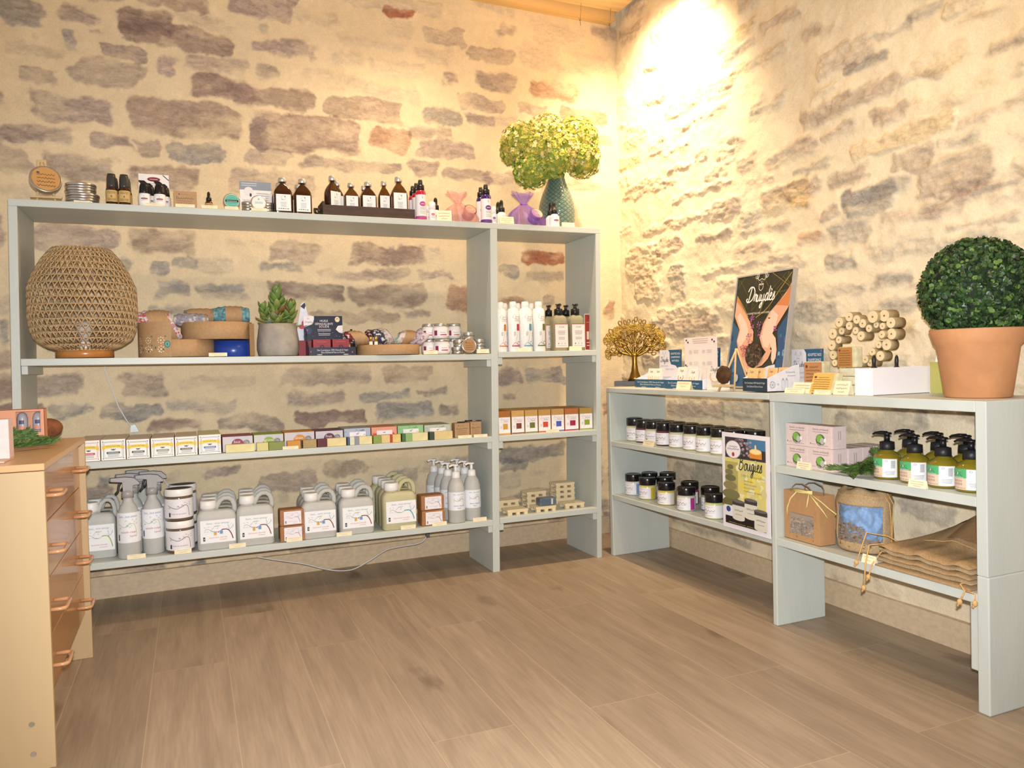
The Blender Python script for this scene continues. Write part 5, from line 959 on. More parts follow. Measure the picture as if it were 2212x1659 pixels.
for i in range(3): t = thing('black_pouch', 'small black foil-wrapped soap lying on kraft boxes, %s' % ('left one', 'middle one', 'right one')[i], 'pouch', LA((996, 1012, 1034)[i], .6468, (-.38, -.325, -.35)[i]), .5*i, 'black wrapped soaps'); MB().box(-.015, .015, -.011, .011, 0.0002, .008, c=.003).build('wrapper', M('#2a2a2c', rough=.2, coat=.5), t)
# unwrapped soap bars along the front edge
def bar(label, px0, px1, cols, z=z3, y=None, hh=17, group='unwrapped soap bars'):
    y = AF+.0065 if y is None else y; x0, x1 = AX(px0, z, y), AX(px1, z, y); h = hh/ppm((x0, y, z)); w = x1-x0; t = thing('soap_bar', label, 'soap', Vector(((x0+x1)/2, y, z)), 0, group); mb = MB(); c0 = -w/2; n = len(cols)
    for i, (f, c) in enumerate(cols): mb.box(c0, c0+w*f, 0, .030, 0, h, m=i, c=.0008); c0 += w*f
    mb.build('soap', [M(c, rough=.5, noise=.08, nscale=40) for f, c in cols], t)
bar('cream soap bar in front of the magenta-circle boxes', 488, 551, ((1, '#ded394'),)); bar('pale yellow soap bar, left in front of lime-circle boxes', 555, 580, ((1, '#cfc981'),)); bar('olive green soap bar in front of lime-circle boxes', 581, 615, ((1, '#7f8a3c'),))
bar('orange soap bar in front of the orange-circle boxes', 621, 653, ((.9, '#c78a22'), (.1, '#3a2a3a'))); bar('tan soap bar between the orange and maroon bars', 655, 684, ((1, '#a98f5a'),)); bar('maroon and cream soap bar before the plum-circle boxes', 686, 748, ((.34, '#5a1a28'), (.66, '#dccf94')))
bar('cream soap bar with blue marbling', 751, 804, ((.1, '#4a5a7a'), (.18, '#d8d8c0'), (.2, '#8a909a'), (.52, '#ddd3a0'))); bar('soap bar with green, cream and red stripes', 807, 866, ((.3, '#8a9a4a'), (.3, '#dcc488'), (.1, '#b0402c'), (.3, '#dcc07a'))); bar('soap bar with dark green end and cream body', 869, 924, ((.14, '#4a6a3a'), (.26, '#8ab070'), (.6, '#ddd3a0'))); bar('soap bar with blackish green end and tan body', 929, 978, ((.2, '#3a4a3c'), (.8, '#d8c48c')))
for a_, b_, c_, lb in ((611, 645, 966, 'cream price card before the orange soap bar'), (990, 1019, 941, 'pale price card before the left kraft soap box file'), (1024, 1053, 938, 'pale price card before the right kraft soap box file'), (1180, 1208, 927, 'cream price card before the donkey milk soaps, right bay')):
    pc(a_, b_, c_, z3-.0004, lb, y=AF-.0005, tilt=.12, seed=a_)
def anes(c):
    def f(a, W, H):
        a.rect(0, 0, W, H*.74, '#ece8ea'); a.line([(W*.16, H*.60), (W*.24, H*.70), (W*.32, H*.63), (W*.24, H*.58), (W*.16, H*.65)], W*.012, '#8a6a72'); a.text('eos de cal', W*.60, H*.61, H*.05, '#8a6a72', 'c', .1, fit=W*.5); a.text("d'ânesse", W*.62, H*.545, H*.05, '#6a5a62', 'c', .1, fit=W*.4); a.rect(W*.18, H*.515, W*.85, H*.522, c)
        a.rect(W*.36, H*.22, W*.78, H*.46, c); a.line([(W*.3, H*.12), (W*.5, H*.3), (W*.6, H*.5)], W*.008, '#8a8a80'); a.lines(W*.12, H*.34, W*.16, 3, H*.04, '#a8a8a4'); a.rect(0, H*.01, W, H*.055, c)
    return f
for i, (a_, b_, c, cc, nm) in enumerate(((1078, 1103, '#d09a3a', '#a5682a', 'yellow'), (1106, 1133, '#7a3a2c', '#c9a060', 'brown'), (1135, 1162, '#6a7030', '#c09a5a', 'olive'), (1164, 1190, '#c94a34', '#b98f50', 'orange-red'), (1192, 1219, '#4a5ab0', '#b9935a', 'blue'), (1221, 1250, '#a01f4a', '#b06a3a', 'magenta'), (1253, 1280, '#8aa02a', '#a8894a', 'lime'))):
    yy = -.405; cartonrow(a_, b_, 888-1.2*i, yy, 4, .05, anes(c), ['soap box with %s square, front row, right bay' % nm, 'soap box with '+nm+' square, %s row, right bay'], 'soap boxes with coloured squares', M(cc, rough=.6), z=.5875)
# ------------------------------------------------------------------ bottom shelf of the tall unit
z4 = .2275
def treelab(a, W, H, c='#7a3a4a', sub='#c0606a', wash=False, top='#5a9ab4', txt=('', '')):
    a.line([(W*.18, H*.80), (W*.35, H*.87), (W*.5, H*.885), (W*.68, H*.87), (W*.86, H*.80)], H*.0, top) if False else None
    a.text('Sent... mon amour', W*.5, H*.82, H*.085, top, 'c', .15, fit=W*.66); a.text('maison', W*.5, H*.72, H*.05, '#6a6a70', 'c', .15)
    a.line([(W*.93, H*.12), (W*.88, H*.35), (W*.80, H*.52), (W*.70, H*.56), (W*.60, H*.55)], W*.030, c, taper=False); a.line([(W*.80, H*.52), (W*.90, H*.62), (W*.95, H*.75)], W*.012, '#6a8a94'); a.line([(W*.80, H*.52), (W*.82, H*.66), (W*.78, H*.74)], W*.010, '#6a8a94')
    a.line([(W*.62, H*.55), (W*.50, H*.47), (W*.36, H*.50), (W*.24, H*.60), (W*.14, H*.62)], W*.008, '#5a5a60'); rs = random.Random(5)
    for i in range(16): x = W*rs.uniform(.1, .48); y = H*rs.uniform(.42, .72); a.line([(x, y), (x+W*.03, y+H*.03), (x+W*.05, y)], W*.007, '#7a8a94')
    for i in range(8): x = W*rs.uniform(.72, .97); y = H*rs.uniform(.58, .8); a.line([(x, y), (x+W*.02, y+H*.03)], W*.008, '#7aa0b0', smooth=False)
    if wash: a.rect(W*.38, H*.33, W*.46, H*.46, '#d8a83a'); a.rect(W*.55, H*.37, W*.64, H*.52, '#6a9ac8'); a.poly([(W*.48, H*.47), (W*.52, H*.42), (W*.54, H*.50)], '#b03a6a')
    a.text('Savonnerie naturelle', W*.5, H*.20, H*.055, sub, 'c', .2, fit=W*.52); a.text('à la lessive', W*.64, H*.11, H*.05, sub, 'c', .2); a.rect(W*.07, H*.10, W*.13, H*.28, '#3a4a54'); a.rect(W*.085, H*.17, W*.115, H*.2, '#f0eeee')
def jug(label, P, w, h, d, mat, group, lab=None, proto=None, rotz=0.0):
    if proto is not None: return dup(proto, P, rotz, label, group)
    t = thing('refill_jug', label, 'jug', P, rotz, group)
    rg = [rrect(w*f, d*f, w*.13*f, z, cx=c_*w) for f, z, c_ in ((.95, 0, 0), (1, .004, 0), (1, h*.62, 0), (.97, h*.68, 0), (.88, h*.74, 0), (.74, h*.77, -.03))]
    mb = MB(); mb.loft(rg); mb.lathe([(w*.20, h*.755), (w*.185, h*.83)], 20, cx=-w*.20)
    hp = [(-.02, .75), (.03, .84), (.10, .93), (.20, .975), (.32, .975), (.41, .93), (.46, .84), (.47, .74), (.44, .66)]
    mb.tube([(x*w, 0, z*h) for x, z in hp], [w*.07]*8+[w*.06], 10, flat=1.0)
    mb.build('jug_body', mat, t)
    MB().lathe([(w*.205, h*.80), (w*.215, h*.805), (w*.205, h*.945), (w*.185, h*.955), (w*.17, h*.952)], 26, cx=-w*.20).build('screw_cap', WHITE, t)
    a = Art(w*.88, h*.445, '#eef0f0'); (lab or (lambda a, W, H: treelab(a, W, H, wash=True)))(a, a.w, a.h)
    a.build('label', t, plane_map((-w*.42, -d/2-.0003, h*.14), (1, 0, 0), (0, 0, 1))); return t
def jugfile(px0, px1, pyt, pyb, n, mat, lab, l0, l1, group, dd=.083):
    b = hit((px0+px1)/2, pyb, 2, z4); P = Vector((b.x, b.y+.002, z4)); k = 1/ppm(P); w = (px1-px0)*k*.965; d = dd*.93; P.y = max(P.y, AF+.010)+d/2; h = ZZ(pyt, P.x, P.y)-z4; pr = None
    for i in range(n):
        Q = P+Vector((.004*((i*7) % 3-1), i*dd, 0))
        if Q.y+d/2 > wallA(Q.x)-.03: break
        if pr is None: pr = jug(l0, Q, w, h, d, mat, group, lab)
        else: jug(l1 % ('second', 'third', 'fourth')[i-1], Q, w, h, d, mat, group, proto=pr)
G4 = 'refill jugs on the bottom shelf'
jugfile(181, 252, 1078, 1207, 2, FROSTG, lambda a, W, H: treelab(a, W, H, c='#8ab03a'), 'grey jug partly hidden by the chest of drawers, front', 'grey jug behind the one beside the chest of drawers, %s back', G4)
jugfile(432, 516, 1074, 1192, 3, FROSTG, lambda a, W, H: treelab(a, W, H, wash=True), 'grey laundry jug right of the stacked brown jars, front', 'grey laundry jug, %s in the file right of the brown jars', G4)
jugfile(517, 598, 1063, 1180, 3, FROSTG, lambda a, W, H: treelab(a, W, H, wash=True), 'grey laundry jug left of the left paper-wrapped soaps, front', 'grey laundry jug, %s in the file left of the wrapped soaps', G4)
jugfile(659, 737, 1058, 1167, 3, FROSTG, lambda a, W, H: treelab(a, W, H, wash=True), 'grey laundry jug right of the left paper-wrapped soaps, front', 'grey laundry jug, %s in the file right of the wrapped soaps', G4)
jugfile(738, 816, 1050, 1155, 3, FROSTG, lambda a, W, H: treelab(a, W, H, wash=True), 'grey laundry jug left of the yellow jugs, front', 'grey laundry jug, %s in the file left of the yellow jugs', G4)
jugfile(833, 911, 1036, 1146, 4, FROSTY, lambda a, W, H: treelab(a, W, H, c='#3aa0b8'), 'yellowish jug with turquoise tree label, front of its file', 'yellowish jug, %s in its file', 'yellowish refill jugs', dd=.074)
# trigger sprays
def trigger(label, P, r, h, proto=None, rotz=0.0):
    if proto: return dup(proto, P, rotz, label, 'trigger spray bottles')
    t = thing('trigger_spray', label, 'spray bottle', P, rotz, 'trigger spray bottles'); hb = h*.80
    MB().lathe([(r*.93, 0), (r, .003), (r, hb*.62), (r*.93, hb*.70), (r*.70, hb*.80), (r*.46, hb*.86), (r*.40, hb*.93), (r*.42, hb)], 28).build('bottle_body', FROSTG, t)
    GR = M('#a5a2a0', rough=.35, noise=.03); mb = MB(); mb.lathe([(r*.52, hb*.93), (r*.52, hb*1.02), (r*.36, hb*1.04)], 18)
    mb.extr([(-r*1.35, h*.955), (-r*1.35, h*.995), (-r*.2, h*1.0), (r*.55, h*.985), (r*1.0, h*.93), (r*1.05, h*.90), (r*.5, h*.895), (r*.4, hb*1.0), (-r*.35, hb*1.0), (-r*.4, h*.94)], lambda p: Vector((p[0], -r*.30, p[1])), lambda p: Vector((p[0], r*.30, p[1])))
    mb.build('spray_head', GR, t); MB().tube([(-r*.55, 0, h*.95), (-r*.72, 0, h*.90), (-r*.80, 0, h*.83), (-r*1.05, 0, h*.79)], r*.11, 8).build('trigger', M('#3a3838', rough=.4), t)
    MB().box(-r*1.50, -r*1.352, -r*.22, r*.22, h*.955, h*.995, c=.001).build('nozzle', M('#6a5f60', rough=.4), t)
    a = Art(r*4.2, h*.37, '#eceef0', step=.003); W, H = a.w, a.h; b = Art(1, 1, None)
    a.text('Sent... mon amour', W*.5, H*.84, H*.085, '#4a84c0', 'c', .15, fit=W*.40); a.line([(W*.68, H*.25), (W*.66, H*.45), (W*.62, H*.62), (W*.54, H*.62), (W*.42, H*.52), (W*.30, H*.62)], W*.008, '#8aa84a')
    rs = random.Random(2)
    for i in range(14): x = W*rs.uniform(.3, .68); y = H*rs.uniform(.45, .74); a.line([(x, y), (x+W*.015, y+H*.05), (x+W*.03, y)], W*.004, '#6a8a78')
    a.text('vaisselle orange', W*.5, H*.33, H*.07, '#b05a6a', 'c', .2, fit=W*.32); a.text('liquide', W*.6, H*.2, H*.06, '#b05a6a', 'c', .2); a.rect(W*.28, H*.08, W*.31, H*.28, '#2a3a5a')
    a.build('label', t, cyl_map(r, h*.20, W)); return t
pr = None
for px, hw, pyt, pyb, dy, lb in ((281, 24, 1030, 1208, 0, 'front left trigger spray bottle'), (333, 24, 1026, 1197, .036, 'front right trigger spray bottle'), (292, 22, 0, 0, .098, 'trigger spray bottle behind, second back left'), (341, 22, 0, 0, .130, 'trigger spray bottle behind, second back right'), (312, 20, 0, 0, .205, 'trigger spray bottle furthest back')):
    y = AF+.046+dy; P = LA(px, z4, y); r = hw*.95/ppm(P)
    if dy == 0 and pr is None: h = ZZ(pyt, P.x, y)-z4; pr = trigger(lb+' beside the stacked brown jars', P, r, h); pr['label'] = lb+' beside the stacked brown jars'
    else: trigger(lb+', left part of the bottom shelf', P, r, h, proto=pr)
# brown jars with white lids
def bjar(label, P, r, h, proto=None):
    if proto: return dup(proto, P, 0, label, 'brown jars with white lids')
    t = thing('brown_jar', label, 'jar', P, 0, 'brown jars with white lids')
    MB().lathe([(r*.90, 0), (r*.97, .004), (r, h*.12), (r, h*.72), (r*.95, h*.80)], 32).build('jar_body', M('#6a5846', rough=.12, coat=.6, noise=.08), t)
    MB().lathe([(r*.99, h*.78), (r, h*.79), (r, h*.97), (r*.97, h), (r*.92, h), (r*.91, h*.985)], 32).build('lid', WHITE, t); MB().lathe([(r*.90, h*.986), (r*.001, h*.987)], 30).build('lid_disc', M('#5a4a44', rough=.5), t)
    a = Art(r*3.4, h*.60, '#e8e6ea', step=.004); W, H = a.w, a.h
    a.line([(W*.72, H*.10), (W*.71, H*.4), (W*.68, H*.62), (W*.60, H*.66), (W*.48, H*.50), (W*.36, H*.55), (W*.26, H*.68)], W*.010, '#4a2a30'); rs = random.Random(2)
    for i in range(12): x = W*rs.uniform(.26, .74); y = H*rs.uniform(.5, .78); a.line([(x, y), (x+W*.012, y+H*.05), (x+W*.028, y)], W*.005, '#5a5a60')
    a.text('Perles de savonnerie', W*.49, H*.20, H*.075, '#8a5a6a', 'c', .2, fit=W*.32); a.rect(W*.28, H*.08, W*.32, H*.30, '#2a3a4a'); a.build('label', t, cyl_map(r, h*.10, W)); return t
y = AF+.058; P = LA(391, z4, y); k = 1/ppm(P); r = 28.6*k; h = 68*k
j = bjar('brown jar with white lid, bottom of the front stack', P, r, h); bjar('brown jar with white lid, top of the front stack', P+Vector((-.001, 0, h+.0005)), r, h, j)
Q = LA(399, z4, y+.108); bjar('brown jar with white lid behind the front stack, bottom', Q, r, h, j); bjar('brown jar with white lid behind the front stack, top', Q+Vector((0, 0, h+.0005)), r, h, j)
# paper wrapped soaps
def wrapped(label, x0, x1, y, z, h, s):
    w = x1-x0; t = thing('wrapped_soap', label, 'soap', Vector(((x0+x1)/2, y, z)), 0, 'soaps wrapped in brown paper'); rs = random.Random(s)
    bm = MB(); d = .07; bm.box(-w/2, w/2, 0, d, 0, h, c=.005)
    bm.v = [v+Vector((rs.uniform(-.0008, .0008), rs.uniform(-.0006, .0006), 0)) for v in bm.v]; bm.build('paper_wrap', M('#a57248', rough=.6, noise=.15, nscale=40, bump=.5, bscale=60), t)
    a = Art(w*.72, h*.82, '#ece8ec'); treelab(a, a.w, a.h, c='#a88890', sub='#b89aa4', top='#b0a8b4'); a.build('label', t, plane_map((-w*.34, -.0008, h*.08), (1, 0, 0), (0, 0, 1)))
x0, x1 = AX(606, z4, AF+.008), AX(659, z4, AF+.008); h = 34.5/ppm((x0, AF, z4))
wrapped('left paper-wrapped soap pair, bottom soap', x0, x1, AF+.006, z4, h, 1); wrapped('left paper-wrapped soap pair, top soap', x0+.001, x1-.001, AF+.007, z4+h+.0006, h, 2)
x0, x1 = AX(912, z4, AF+.02), AX(962, z4, AF+.02); h = 33/ppm((x0, AF, z4))
wrapped('right paper-wrapped soap pair, bottom soap', x0, x1, AF+.02, z4, h, 3); wrapped('right paper-wrapped soap pair, top soap', x0-.001, x1-.002, AF+.022, z4+h+.0006, h, 4)
# clear hand soap bottles with white pumps
def clearpump(label, P, r, h, proto=None):
    if proto: return dup(proto, P, -.3, label, 'clear bottles with white pumps')
    t = thing('pump_bottle', label, 'bottle', P, -.3, 'clear bottles with white pumps')
    MB().lathe([(r*.92, 0), (r, .003), (r, h*.50), (r*.96, h*.60), (r*.78, h*.70), (r*.48, h*.77), (r*.36, h*.79)], 28).build('bottle_body', FROSTG, t)
    MB().lathe([(r*.48, h*.76), (r*.50, h*.765), (r*.46, h*.86), (r*.2, h*.875)], 22).build('collar', WHITE, t)
    mb = MB(); mb.lathe([(r*.17, h*.87), (r*.17, h*.965)], 12); mb.lathe([(r*.34, h*.962), (r*.32, h*.995)], 16); mb.tube([(0, 0, h*.98), (-r*.4, -r*.3, h*.985), (-r*.75, -r*.5, h*.965)], r*.13, 8); mb.build('pump_head', WHITE, t)
    a = Art(r*3.9, h*.31, '#eaeef2', step=.003); W, H = a.w, a.h; a.text('Sent... mon amour', W*.5, H*.84, H*.08, '#4a84b0', 'c', .15, fit=W*.36); a.line([(W*.66, H*.3), (W*.64, H*.55), (W*.56, H*.62), (W*.45, H*.5), (W*.33, H*.62)], W*.008, '#9a6a74')
    rs = random.Random(2)
    for i in range(9): x = W*rs.uniform(.32, .62); y = H*rs.uniform(.45, .7); a.line([(x, y), (x+W*.012, y+H*.06), (x+W*.028, y)], W*.004, '#6a6a74')
    a.text('Savon liquide', W*.5, H*.22, H*.08, '#3a5aa0', 'c', .2, fit=W*.32); a.text('Mains', W*.5, H*.09, H*.07, '#3a5aa0', 'c', .2); a.build('label', t, cyl_map(r, h*.22, W, -math.pi/2+.3)); return t
pr = None
for px, y, lb in ((987, -.392, 'front left clear pump bottle'), (1021, -.372, 'front right clear pump bottle'), (970, -.314, 'second back in the left file of clear pump bottles'), (957, -.236, 'third back in the left file of clear pump bottles'), (940, -.160, 'last in the left file of clear pump bottles'), (1006, -.294, 'second back in the right file of clear pump bottles'), (990, -.216, 'last in the right file of clear pump bottles')):
    P = LA(px, z4, y); r = 18.5/ppm(LA(1021, z4, -.372)); h_ = ZZ(998, *LA(1021, z4, -.372)[:2])-z4
    if pr is None: pr = clearpump(lb+' beside the divider', P, r, h_)
    else: clearpump(lb, P, r, h_, pr)
for a_, b_, c_, lb in ((275, 315, 1196, 'before the trigger spray bottles'), (377, 414, 1186, 'before the stacked brown jars'), (495, 531, 1177, 'between the two left laundry jug files'), (619, 653, 1164, 'before the left paper-wrapped soaps'), (727, 760, 1152, 'before the middle laundry jugs'), (866, 898, 1137, 'before the yellowish jug'), (934, 965, 1127, 'before the right paper-wrapped soaps'), (1022, 1051, 1117, 'before the clear pump bottles by divider')):
    x0, x1 = AX(a_, z4, AF+.002), AX(b_, z4, AF+.002); price(Vector(((x0+x1)/2, AF-.0005, z4+.0002)), x1-x0, .0165, 'cream price card on bottom shelf '+lb, seed=a_, tilt=.12)
# wooden soap dishes, right bay
zr4 = .2324; DISH = M('#e0cfa8', rough=.6, noise=.07, nscale=20, streak=(1, 4, 4), name='pale_wood')
def dish(label, P, w, proto=None):
    if proto: return dup(proto, P, 0, label, 'pale wooden soap dishes')
    t = thing('soap_dish', label, 'soap dish', P, 0, 'pale wooden soap dishes'); d, h = w*.72, w*.235; mb = MB()
    for i in range(4): y0 = i*d/3.86; mb.box(-w/2, w/2, y0, y0+d*.205, h*.62, h, c=.0006)
    mb.build('slat', DISH, t); mb = MB()
    for y0 in (0.0004, d*.795):
        for x0, x1 in ((-w*.47, -w*.27), (-w*.07, w*.10), (w*.30, w*.47)): mb.box(x0, x1, y0, y0+d*.19, 0, h*.619)
        mb.box(-w*.47, w*.47, y0+.0002, y0+d*.188, h*.45, h*.6195)
    mb.build('foot', DISH, t); return t
pd = None; w_ = 48/ppm(LA(1180, zr4, -.37))
for px, y, n, nm in ((1119, -.408, 1, 'single soap dish at the front left of right bay'), (1100, -.30, 2, 'left stack of two soap dishes'), (1160, -.285, 3, 'middle stack of three soap dishes'), (1180, -.405, 1, 'soap dish carrying the grey-blue soap'), (1222, -.26, 4, 'tall stack of four soap dishes'), (1242, -.395, 1, 'single soap dish at the front right of right bay')):
    for i in range(n):
        P = LA(px, zr4, y)+Vector((0, 0, i*(w_*.235+.0003))); lb = nm if n == 1 else nm+', '+('bottom dish', 'second dish up', 'third dish up', 'top dish')[i if i < n-1 else 3]
        t = dish(lb, P, w_, pd); pd = pd or t
P = LA(1184, zr4, -.40)+Vector((0, 0, w_*.235+.0004)); t = thing('soap_bar', 'grey-blue marbled soap with foil sides on a pale wooden dish', 'soap', P)
MB().box(-.040, .044, 0, .05, 0, .036, c=.010).build('soap', M('#6f7c88', rough=.25, noise=.5, nscale=18), t); a = Art(.055, .026, None); a.rect(.0, 0, .046, .026, '#56687a'); a.rect(.046, 0, .055, .026, '#c9d0d4'); a.build('label', t, plane_map((-.030, -.0004, .005), (1, 0, 0), (0, 0, 1)))
P = LA(1250, zr4, -.385)+Vector((0, 0, w_*.235+.0004)); t = thing('paper_slip', 'small cream paper slip lying on the front right soap dish', 'slip', P); MB().box(-.018, .018, 0, .02, 0, .0015).build('paper', CREAM, t)
# white cable hanging under the bottom shelf
pts = [(556, 1203), (585, 1208), (620, 1213), (660, 1219), (700, 1229), (735, 1233), (765, 1229), (800, 1210), (835, 1188), (870, 1180), (900, 1175), (915, 1168), (922, 1157)]
P0 = hit(735, 1233, 1, -.20); t = thing('floor_cable', 'white cable sagging below the bottom shelf of the tall unit', 'cable', P0)
W3 = [hit(px, py, 1, -.20)-P0 for px, py in pts]; Q = [Vector((p[0], 0, p[1])) for p in spl([(v.x, v.z) for v in W3], 5)]
MB().tube(Q, .0024, 6).build('cable', cable, t); MB().box(Q[-1].x-.004, Q[-1].x+.012, -.006, .006, Q[-1].z-.006, Q[-1].z+.012).build('clip', M('#5a5a5a', rough=.5), t)
# ------------------------------------------------------------------ low unit: candles
def candle(label, P, r, h, stripe, wax, rotz, group='candle jars'):
    t = thing('candle_jar', label, 'candle', P, rotz, group)
    MB().lathe([(r*.86, 0), (r*.95, .002), (r, h*.06), (r, h*.58), (r*.94, h*.645), (r*.86, h*.66), (r*.86, h*.70)], 30).build('jar_body', M(wax, rough=.12, coat=.8, noise=.03), t)
    MB().lathe([(r*.97, h*.665), (r*.985, h*.672), (r*.985, h*.965), (r*.95, h*.995), (r*.88, h), (r*.86, h*.99), (.0001, h*.99)], 34).build('lid', BLACKG, t)
    a = Art(r*3.3, h*.50, '#e9e7ea', step=.003); W, H = a.w, a.h
    if stripe: a.rect(W*.83, 0, W, H, stripe)
    a.ell(W*.50, H*.80, W*.012, H*.03, '#c0303a'); a.lines(W*.36, H*.86, W*.28, 1, H*.05, '#c8a0a4', t=H*.02); a.scrib(W*.28, H*.46, W*.42, H*.20, '#3a3a40', int(P.y*1000) % 97, t=H*.025); a.rect(W*.28, H*.40, W*.70, H*.415, '#8a8a90'); a.rect(W*.30, H*.30, W*.44, H*.345, '#5a5a60'); a.rect(W*.28, H*.14, W*.62, H*.165, '#9a9aa0')
    a.build('label', t, cyl_map(r, h*.06, W)); return t
stp = ('#e9e7ea', '#d5868a', None, '#8a3a3a', '#d0a05a', None, None, '#232c4a', '#8a3a4a')
pxs = (1357, 1384, 1410, 1436, 1465, 1496, 1524, 1556, 1586); pyt = (902, 906, 909, 912, 915, 918, 921, 924, 928)
zb = .5312; x = -.225; yp = -.4
for i, px in enumerate(pxs):
    y = min(BYY(px, zb, x), yp-.0785); yp = y; P = Vector((x, y, zb)); candle('black-lidded candle jar, %s from the left in the upper front row' % ('first', 'second', 'third', 'fourth', 'fifth', 'sixth', 'seventh', 'eighth', 'ninth')[i], P, .0375, ZZ(pyt[i], x, y)-zb, stp[i], '#c9c7a0' if i not in (1, 3) else '#5a3040', RB+.45-.02*i)
    if 0 < i: P2 = Vector((x+.088, y+.028+.002*i, zb)); candle('black-lidded candle jar, %s from the left in the upper back row' % ('first', 'second', 'third', 'fourth', 'fifth', 'sixth', 'seventh', 'eighth')[i-1], P2, .0375, .0945, None, '#c9c7a0', RB+.4)
P = Vector((x+.06, BYY(1632, zb, x+.06), zb)); candle('black-lidded candle jar next to the upright, right end of upper row', P, .0375, .0965, '#8a3050', '#b9b790', RB+.4)
zb = .2856
for px, py, x, st, wx, lb in ((1354, 1017, -.24, '#7a9ad0', '#d8d8d0', 'lower shelf candle jar with blue stripe, leftmost'), (1399, 1029, -.245, '#c9b43a', '#d4cc80', 'lower shelf candle jar with yellow stripe'), (1399, 1017, -.152, None, '#d8d0c0', 'lower shelf candle jar behind the yellow striped one'), (1440, 1039, -.25, '#d8d4ce', '#d0c060', 'lower shelf candle jar with pale stripe and yellow wax'), (1437, 1027, -.17, None, '#c8c0a0', 'lower shelf candle jar right behind the pale striped one'), (1443, 1017, -.085, None, '#d8d8d0', 'lower shelf candle jar deepest behind the pale striped one'), (1483, 1050, -.25, '#a8358a', '#c9c9b4', 'lower shelf candle jar with magenta stripe'), (1491, 1038, -.155, None, '#8a2a5a', 'lower shelf candle jar behind the magenta striped one'), (1544, 1063, -.25, None, '#c8cc90', 'lower shelf candle jar just left of the candle poster, front'), (1535, 1049, -.165, '#3a4a8a', '#a8a890', 'lower shelf candle jar left of the poster, behind')):
    y = min(BYY(px, zb, x), -.482); candle(lb, Vector((x, y, zb)), .0375, .0945, st, wx, RB+.30)
pcB(1388, 1412, 951, .5311, 'kraft coloured price card before the upper row of candles', -.300, seed=31)
# ------------------------------------------------------------------ low unit, right case: boxed soaps and liquid soap
zb = .5402
def savon(label, P, w, d, h, proto=None):
    if proto: return dup(proto, P, RB, label, 'pale pink craft soap boxes')
    t = thing('soap_box', label, 'soap box', P, RB, 'pale pink craft soap boxes'); MB().box(-w/2, w/2, 0, d, 0, h, c=.0008).build('carton', M('#d9c7c3', rough=.55), t)
    a = Art(w*.98, h*.98, None); W, H = a.w, a.h; a.text('Savon artisanal', W*.5, H*.80, H*.10, '#6a5a64', 'c', fit=W*.66); a.lines(W*.16, H*.71, W*.68, 1, H*.04, '#8a7a80', t=H*.02); a.ell(W*.5, H*.36, W*.20, H*.27, '#55624e'); a.ell(W*.47, H*.42, W*.14, H*.18, '#7ab04a'); a.ell(W*.58, H*.32, W*.09, H*.15, '#b4b8b0'); a.ell(W*.70, H*.36, W*.05, H*.10, '#efe6e4'); a.line([(W*.38, H*.2), (W*.5, H*.12), (W*.6, H*.15)], H*.02, '#d8dcd4')
    a.rect(W*.07, H*.14, W*.10, H*.21, '#4a4044'); a.rect(W*.12, H*.15, W*.30, H*.165, '#8a7a80'); a.rect(W*.62, H*.1, W*.84, H*.115, '#8a7a80'); a.rect(W*.96, 0, W*.975, H*.9, '#e8dcd8'); a.build('print', t, plane_map((-w*.49, 0, h*.01), (1, 0, 0), (0, 0, 1)))
    a = Art(d*.9, h*.9, None); a.rect(d*.35, h*.35, d*.40, h*.75, '#a89498'); a.rect(d*.5, h*.35, d*.55, h*.75, '#a89498'); a.build('side_print', t, plane_map((w/2, d*.05, h*.05), (0, 1, 0), (0, 0, 1))); return t
xf = -.285; ya, yb, yc = BYY(1698, zb, xf), BYY(1745, zb, xf), BYY(1800, zb, xf); h = (ZZ(913, xf, ya)-zb)/2
w = (ya-yc)/2; pr = savon('pale pink craft soap box, bottom left of the front four', Vector((xf, ya-w/2, zb)), w-.001, .055, h-.0006)
for i, (c, r, lb) in enumerate(((1, 0, 'bottom right of the front four'), (0, 1, 'top left of the front four'), (1, 1, 'top right of the front four'))): savon('pale pink craft soap box, '+lb, Vector((xf, ya-w/2-c*w, zb+r*h)), w, .055, h, pr)
for i in range(3): savon('pale pink craft soap box behind the front stack, %s back' % ('first', 'second', 'third')[i], Vector((xf+.06*(i+1), ya-w*1.5-.004, zb)), w, .055, h, pr)
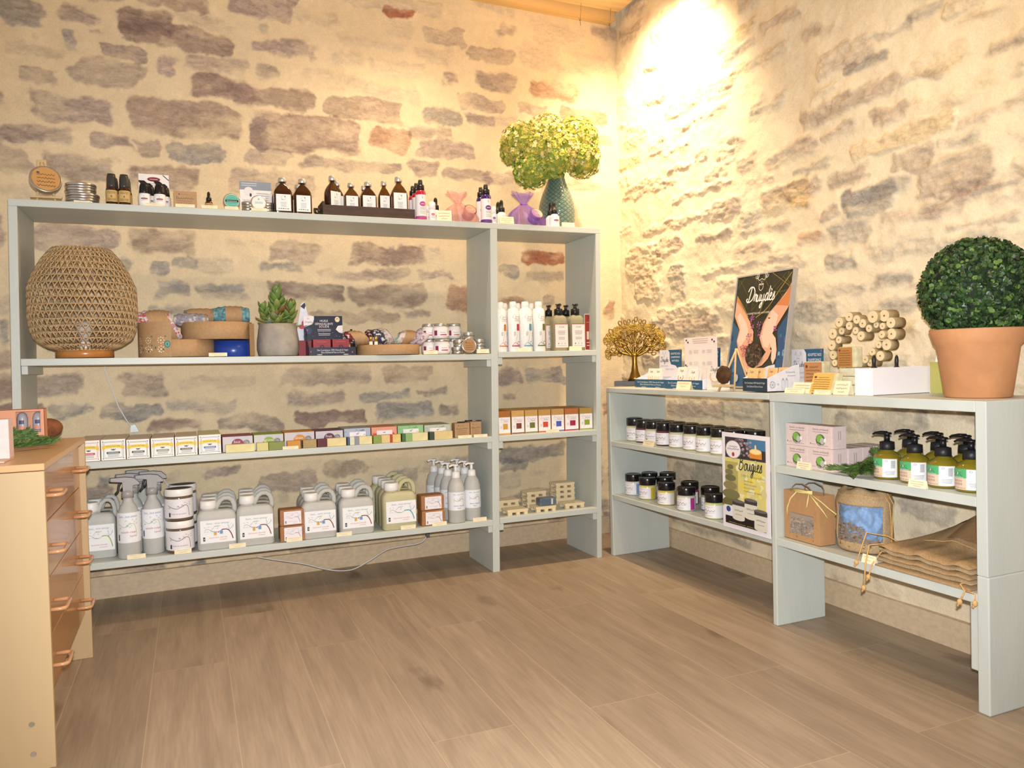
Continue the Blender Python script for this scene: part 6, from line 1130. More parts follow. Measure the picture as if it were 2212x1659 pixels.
def liquid(label, P, r, h, proto=None, rz=0):
    if proto: return dup(proto, P, rz, label, 'liquid soap bottles with black pumps')
    t = thing('liquid_soap', label, 'bottle', P, rz, 'liquid soap bottles with black pumps')
    MB().lathe([(r*.90, 0), (r*.98, .003), (r, h*.05), (r, h*.42), (r*.93, h*.50), (r*.70, h*.565), (r*.42, h*.60), (r*.40, h*.64)], 34).build('bottle_body', M('#8a7d22', rough=.06, coat=.6, trans=.25, noise=.05, name='olive_soap'), t)
    MB().lathe([(r*.52, h*.625), (r*.54, h*.63), (r*.52, h*.79), (r*.24, h*.81)], 24).build('collar', M('#1c1c20', rough=.45, bump=.3), t)
    mb = MB(); mb.lathe([(r*.20, h*.80), (r*.20, h*.955)], 14); mb.lathe([(r*.34, h*.955), (r*.36, h*.965), (r*.30, h*.995), (r*.1, h)], 18); mb.tube([(0, 0, h*.978), (-r*.5, 0, h*.985), (-r*.95, 0, h*.965), (-r*1.12, 0, h*.935)], [r*.16, r*.13, r*.09, r*.07], 8); mb.build('pump_head', BLACK, t)
    a = Art(r*2.35, h*.40, '#d9bfa8', step=.003); W, H = a.w, a.h; a.rect(0, H*.56, W*.56, H, '#4fa86a'); rs = random.Random(6)
    for i in range(12): a.line([(W*rs.uniform(0, .5), H*rs.uniform(.6, .95)), (W*rs.uniform(0, .5), H*rs.uniform(.6, .95))], W*.012, rs.choice(('#7ac47a', '#2f8a5a')), smooth=False)
    a.poly([(W*.14, H*.60), (W*.46, H*.60), (W*.40, H*.72), (W*.18, H*.72)], '#23343a'); a.poly([(W*.22, H*.72), (W*.27, H*.94), (W*.36, H*.72)], '#4a5a60'); a.poly([(W*.26, H*.73), (W*.29, H*.88), (W*.33, H*.73)], '#c9d0d0'); a.rect(W*.12, H*.58, W*.48, H*.61, '#a8c0d0')
    a.text('SAVON', W*.28, H*.37, H*.10, '#7a6260', 'c', fit=W*.30); a.text('LIQUIDE', W*.28, H*.22, H*.10, '#7a6260', 'c', fit=W*.34); a.text('mains du Jura', W*.28, H*.06, H*.06, '#5a3a3a', 'c', fit=W*.5)
    a.rect(W*.56, H*.02, W, H*.97, '#e6e8ea'); a.ell(W*.67, H*.88, W*.04, H*.05, '#4a5a64'); a.ell(W*.67, H*.88, W*.028, H*.035, '#e6e8ea')
    for i in range(12): a.rect(W*.80, H*(.50+.035*i), W*.93, H*(.515+.035*i), '#4a4a50')
    a.lines(W*.62, H*.32, W*.3, 4, H*.06, '#8a8a90'); a.build('label', t, cyl_map(r, h*.05, W)); return t
pr = None; x = -.235
for px, xx, dr, lb in ((1917, x, .15, 'first from the left of the front row'), (1977, x, .1, 'second from the left of the front row'), (2038, x, .05, 'third from the left of the front row'), (2099, x, .0, 'at the right end by the upright, front row'), (1966, -.14, .2, 'first of the back row'), (2028, -.14, .1, 'second of the back row'), (2088, -.14, .1, 'third of the back row')):
    y = BYY(px, zb, xx); P = Vector((xx, y, zb)); r = 30.5/ppm((x, BYY(2038, zb, x), zb)); h = ZZ(944, x, BYY(2038, zb, x))-zb
    if pr is None: pr = liquid('olive liquid soap bottle with black pump, '+lb, P, r, h, None, RB+.25); pr0 = pr
    else: liquid('olive liquid soap bottle with black pump, '+lb, P, r, h, pr, RB+dr+.2)
pcB(1720, 1750, 998, zb, 'cream price card before the pale pink soap boxes', -.3115, seed=33, tilt=.2, tall=True); pcB(1961, 2000, 1036, zb, 'cream price card before the liquid soap bottles', -.3115, seed=34, tilt=.2, tall=True)
# fir twigs
NEED = M('#3c5a22', rough=.6, noise=.35, nscale=40, name='fir_needles'); NEEDB = M('#5f7a36', rough=.6, noise=.2); TWIG = M('#6a4a2a', rough=.8)
def fir(label, P, stems, seed, nl=.022, name='fir_branch'):
    t = thing(name, label, 'fir branch', P); rs = random.Random(seed); mb = MB(); tb = MB()
    for st in stems:
        Q = [Vector(p) for p in st]; tb.tube(Q, .0016, 5)
        for i in range(len(Q)-1):
            L = (Q[i+1]-Q[i]).length; n = int(L/.00022); d = (Q[i+1]-Q[i]).normalized()
            for j in range(n):
                p = Q[i]+(Q[i+1]-Q[i])*(j/n); a = rs.uniform(0, 6.283); u = d.orthogonal().normalized(); v = d.cross(u); o = (u*math.cos(a)+v*math.sin(a)); o.z = max(o.z, -.25)*.8; e = p+(o*.75+d*.75).normalized()*nl*rs.uniform(.7, 1.1); s_ = d.cross(o).normalized()*.0013; e.z = max(e.z, .001-P.z*0)
                mb.add([p-s_, p+s_, e+s_*.6, e-s_*.6, p+o.cross(s_).normalized()*.0006], [(0, 1, 2, 3), (0, 4, 3), (1, 2, 4)], 0 if rs.random() < .7 else 1)
    mb.build('needles', [NEED, NEEDB], t); tb.build('twig', TWIG, t); return t
P = Vector((-.275, BYY(1845, zb, -.275), zb+.012))
def b2(px, py, x=-.29): q = hit(px, py, 0, x); return (q.x-P.x, q.y-P.y, q.z-P.z)
fir('green fir branch lying between the soap boxes and liquid soaps', P, [[b2(1893, 985, -.25), b2(1870, 1000, -.27), b2(1840, 1010, -.30), b2(1795, 1012, -.31)], [b2(1870, 1000, -.27), b2(1855, 1020, -.31), b2(1843, 1035, -.315)], [b2(1892, 985, -.24), b2(1890, 975, -.22)], [b2(1862, 1004, -.28), b2(1825, 1022, -.31)], [b2(1882, 993, -.26), b2(1878, 1018, -.30)]], 3)
# ------------------------------------------------------------------ brush lettering
CUR = {'D': (1.5, [[(.1, 0), (.35, .1), (.55, 1.2), (.62, 2.0)], [(.0, 1.5), (.35, 2.05), (1.0, 2.0), (1.38, 1.3), (1.15, .4), (.55, .0), (.05, .12), (-.05, .4), (.15, .5)]]),
 'B': (1.3, [[(.2, 0), (.35, 1), (.45, 2)], [(.05, 1.5), (.45, 2.1), (.9, 1.85), (.78, 1.25), (.45, 1.05), (.92, .95), (1.0, .4), (.6, -.05), (.15, .1)]]),
 'r': (.6, [[(0, .05), (.12, .9), (.2, 1.05), (.3, .85), (.45, .9), (.4, .3), (.5, 0), (.65, .1)]]), 'u': (.78, [[(0, .9), (-.02, .3), (.12, 0), (.35, .15), (.5, .95), (.48, .3), (.6, 0), (.8, .15)]]),
 'y': (.78, [[(0, .9), (0, .3), (.15, .05), (.38, .2), (.5, .95), (.42, 0), (.3, -.7), (.1, -.95), (-.02, -.7), (.2, -.3), (.75, .2)]]), 'd': (.88, [[(.55, .8), (.3, 1), (.05, .6), (.1, .1), (.3, 0), (.5, .4), (.74, 1.95), (.6, .4), (.65, .02), (.9, .15)]]),
 'e': (.55, [[(0, .4), (.3, .6), (.35, .9), (.2, 1), (.02, .6), (.1, .1), (.35, 0), (.58, .2)]]), 'è': (.55, [[(0, .4), (.3, .6), (.35, .9), (.2, 1), (.02, .6), (.1, .1), (.35, 0), (.58, .2)], [(.08, 1.6), (.3, 1.3)]]),
 's': (.55, [[(0, .1), (.3, 1.05), (.32, .6), (.42, .2), (.2, -.02), (0, .12)]]), 'o': (.68, [[(.3, .95), (.05, .7), (.08, .1), (.3, 0), (.5, .3), (.45, .8), (.3, .95), (.5, .85), (.7, .9)]]),
 'g': (.78, [[(.5, .8), (.3, 1), (.05, .6), (.12, .1), (.35, .1), (.5, .9), (.42, -.2), (.25, -.9), (.05, -.8), (.15, -.4), (.75, .2)]]), 'i': (.38, [[(.05, .9), (.02, .2), (.15, 0), (.38, .15)], [(.1, 1.35), (.16, 1.42)]])}
def cursive(a, t, x, y, w, c, lw=.13, slant=.12):
    tot = sum(CUR[ch][0] for ch in t); k = w/tot; X = x
    for ch in t:
        for st in CUR[ch][1]: a.line([(X+(p[0]+slant*p[1])*k, y+p[1]*k) for p in st], lw*k*(1.25 if len(st) > 2 else 1), c)
        X += CUR[ch][0]*k
def logo(a, x, y, s, c, lw=.06):
    for g in (-1, 1):
        a.line([(x+g*.12*s, y+.30*s), (x+g*.35*s, y+.22*s), (x+g*.55*s, y+.42*s), (x+g*.75*s, y+.70*s)], lw*s, c); a.line([(x+g*.75*s, y+.70*s), (x+g*.55*s, y+1.0*s), (x+g*.42*s, y+.72*s), (x+g*.55*s, y+.42*s)], lw*s, c); a.line([(x+g*.62*s, y+.45*s), (x+g*.52*s, y+.85*s)], lw*.7*s, c); a.line([(x+g*.55*s, y+.42*s), (x+g*.8*s, y+.45*s), (x+g*.9*s, y+.7*s)], lw*s, c)
    a.line([(x-.12*s, y+.30*s), (x, y+.36*s), (x+.12*s, y+.30*s)], lw*s, c); a.ell(x-.08*s, y+.1*s, .03*s, .04*s, c); a.ell(x+.1*s, y+.1*s, .03*s, .04*s, c); a.line([(x, y+.05*s), (x+.03*s, y-.05*s)], lw*s, c)
    a.line([(x-.32*s, y-.16*s), (x, y-.26*s), (x+.32*s, y-.16*s), (x-.32*s, y-.16*s)], lw*s, c); a.line([(x-.28*s, y-.2*s), (x-.26*s, y-.6*s), (x, y-.8*s), (x+.26*s, y-.6*s), (x+.28*s, y-.2*s)], lw*s, c)
def wreath(a, x, y, r, c):
    for i in range(12):
        q = math.pi*(-.15+1.3*i/11)+math.pi; a.ell(x+r*math.cos(q), y+.75*r*math.sin(q), r*.16, r*.10, c)
# ------------------------------------------------------------------ top of the low unit
zt1, zt2 = .7762, .7796
# brass tree
P = LB(1372, zt1, -.105); GOLD = M('#8f6e30', rough=.30, metal=.9, noise=.15, nscale=40, name='brass')
t = thing('tree_ornament', 'brass tree-of-life ornament with looping branches on a flat black base', 'ornament', P, -.56); k = 1/ppm(P)
MB().box(-44*k, 44*k, -.03, .03, 0, 10*k, c=.001).build('base', M('#241c1e', rough=.4), t)
mb = MB(); mb.lathe([(16*k, 10*k), (12*k, 18*k), (7.5*k, 32*k), (5.5*k, 48*k), (5.5*k, 60*k), (7*k, 68*k)], 14, sy=.7); mb.build('trunk', GOLD, t)
rs = random.Random(21); mb = MB(); ctr = (0, 90)
def inside(x, z): return ((x)/60.0)**2+((z-98)/47.0)**2 < 1 and z > 62+6*math.cos(x*.15)
def branch(x, z, a, L, r, d):
    pts = [(x, z)]; aa = a
    for i in range(4):
        aa += rs.uniform(-.22, .22); x += L/4*math.cos(aa); z += L/4*math.sin(aa); pts.append((x, z))
    mb.tube([(px*k, rs.uniform(-.002, .002), pz*k) for px, pz in pts], [r*k*(1-.3*i/4) for i in range(5)], 6)
    if d == 1 or not inside(x, z):
        for j in range(3):
            q = aa+(-1.1+1.1*j); cx, cz = x+4.2*math.cos(q), z+4.2*math.sin(q); R = rs.uniform(3.6, 4.8)
            mb.tube([((cx+R*math.cos(u))*k, 0, (cz+R*1.15*math.sin(u))*k) for u in [6.283*i/8 for i in range(8)]], 1.25*k, 5, closed=True)
        return
    for s in ((-.55, .05, .6) if d > 2 else (-.5, .5)): branch(x, z, aa+s+rs.uniform(-.15, .15), L*.74, r*.74, d-1)
for a0, L in ((math.radians(168), 27), (math.radians(145), 26), (math.radians(122), 24), (math.radians(100), 24), (math.radians(80), 24), (math.radians(58), 26), (math.radians(36), 27), (math.radians(12), 28)): branch(3*math.cos(a0), 64, a0, L*1.12, 3.4, 3)
pl = []
for i in range(900):
    x_, z_ = rs.uniform(-58, 58), rs.uniform(62, 144)
    if ((x_)/57.0)**2+((z_-98)/45.0)**2 > 1 or z_ < 70-.12*abs(x_) or any((x_-a_)**2+(z_-b_)**2 < 62 for a_, b_ in pl): continue
    pl.append((x_, z_)); q = math.atan2(z_-62, x_); A_, B_ = rs.uniform(4.4, 6.2), rs.uniform(2.6, 3.8)
    mb.tube([((x_+A_*math.cos(u)*math.cos(q)-B_*math.sin(u)*math.sin(q))*k, rs.uniform(-.0008, .0008), (z_+A_*math.cos(u)*math.sin(q)+B_*math.sin(u)*math.cos(q))*k) for u in [6.283*i_/9 for i_ in range(9)]], 1.25*k, 5, closed=True)
mb.build('branches', GOLD, t)
# counter displays
BL = '#2b5a7c'
def tray(label, P, w, d, hf, col, header=None, side='#dfe0ea', packs=()):
    """shallow card tray, local: x across the front, y depth"""
    t = thing('display_tray', label, 'display tray', P, RB, 'shampoo counter displays'); th = .0012
    mb = MB(); mb.box(-w/2, w/2, 0, th, 0, hf); mb.box(-w/2, w/2, 0, d, 0.0002, th); mb.box(-w/2, w/2, d-th, d, 0, hf*1.4)
    for sx in (-w/2, w/2-th): mb.extr([(0, 0), (d, 0), (d, hf*1.9), (d*.75, hf*1.9), (.0, hf)], lambda p: Vector((sx, p[0], p[1])), lambda p: Vector((sx+th, p[0], p[1])))
    mb.build('tray', M(side, rough=.5), t)
    a = Art(w, hf, col, rough=.4); a.text('Des Cosmétiques 100% Naturels & Vegan', w/2, hf*.58, hf*.19, '#dfe6ec', 'c', fit=w*.84); a.text('Zéro Déchet & Faits en France', w/2, hf*.28, hf*.19, '#dfe6ec', 'c', fit=w*.66); a.ell(w*.04, hf*.62, hf*.05, hf*.05, '#c04a50'); a.ell(w*.92, hf*.3, hf*.05, hf*.05, '#c04a50'); a.rect(w*.22, hf*.03, w*.36, hf*.08, '#e8e4e6'); a.rect(w*.66, hf*.03, w*.8, hf*.08, '#e8e4e6')
    a.build('front_print', t, plane_map((-w/2, 0, 0), (1, 0, 0), (0, 0, 1)))
    if header:
        hw, z0, z1, yy = header; hexA(MB(), -hw/2, hw/2, yy, z0, z1, .0015, lean=.004).build('header_card', M(BL, rough=.45), t); H = z1-z0; W = hw
        a = Art(W, H, BL, rough=.45); n = 12; xs = [0]+[W*.46]+[W*.46, W*.50, W*.56, W*.72, W*.86, W*.92, W*.93]; ys = [H, H, H*.80, H*.55, H*.42, H*.40, H*.30, H*.12, 0]
        a.poly([(0, 0)]+list(reversed([(W*.40, H), (W*.47, H*.90), (W*.48, H*.60), (W*.54, H*.46), (W*.74, H*.42), (W*.86, H*.30), (W*.88, 0)]))[:0]+[(W*.88, 0), (W*.86, H*.30), (W*.74, H*.42), (W*.54, H*.46), (W*.48, H*.60), (W*.47, H*.90), (W*.40, H), (0, H)], '#dcdde6')
        logo(a, W*.22, H*.80, H*.15, '#b8b4c0'); cursive(a, 'Druydès', W*.06, H*.56, W*.36, '#5a5a68'); a.text('SAUVEZ LA PLANÈTE', W*.06, H*.38, H*.045, '#9a9aa6', fit=W*.36); a.text('PASSEZ AU SOLIDE', W*.30, H*.26, H*.045, '#9a9aa6', fit=W*.36)
        for i, s in enumerate(('ADOPTEZ NOS', 'SHAMPOINGS', 'NATURELS')): a.text(s, W*.74, H*(.82-.13*i), H*.075, '#e6e8ee', 'c', fit=W*(.42, .40, .32)[i])
        a.ell(W*.03, H*.26, W*.015, H*.04, '#4a3a44'); a.ell(W*.07, H*.21, W*.03, H*.02, '#4a3a44'); a.ell(W*.90, H*.20, W*.035, H*.09, '#b8d0dc'); a.rect(W*.88, H*.28, W*.92, H*.32, '#d8a070'); a.ell(W*.95, H*.95, W*.02, H*.03, '#b0503a')
        a.build('header_print', t, plane_map((-W/2, yy, z0), (1, 0, 0), (0, .004, H)))
    return t
def pack(label, P, w, h, th, c, lean=.25, rz=RB, bg='#f0e8de', group='solid shampoo sachets'):
    t = thing('shampoo_sachet', label, 'sachet', P, rz, group); hexA(MB(), -w/2, w/2, 0, 0, h, th, lean=h*lean).build('sachet', M(bg, rough=.5), t)
    a = Art(w, h*math.hypot(1, lean), None); W, H = a.w, a.h; cursive(a, 'Druydès', W*.28, H*.80, W*.44, '#6a6068', lw=.12); wreath(a, W*.5, H*.52, W*.28, c); a.ell(W*.5, H*.5, W*.05, H*.05, c); a.lines(W*.3, H*.14, W*.4, 2, H*.06, '#a8a0a0'); a.build('print', t, plane_map((-w/2, 0, 0), (1, 0, 0), (0, h*lean, h))); return t
xa = -.215; ya, yb = BYY(1372, zt1, xa), BYY(1440, zt1, xa); wA = ya-yb; PA = Vector((xa, (ya+yb)/2, zt1))
tray('blue and white shampoo counter display nearest the brass tree', PA, wA, .12, .036, BL, header=(.17, .045, .165, .105))
xb = -.238; yc, yd = BYY(1437, zt1, xb)-.001, BYY(1517, zt1, xb); yc = min(yc, yb-.001); wB = yc-yd; PB_ = Vector((xb, (yc+yd)/2, zt1))
tray('blue and white shampoo counter display behind the small easel', PB_, wB, .13, .037, BL, header=(.18, .045, .165, .115))
def put(P, dx, dy, dz=.0015): return Vector((P.x+dy, P.y-dx, P.z+dz))
for i, (dx, dy, c, lb) in enumerate(((-.032, .012, '#e0b060', 'cream sachet with yellow print at left of the display nearest the tree'), (.030, .006, '#b8c8a8', 'cream sachet with pale green wreath in the display nearest the tree'))): pack(lb, put(PA, dx, dy), .056, .082, .010, c)
for i in range(6): pack('cream sachet with red wreath, %s of the file in the second display' % ('front', 'second', 'third', 'fourth', 'fifth', 'sixth')[i], put(PB_, -.040, .006+i*.0095), .062, .088, .0085, '#b86068', group=None)
for i in range(2): pack('cream sachet with yellow-green wreath, %s in the second display' % ('front one', 'rear one')[i], put(PB_, .036, .008+i*.012), .060, .080, .009, '#c0b870', group=None)
x = -.118; ya, yb = BYY(1488, zt1, x), BYY(1559, zt1, x)
P = put(PB_, (PB_.y-(ya+yb)/2), x-PB_.x, .0); z1 = ZZ(728, x, (ya+yb)/2); z0 = zt1+.10
x = -.137
t = thing('info_sheet', 'pale sheet with small brown leaves standing up in the second display', 'sheet', Vector((x, (ya+yb)/2, z0-.02)), RB); w = ya-yb; H = z1-z0+.02
t.location.z = z1-H; MB().box(-w/2, w/2, 0, .0012, -.075, H).build('sheet', M('#e6dfdc', rough=.6), t)
a = Art(w, H, '#e6dfdc'); a.lines(w*.25, H*.93, w*.5, 3, H*.06, '#c9a09a', t=H*.02)
for (u, v) in ((.07, .92), (.12, .85), (.86, .90), (.92, .84), (.04, .12), (.08, .07)): a.ell(w*u, H*v, w*.025, H*.03, '#6a4048')
for u in (.15, .55):
    for v in (.55, .18): a.ell(w*(u+.05), H*v, w*.05, H*.05, '#cfc6c4'); a.lines(w*(u+.14), H*(v+.03), w*.16, 3, H*.04, '#c0b4b4')
a.build('print', t, plane_map((-w/2, 0, 0), (1, 0, 0), (0, 0, 1)))
x = -.225; ya, yb = BYY(1527, zt1, x), BYY(1563, zt1, x); H = ZZ(793, x, (ya+yb)/2)-zt1; w = ya-yb
t = thing('shampoo_box', 'small upright white box with wreath print left of the small easel', 'box', Vector((x, (ya+yb)/2, zt1)), RB); MB().box(-w/2, w/2, 0, .03, 0, H, c=.0008).build('carton', M('#ece8e0', rough=.5), t)
a = Art(w*.97, H*.97, None); W = a.w; cursive(a, 'Druydès', W*.25, H*.82, W*.5, '#6a6068', lw=.12); wreath(a, W*.5, H*.58, W*.28, '#e0a880'); a.lines(W*.25, H*.32, W*.5, 3, H*.07, '#b8b4b0'); a.build('print', t, plane_map((-w*.485, 0, H*.01), (1, 0, 0), (0, 0, 1)))
pcB(1460, 1490, 824, zt1, 'white price card before the second blue display on the low unit', -.262, seed=41)
# small easel with dark clay ball
P = LB(1576, zt1, -.262); k = 1/ppm(P); t = thing('mini_easel', 'small pale wooden easel holding a dark brown round disc on the low unit', 'easel', P, RB+.25)
mb = MB(); W3 = lambda px, py: ((px-1576)*k*1.2, (834-py)*k)
for (a_, b_, yo) in (((1552, 836), (1585, 742), 0), ((1586, 837), (1583, 742), 0), ((1604, 832), (1585, 742), .05)):
    p, q = W3(*a_), W3(*b_); mb.tube([(p[0], yo, max(0, p[1])), (q[0], .022, q[1])], .0042, 4)
mb.build('easel_leg', PINEW, t); p, q = W3(1548, 822), W3(1588, 822); MB().box(p[0], q[0], -.026, -.004, p[1]-.003, p[1]+.005, c=.001).build('ledge', PINEW, t)
zl = p[1]+.0075; r = 19.5*k; bpos = P+Matrix.Rotation(RB+.25, 3, 'Z')@Vector(((1569-1576)*k*1.2, -.014, zl+r))
t = thing('clay_disc', 'dark brown rough round disc resting on the small easel', 'disc', bpos, RB+.25); rs = random.Random(9)
bm = bmesh.new(); bmesh.ops.create_icosphere(bm, subdivisions=4, radius=1); from mathutils import noise as mn
vs = [Vector((v.co.x*r, v.co.y*r*.32, v.co.z*r))*(1+.10*mn.noise(v.co*2.2)+.05*mn.noise(v.co*7)) for v in bm.verts]; fs = [[v.index for v in f.verts] for f in bm.faces]; bm.free()
MB().add(vs, fs, 0, True).build('disc', M('#4a3018', rough=.75, noise=.5, nscale=60, bump=.6, bscale=120), t)
# framed poster leaning on the wall
yl, wP = -.982, .310; Pb = Vector((-.108, yl-wP/2, zt1+.0046)); th0 = math.atan2(.072, .445); HP = .452
t = thing('framed_poster', 'framed poster of two hands holding a soil ball, leaning on the wall', 'poster', Pb, RB); t.rotation_euler = (-th0, 0, RB)
FR = M('#b4b2ae', rough=.35, metal=.3); mb = MB(); w = wP; fw = .006; dd = .020
mb.box(-w/2-fw, -w/2, 0, dd, 0, HP, c=.0006); mb.box(w/2, w/2+fw, 0, dd, 0, HP, c=.0006); mb.box(-w/2, w/2, 0, dd, HP-fw, HP, c=.0006); mb.box(-w/2, w/2, 0, dd, 0, fw, c=.0006); mb.build('frame', FR, t)
MB().box(-w/2, w/2, .004, .016, fw, HP-fw).build('backing_board', M('#8a8a88', rough=.7), t)
W, H = w, HP-2*fw; a = Art(W, H, '#36352a', rough=.3)
def q_(X, Y):
    v = (Y-185)/1400
    for _ in range(3): u = (X-195+160*v)/770; v = (Y-185+105*u)/1420
    return (W*min(1, max(0, u)), H*(1-min(1, max(0, v))))
def pp(L): return [q_(*p) for p in L]
rs = random.Random(12)
for i in range(70):
    X, Y = rs.uniform(200, 960), rs.uniform(100, 700); L = rs.uniform(60, 220); g = rs.uniform(-1.2, 1.2); a.line(pp([(X, Y), (X+L*.5*math.sin(g), Y+L*.5), (X+L*math.sin(g), Y+L)]), W*.007, rs.choice(('#4a4a32', '#5a5a38', '#6a6438', '#3a4630', '#4f3c2a')))
a.poly(pp([(130, 760), (225, 860), (200, 1010), (240, 1200), (330, 1400), (300, 1640), (0, 1640), (30, 1500)]), '#3a5a7a'); a.poly(pp([(960, 560), (880, 640), (760, 820), (770, 1000), (740, 1240), (560, 1320), (400, 1400), (350, 1640), (960, 1640)]), '#35547a')
for i in range(40):
    X, Y = rs.choice((rs.uniform(40, 200), rs.uniform(740, 860), rs.uniform(250, 800))), rs.uniform(860, 1580)
    if 240 < X < 740 and Y < 1340: continue
    a.ell(*q_(X, Y), W*rs.uniform(.008, .02), H*rs.uniform(.008, .03), rs.choice(('#5a84a8', '#2a4868', '#7aa4c0', '#456e94')))
SK1, SK2_, SK3 = '#d8a488', '#e8c4b0', '#b87858'
a.poly(pp([(190, 415), (270, 560), (380, 740), (435, 870), (430, 990), (330, 1080), (230, 1190), (190, 1010), (230, 860), (155, 690)]), SK1); a.poly(pp([(240, 640), (330, 760), (360, 860), (330, 960), (240, 1080), (200, 1000), (250, 860), (190, 690)]), SK2_); a.poly(pp([(190, 415), (250, 530), (300, 640), (240, 560), (180, 500)]), '#c8805a')
a.poly(pp([(230, 1180), (320, 1080), (350, 1200), (360, 1300), (450, 1330), (340, 1390), (270, 1310)]), SK1); a.line(pp([(240, 1180), (290, 1300), (345, 1370)]), W*.03, SK2_)
a.poly(pp([(965, 230), (900, 320), (800, 450), (650, 620), (570, 760), (520, 930), (560, 1050), (640, 1130), (690, 1000), (700, 860), (760, 760), (900, 540), (950, 470)]), SK1); a.poly(pp([(960, 250), (870, 380), (740, 520), (800, 520), (900, 520), (950, 440)]), '#c88050'); a.poly(pp([(700, 580), (600, 740), (545, 920), (580, 1040), (640, 1050), (690, 880), (740, 760), (770, 640)]), SK2_)
a.poly(pp([(690, 860), (740, 920), (755, 1060), (740, 1160), (705, 1240), (680, 1180), (690, 1060), (660, 980)]), SK2_); a.poly(pp([(640, 1060), (690, 1070), (640, 1180), (560, 1270), (440, 1330), (520, 1230)]), SK1); a.ell(*q_(652, 683), W*.02, H*.006, '#4a2a20')
for i in range(150):
    X, Y = rs.choice(((rs.gauss(415, 14), rs.uniform(650, 830)), (rs.gauss(520, 18), rs.uniform(740, 920)), (rs.gauss(380, 24), rs.uniform(880, 1080)), (rs.gauss(730, 10), rs.uniform(780, 830)))); a.ell(*q_(X, Y), W*.008, H*.005, rs.choice(('#a05a90', '#c07ab0', '#7a3a6a')))
for i in range(60): a.ell(*q_(rs.gauss(310, 34), rs.uniform(1050, 1200)), W*.010, H*.005, rs.choice(('#b05a50', '#d08a78', '#8a3a40')))
a.ell(*q_(450, 1155), W*.155, H*.105, '#3c3026')
for i in range(90):
    g, r_ = rs.uniform(0, 6.28), math.sqrt(rs.random()); a.ell(*q_(450+112*r_*math.cos(g), 1155+145*r_*math.sin(g)), W*rs.uniform(.008, .02), H*rs.uniform(.006, .012), rs.choice(('#5a4a38', '#2a2018', '#6a5a48', '#4a3c30')))
for L, c in (([(960, 120), (800, 340), (640, 560), (480, 690)], '#a88a3a'), ([(700, 110), (860, 230), (950, 290)], '#7a6a3a'), ([(210, 430), (300, 560), (370, 690)], '#9a8a3a'), ([(900, 330), (780, 360), (640, 330)], '#4a5a3a'), ([(640, 360), (560, 560), (520, 640)], '#8a7a3a')): a.line(pp(L), W*.010, c)
lx, ly = q_(555, 262); logo(a, lx, ly+W*.02, W*.13, '#ece6de', .045); x0, y0 = q_(345, 505); x1, _ = q_(735, 470); cursive(a, 'Druydès', x0, y0, (x1-x0), '#f2ece4', lw=.14); x0, y0 = q_(520, 640); a.text('COSMÉTIQUES NATURELS', x0, y0, H*.016, '#e0d8d0', 'c', fit=W*.44)
a.ell(*q_(205, 1480), W*.04, H*.035, '#a8bcc8')
a.build('poster_print', t, plane_map((-w/2, .0038, fw), (1, 0, 0), (0, 0, 1)), eps=.00005)
# right-hand display with its long side facing the viewer
x = -.262; ya, yb = BYY(1605, zt2, x), BYY(1657, zt2, x); w = ya-yb; PR = Vector((x, (ya+yb)/2, zt2)); dl = .145; hf = .046
t = thing('display_tray', 'dark-fronted counter display with white sides right of the framed poster', 'display tray', PR, RB, 'shampoo counter displays'); th = .0012
mb = MB(); mb.box(-w/2, w/2, 0, th, 0, hf); mb.box(-w/2, w/2, 0, dl, .0002, th); mb.extr([(0, 0), (dl, 0), (dl, hf*2.0), (dl*.8, hf*1.9), (0, hf)], lambda p: Vector((w/2-th, p[0], p[1])), lambda p: Vector((w/2, p[0], p[1]))); mb.extr([(0, 0), (dl, 0), (dl, hf*2.0), (dl*.8, hf*1.9), (0, hf)], lambda p: Vector((-w/2, p[0], p[1])), lambda p: Vector((-w/2+th, p[0], p[1]))); mb.build('tray', M('#e2e2ea', rough=.5), t)
a = Art(w, hf, '#2a3a48', rough=.4); a.text('Des Cosmétiques 100% Naturels & Vegan', w/2, hf*.58, hf*.15, '#cfd6dc', 'c', fit=w*.84); a.text('Zéro Déchet & Faits en France', w/2, hf*.30, hf*.15, '#cfd6dc', 'c', fit=w*.66); a.build('front_print', t, plane_map((-w/2, 0, 0), (1, 0, 0), (0, 0, 1)))
a = Art(dl*.95, hf*1.8, None); W, H = a.w, a.h; r = hf*.26; a.ell(W*.16, hf*.5, r, r, '#6a7488'); a.ell(W*.16, hf*.5, r*.86, r*.86, '#e2e2ea')
for i in range(3): a.line([(W*.16+r*math.cos(i*1.05), hf*.5+r*math.sin(i*1.05)), (W*.16-r*math.cos(i*1.05), hf*.5-r*math.sin(i*1.05))], r*.08, '#6a7488', smooth=False)
a.text('=', W*.30, hf*.4, hf*.25, '#6a7488'); 
for u in (.45, .57): a.frame(W*u, hf*.12, W*(u+.08), hf*.85, hf*.025, '#8a92a4'); a.rect(W*(u+.025), hf*.85, W*(u+.055), hf*.98, '#8a92a4')
a.text('Un shampoing', W*.58, hf*1.36, hf*.14, '#5a6478', 'l', fit=W*.30); a.text('est équivalent', W*.64, hf*1.10, hf*.12, '#5a6478', 'l', fit=W*.26); a.build('side_print', t, plane_map((w/2, .002, 0), (0, 1, 0), (0, 0, 1)))
t2_ = tray('white and blue shampoo header card display at the back right of poster', Vector((-.036, BYY(1741, zt2, -.036), zt2)), .13, .012, .03, '#e2e2ea', header=(.155, .002, .145, .004))
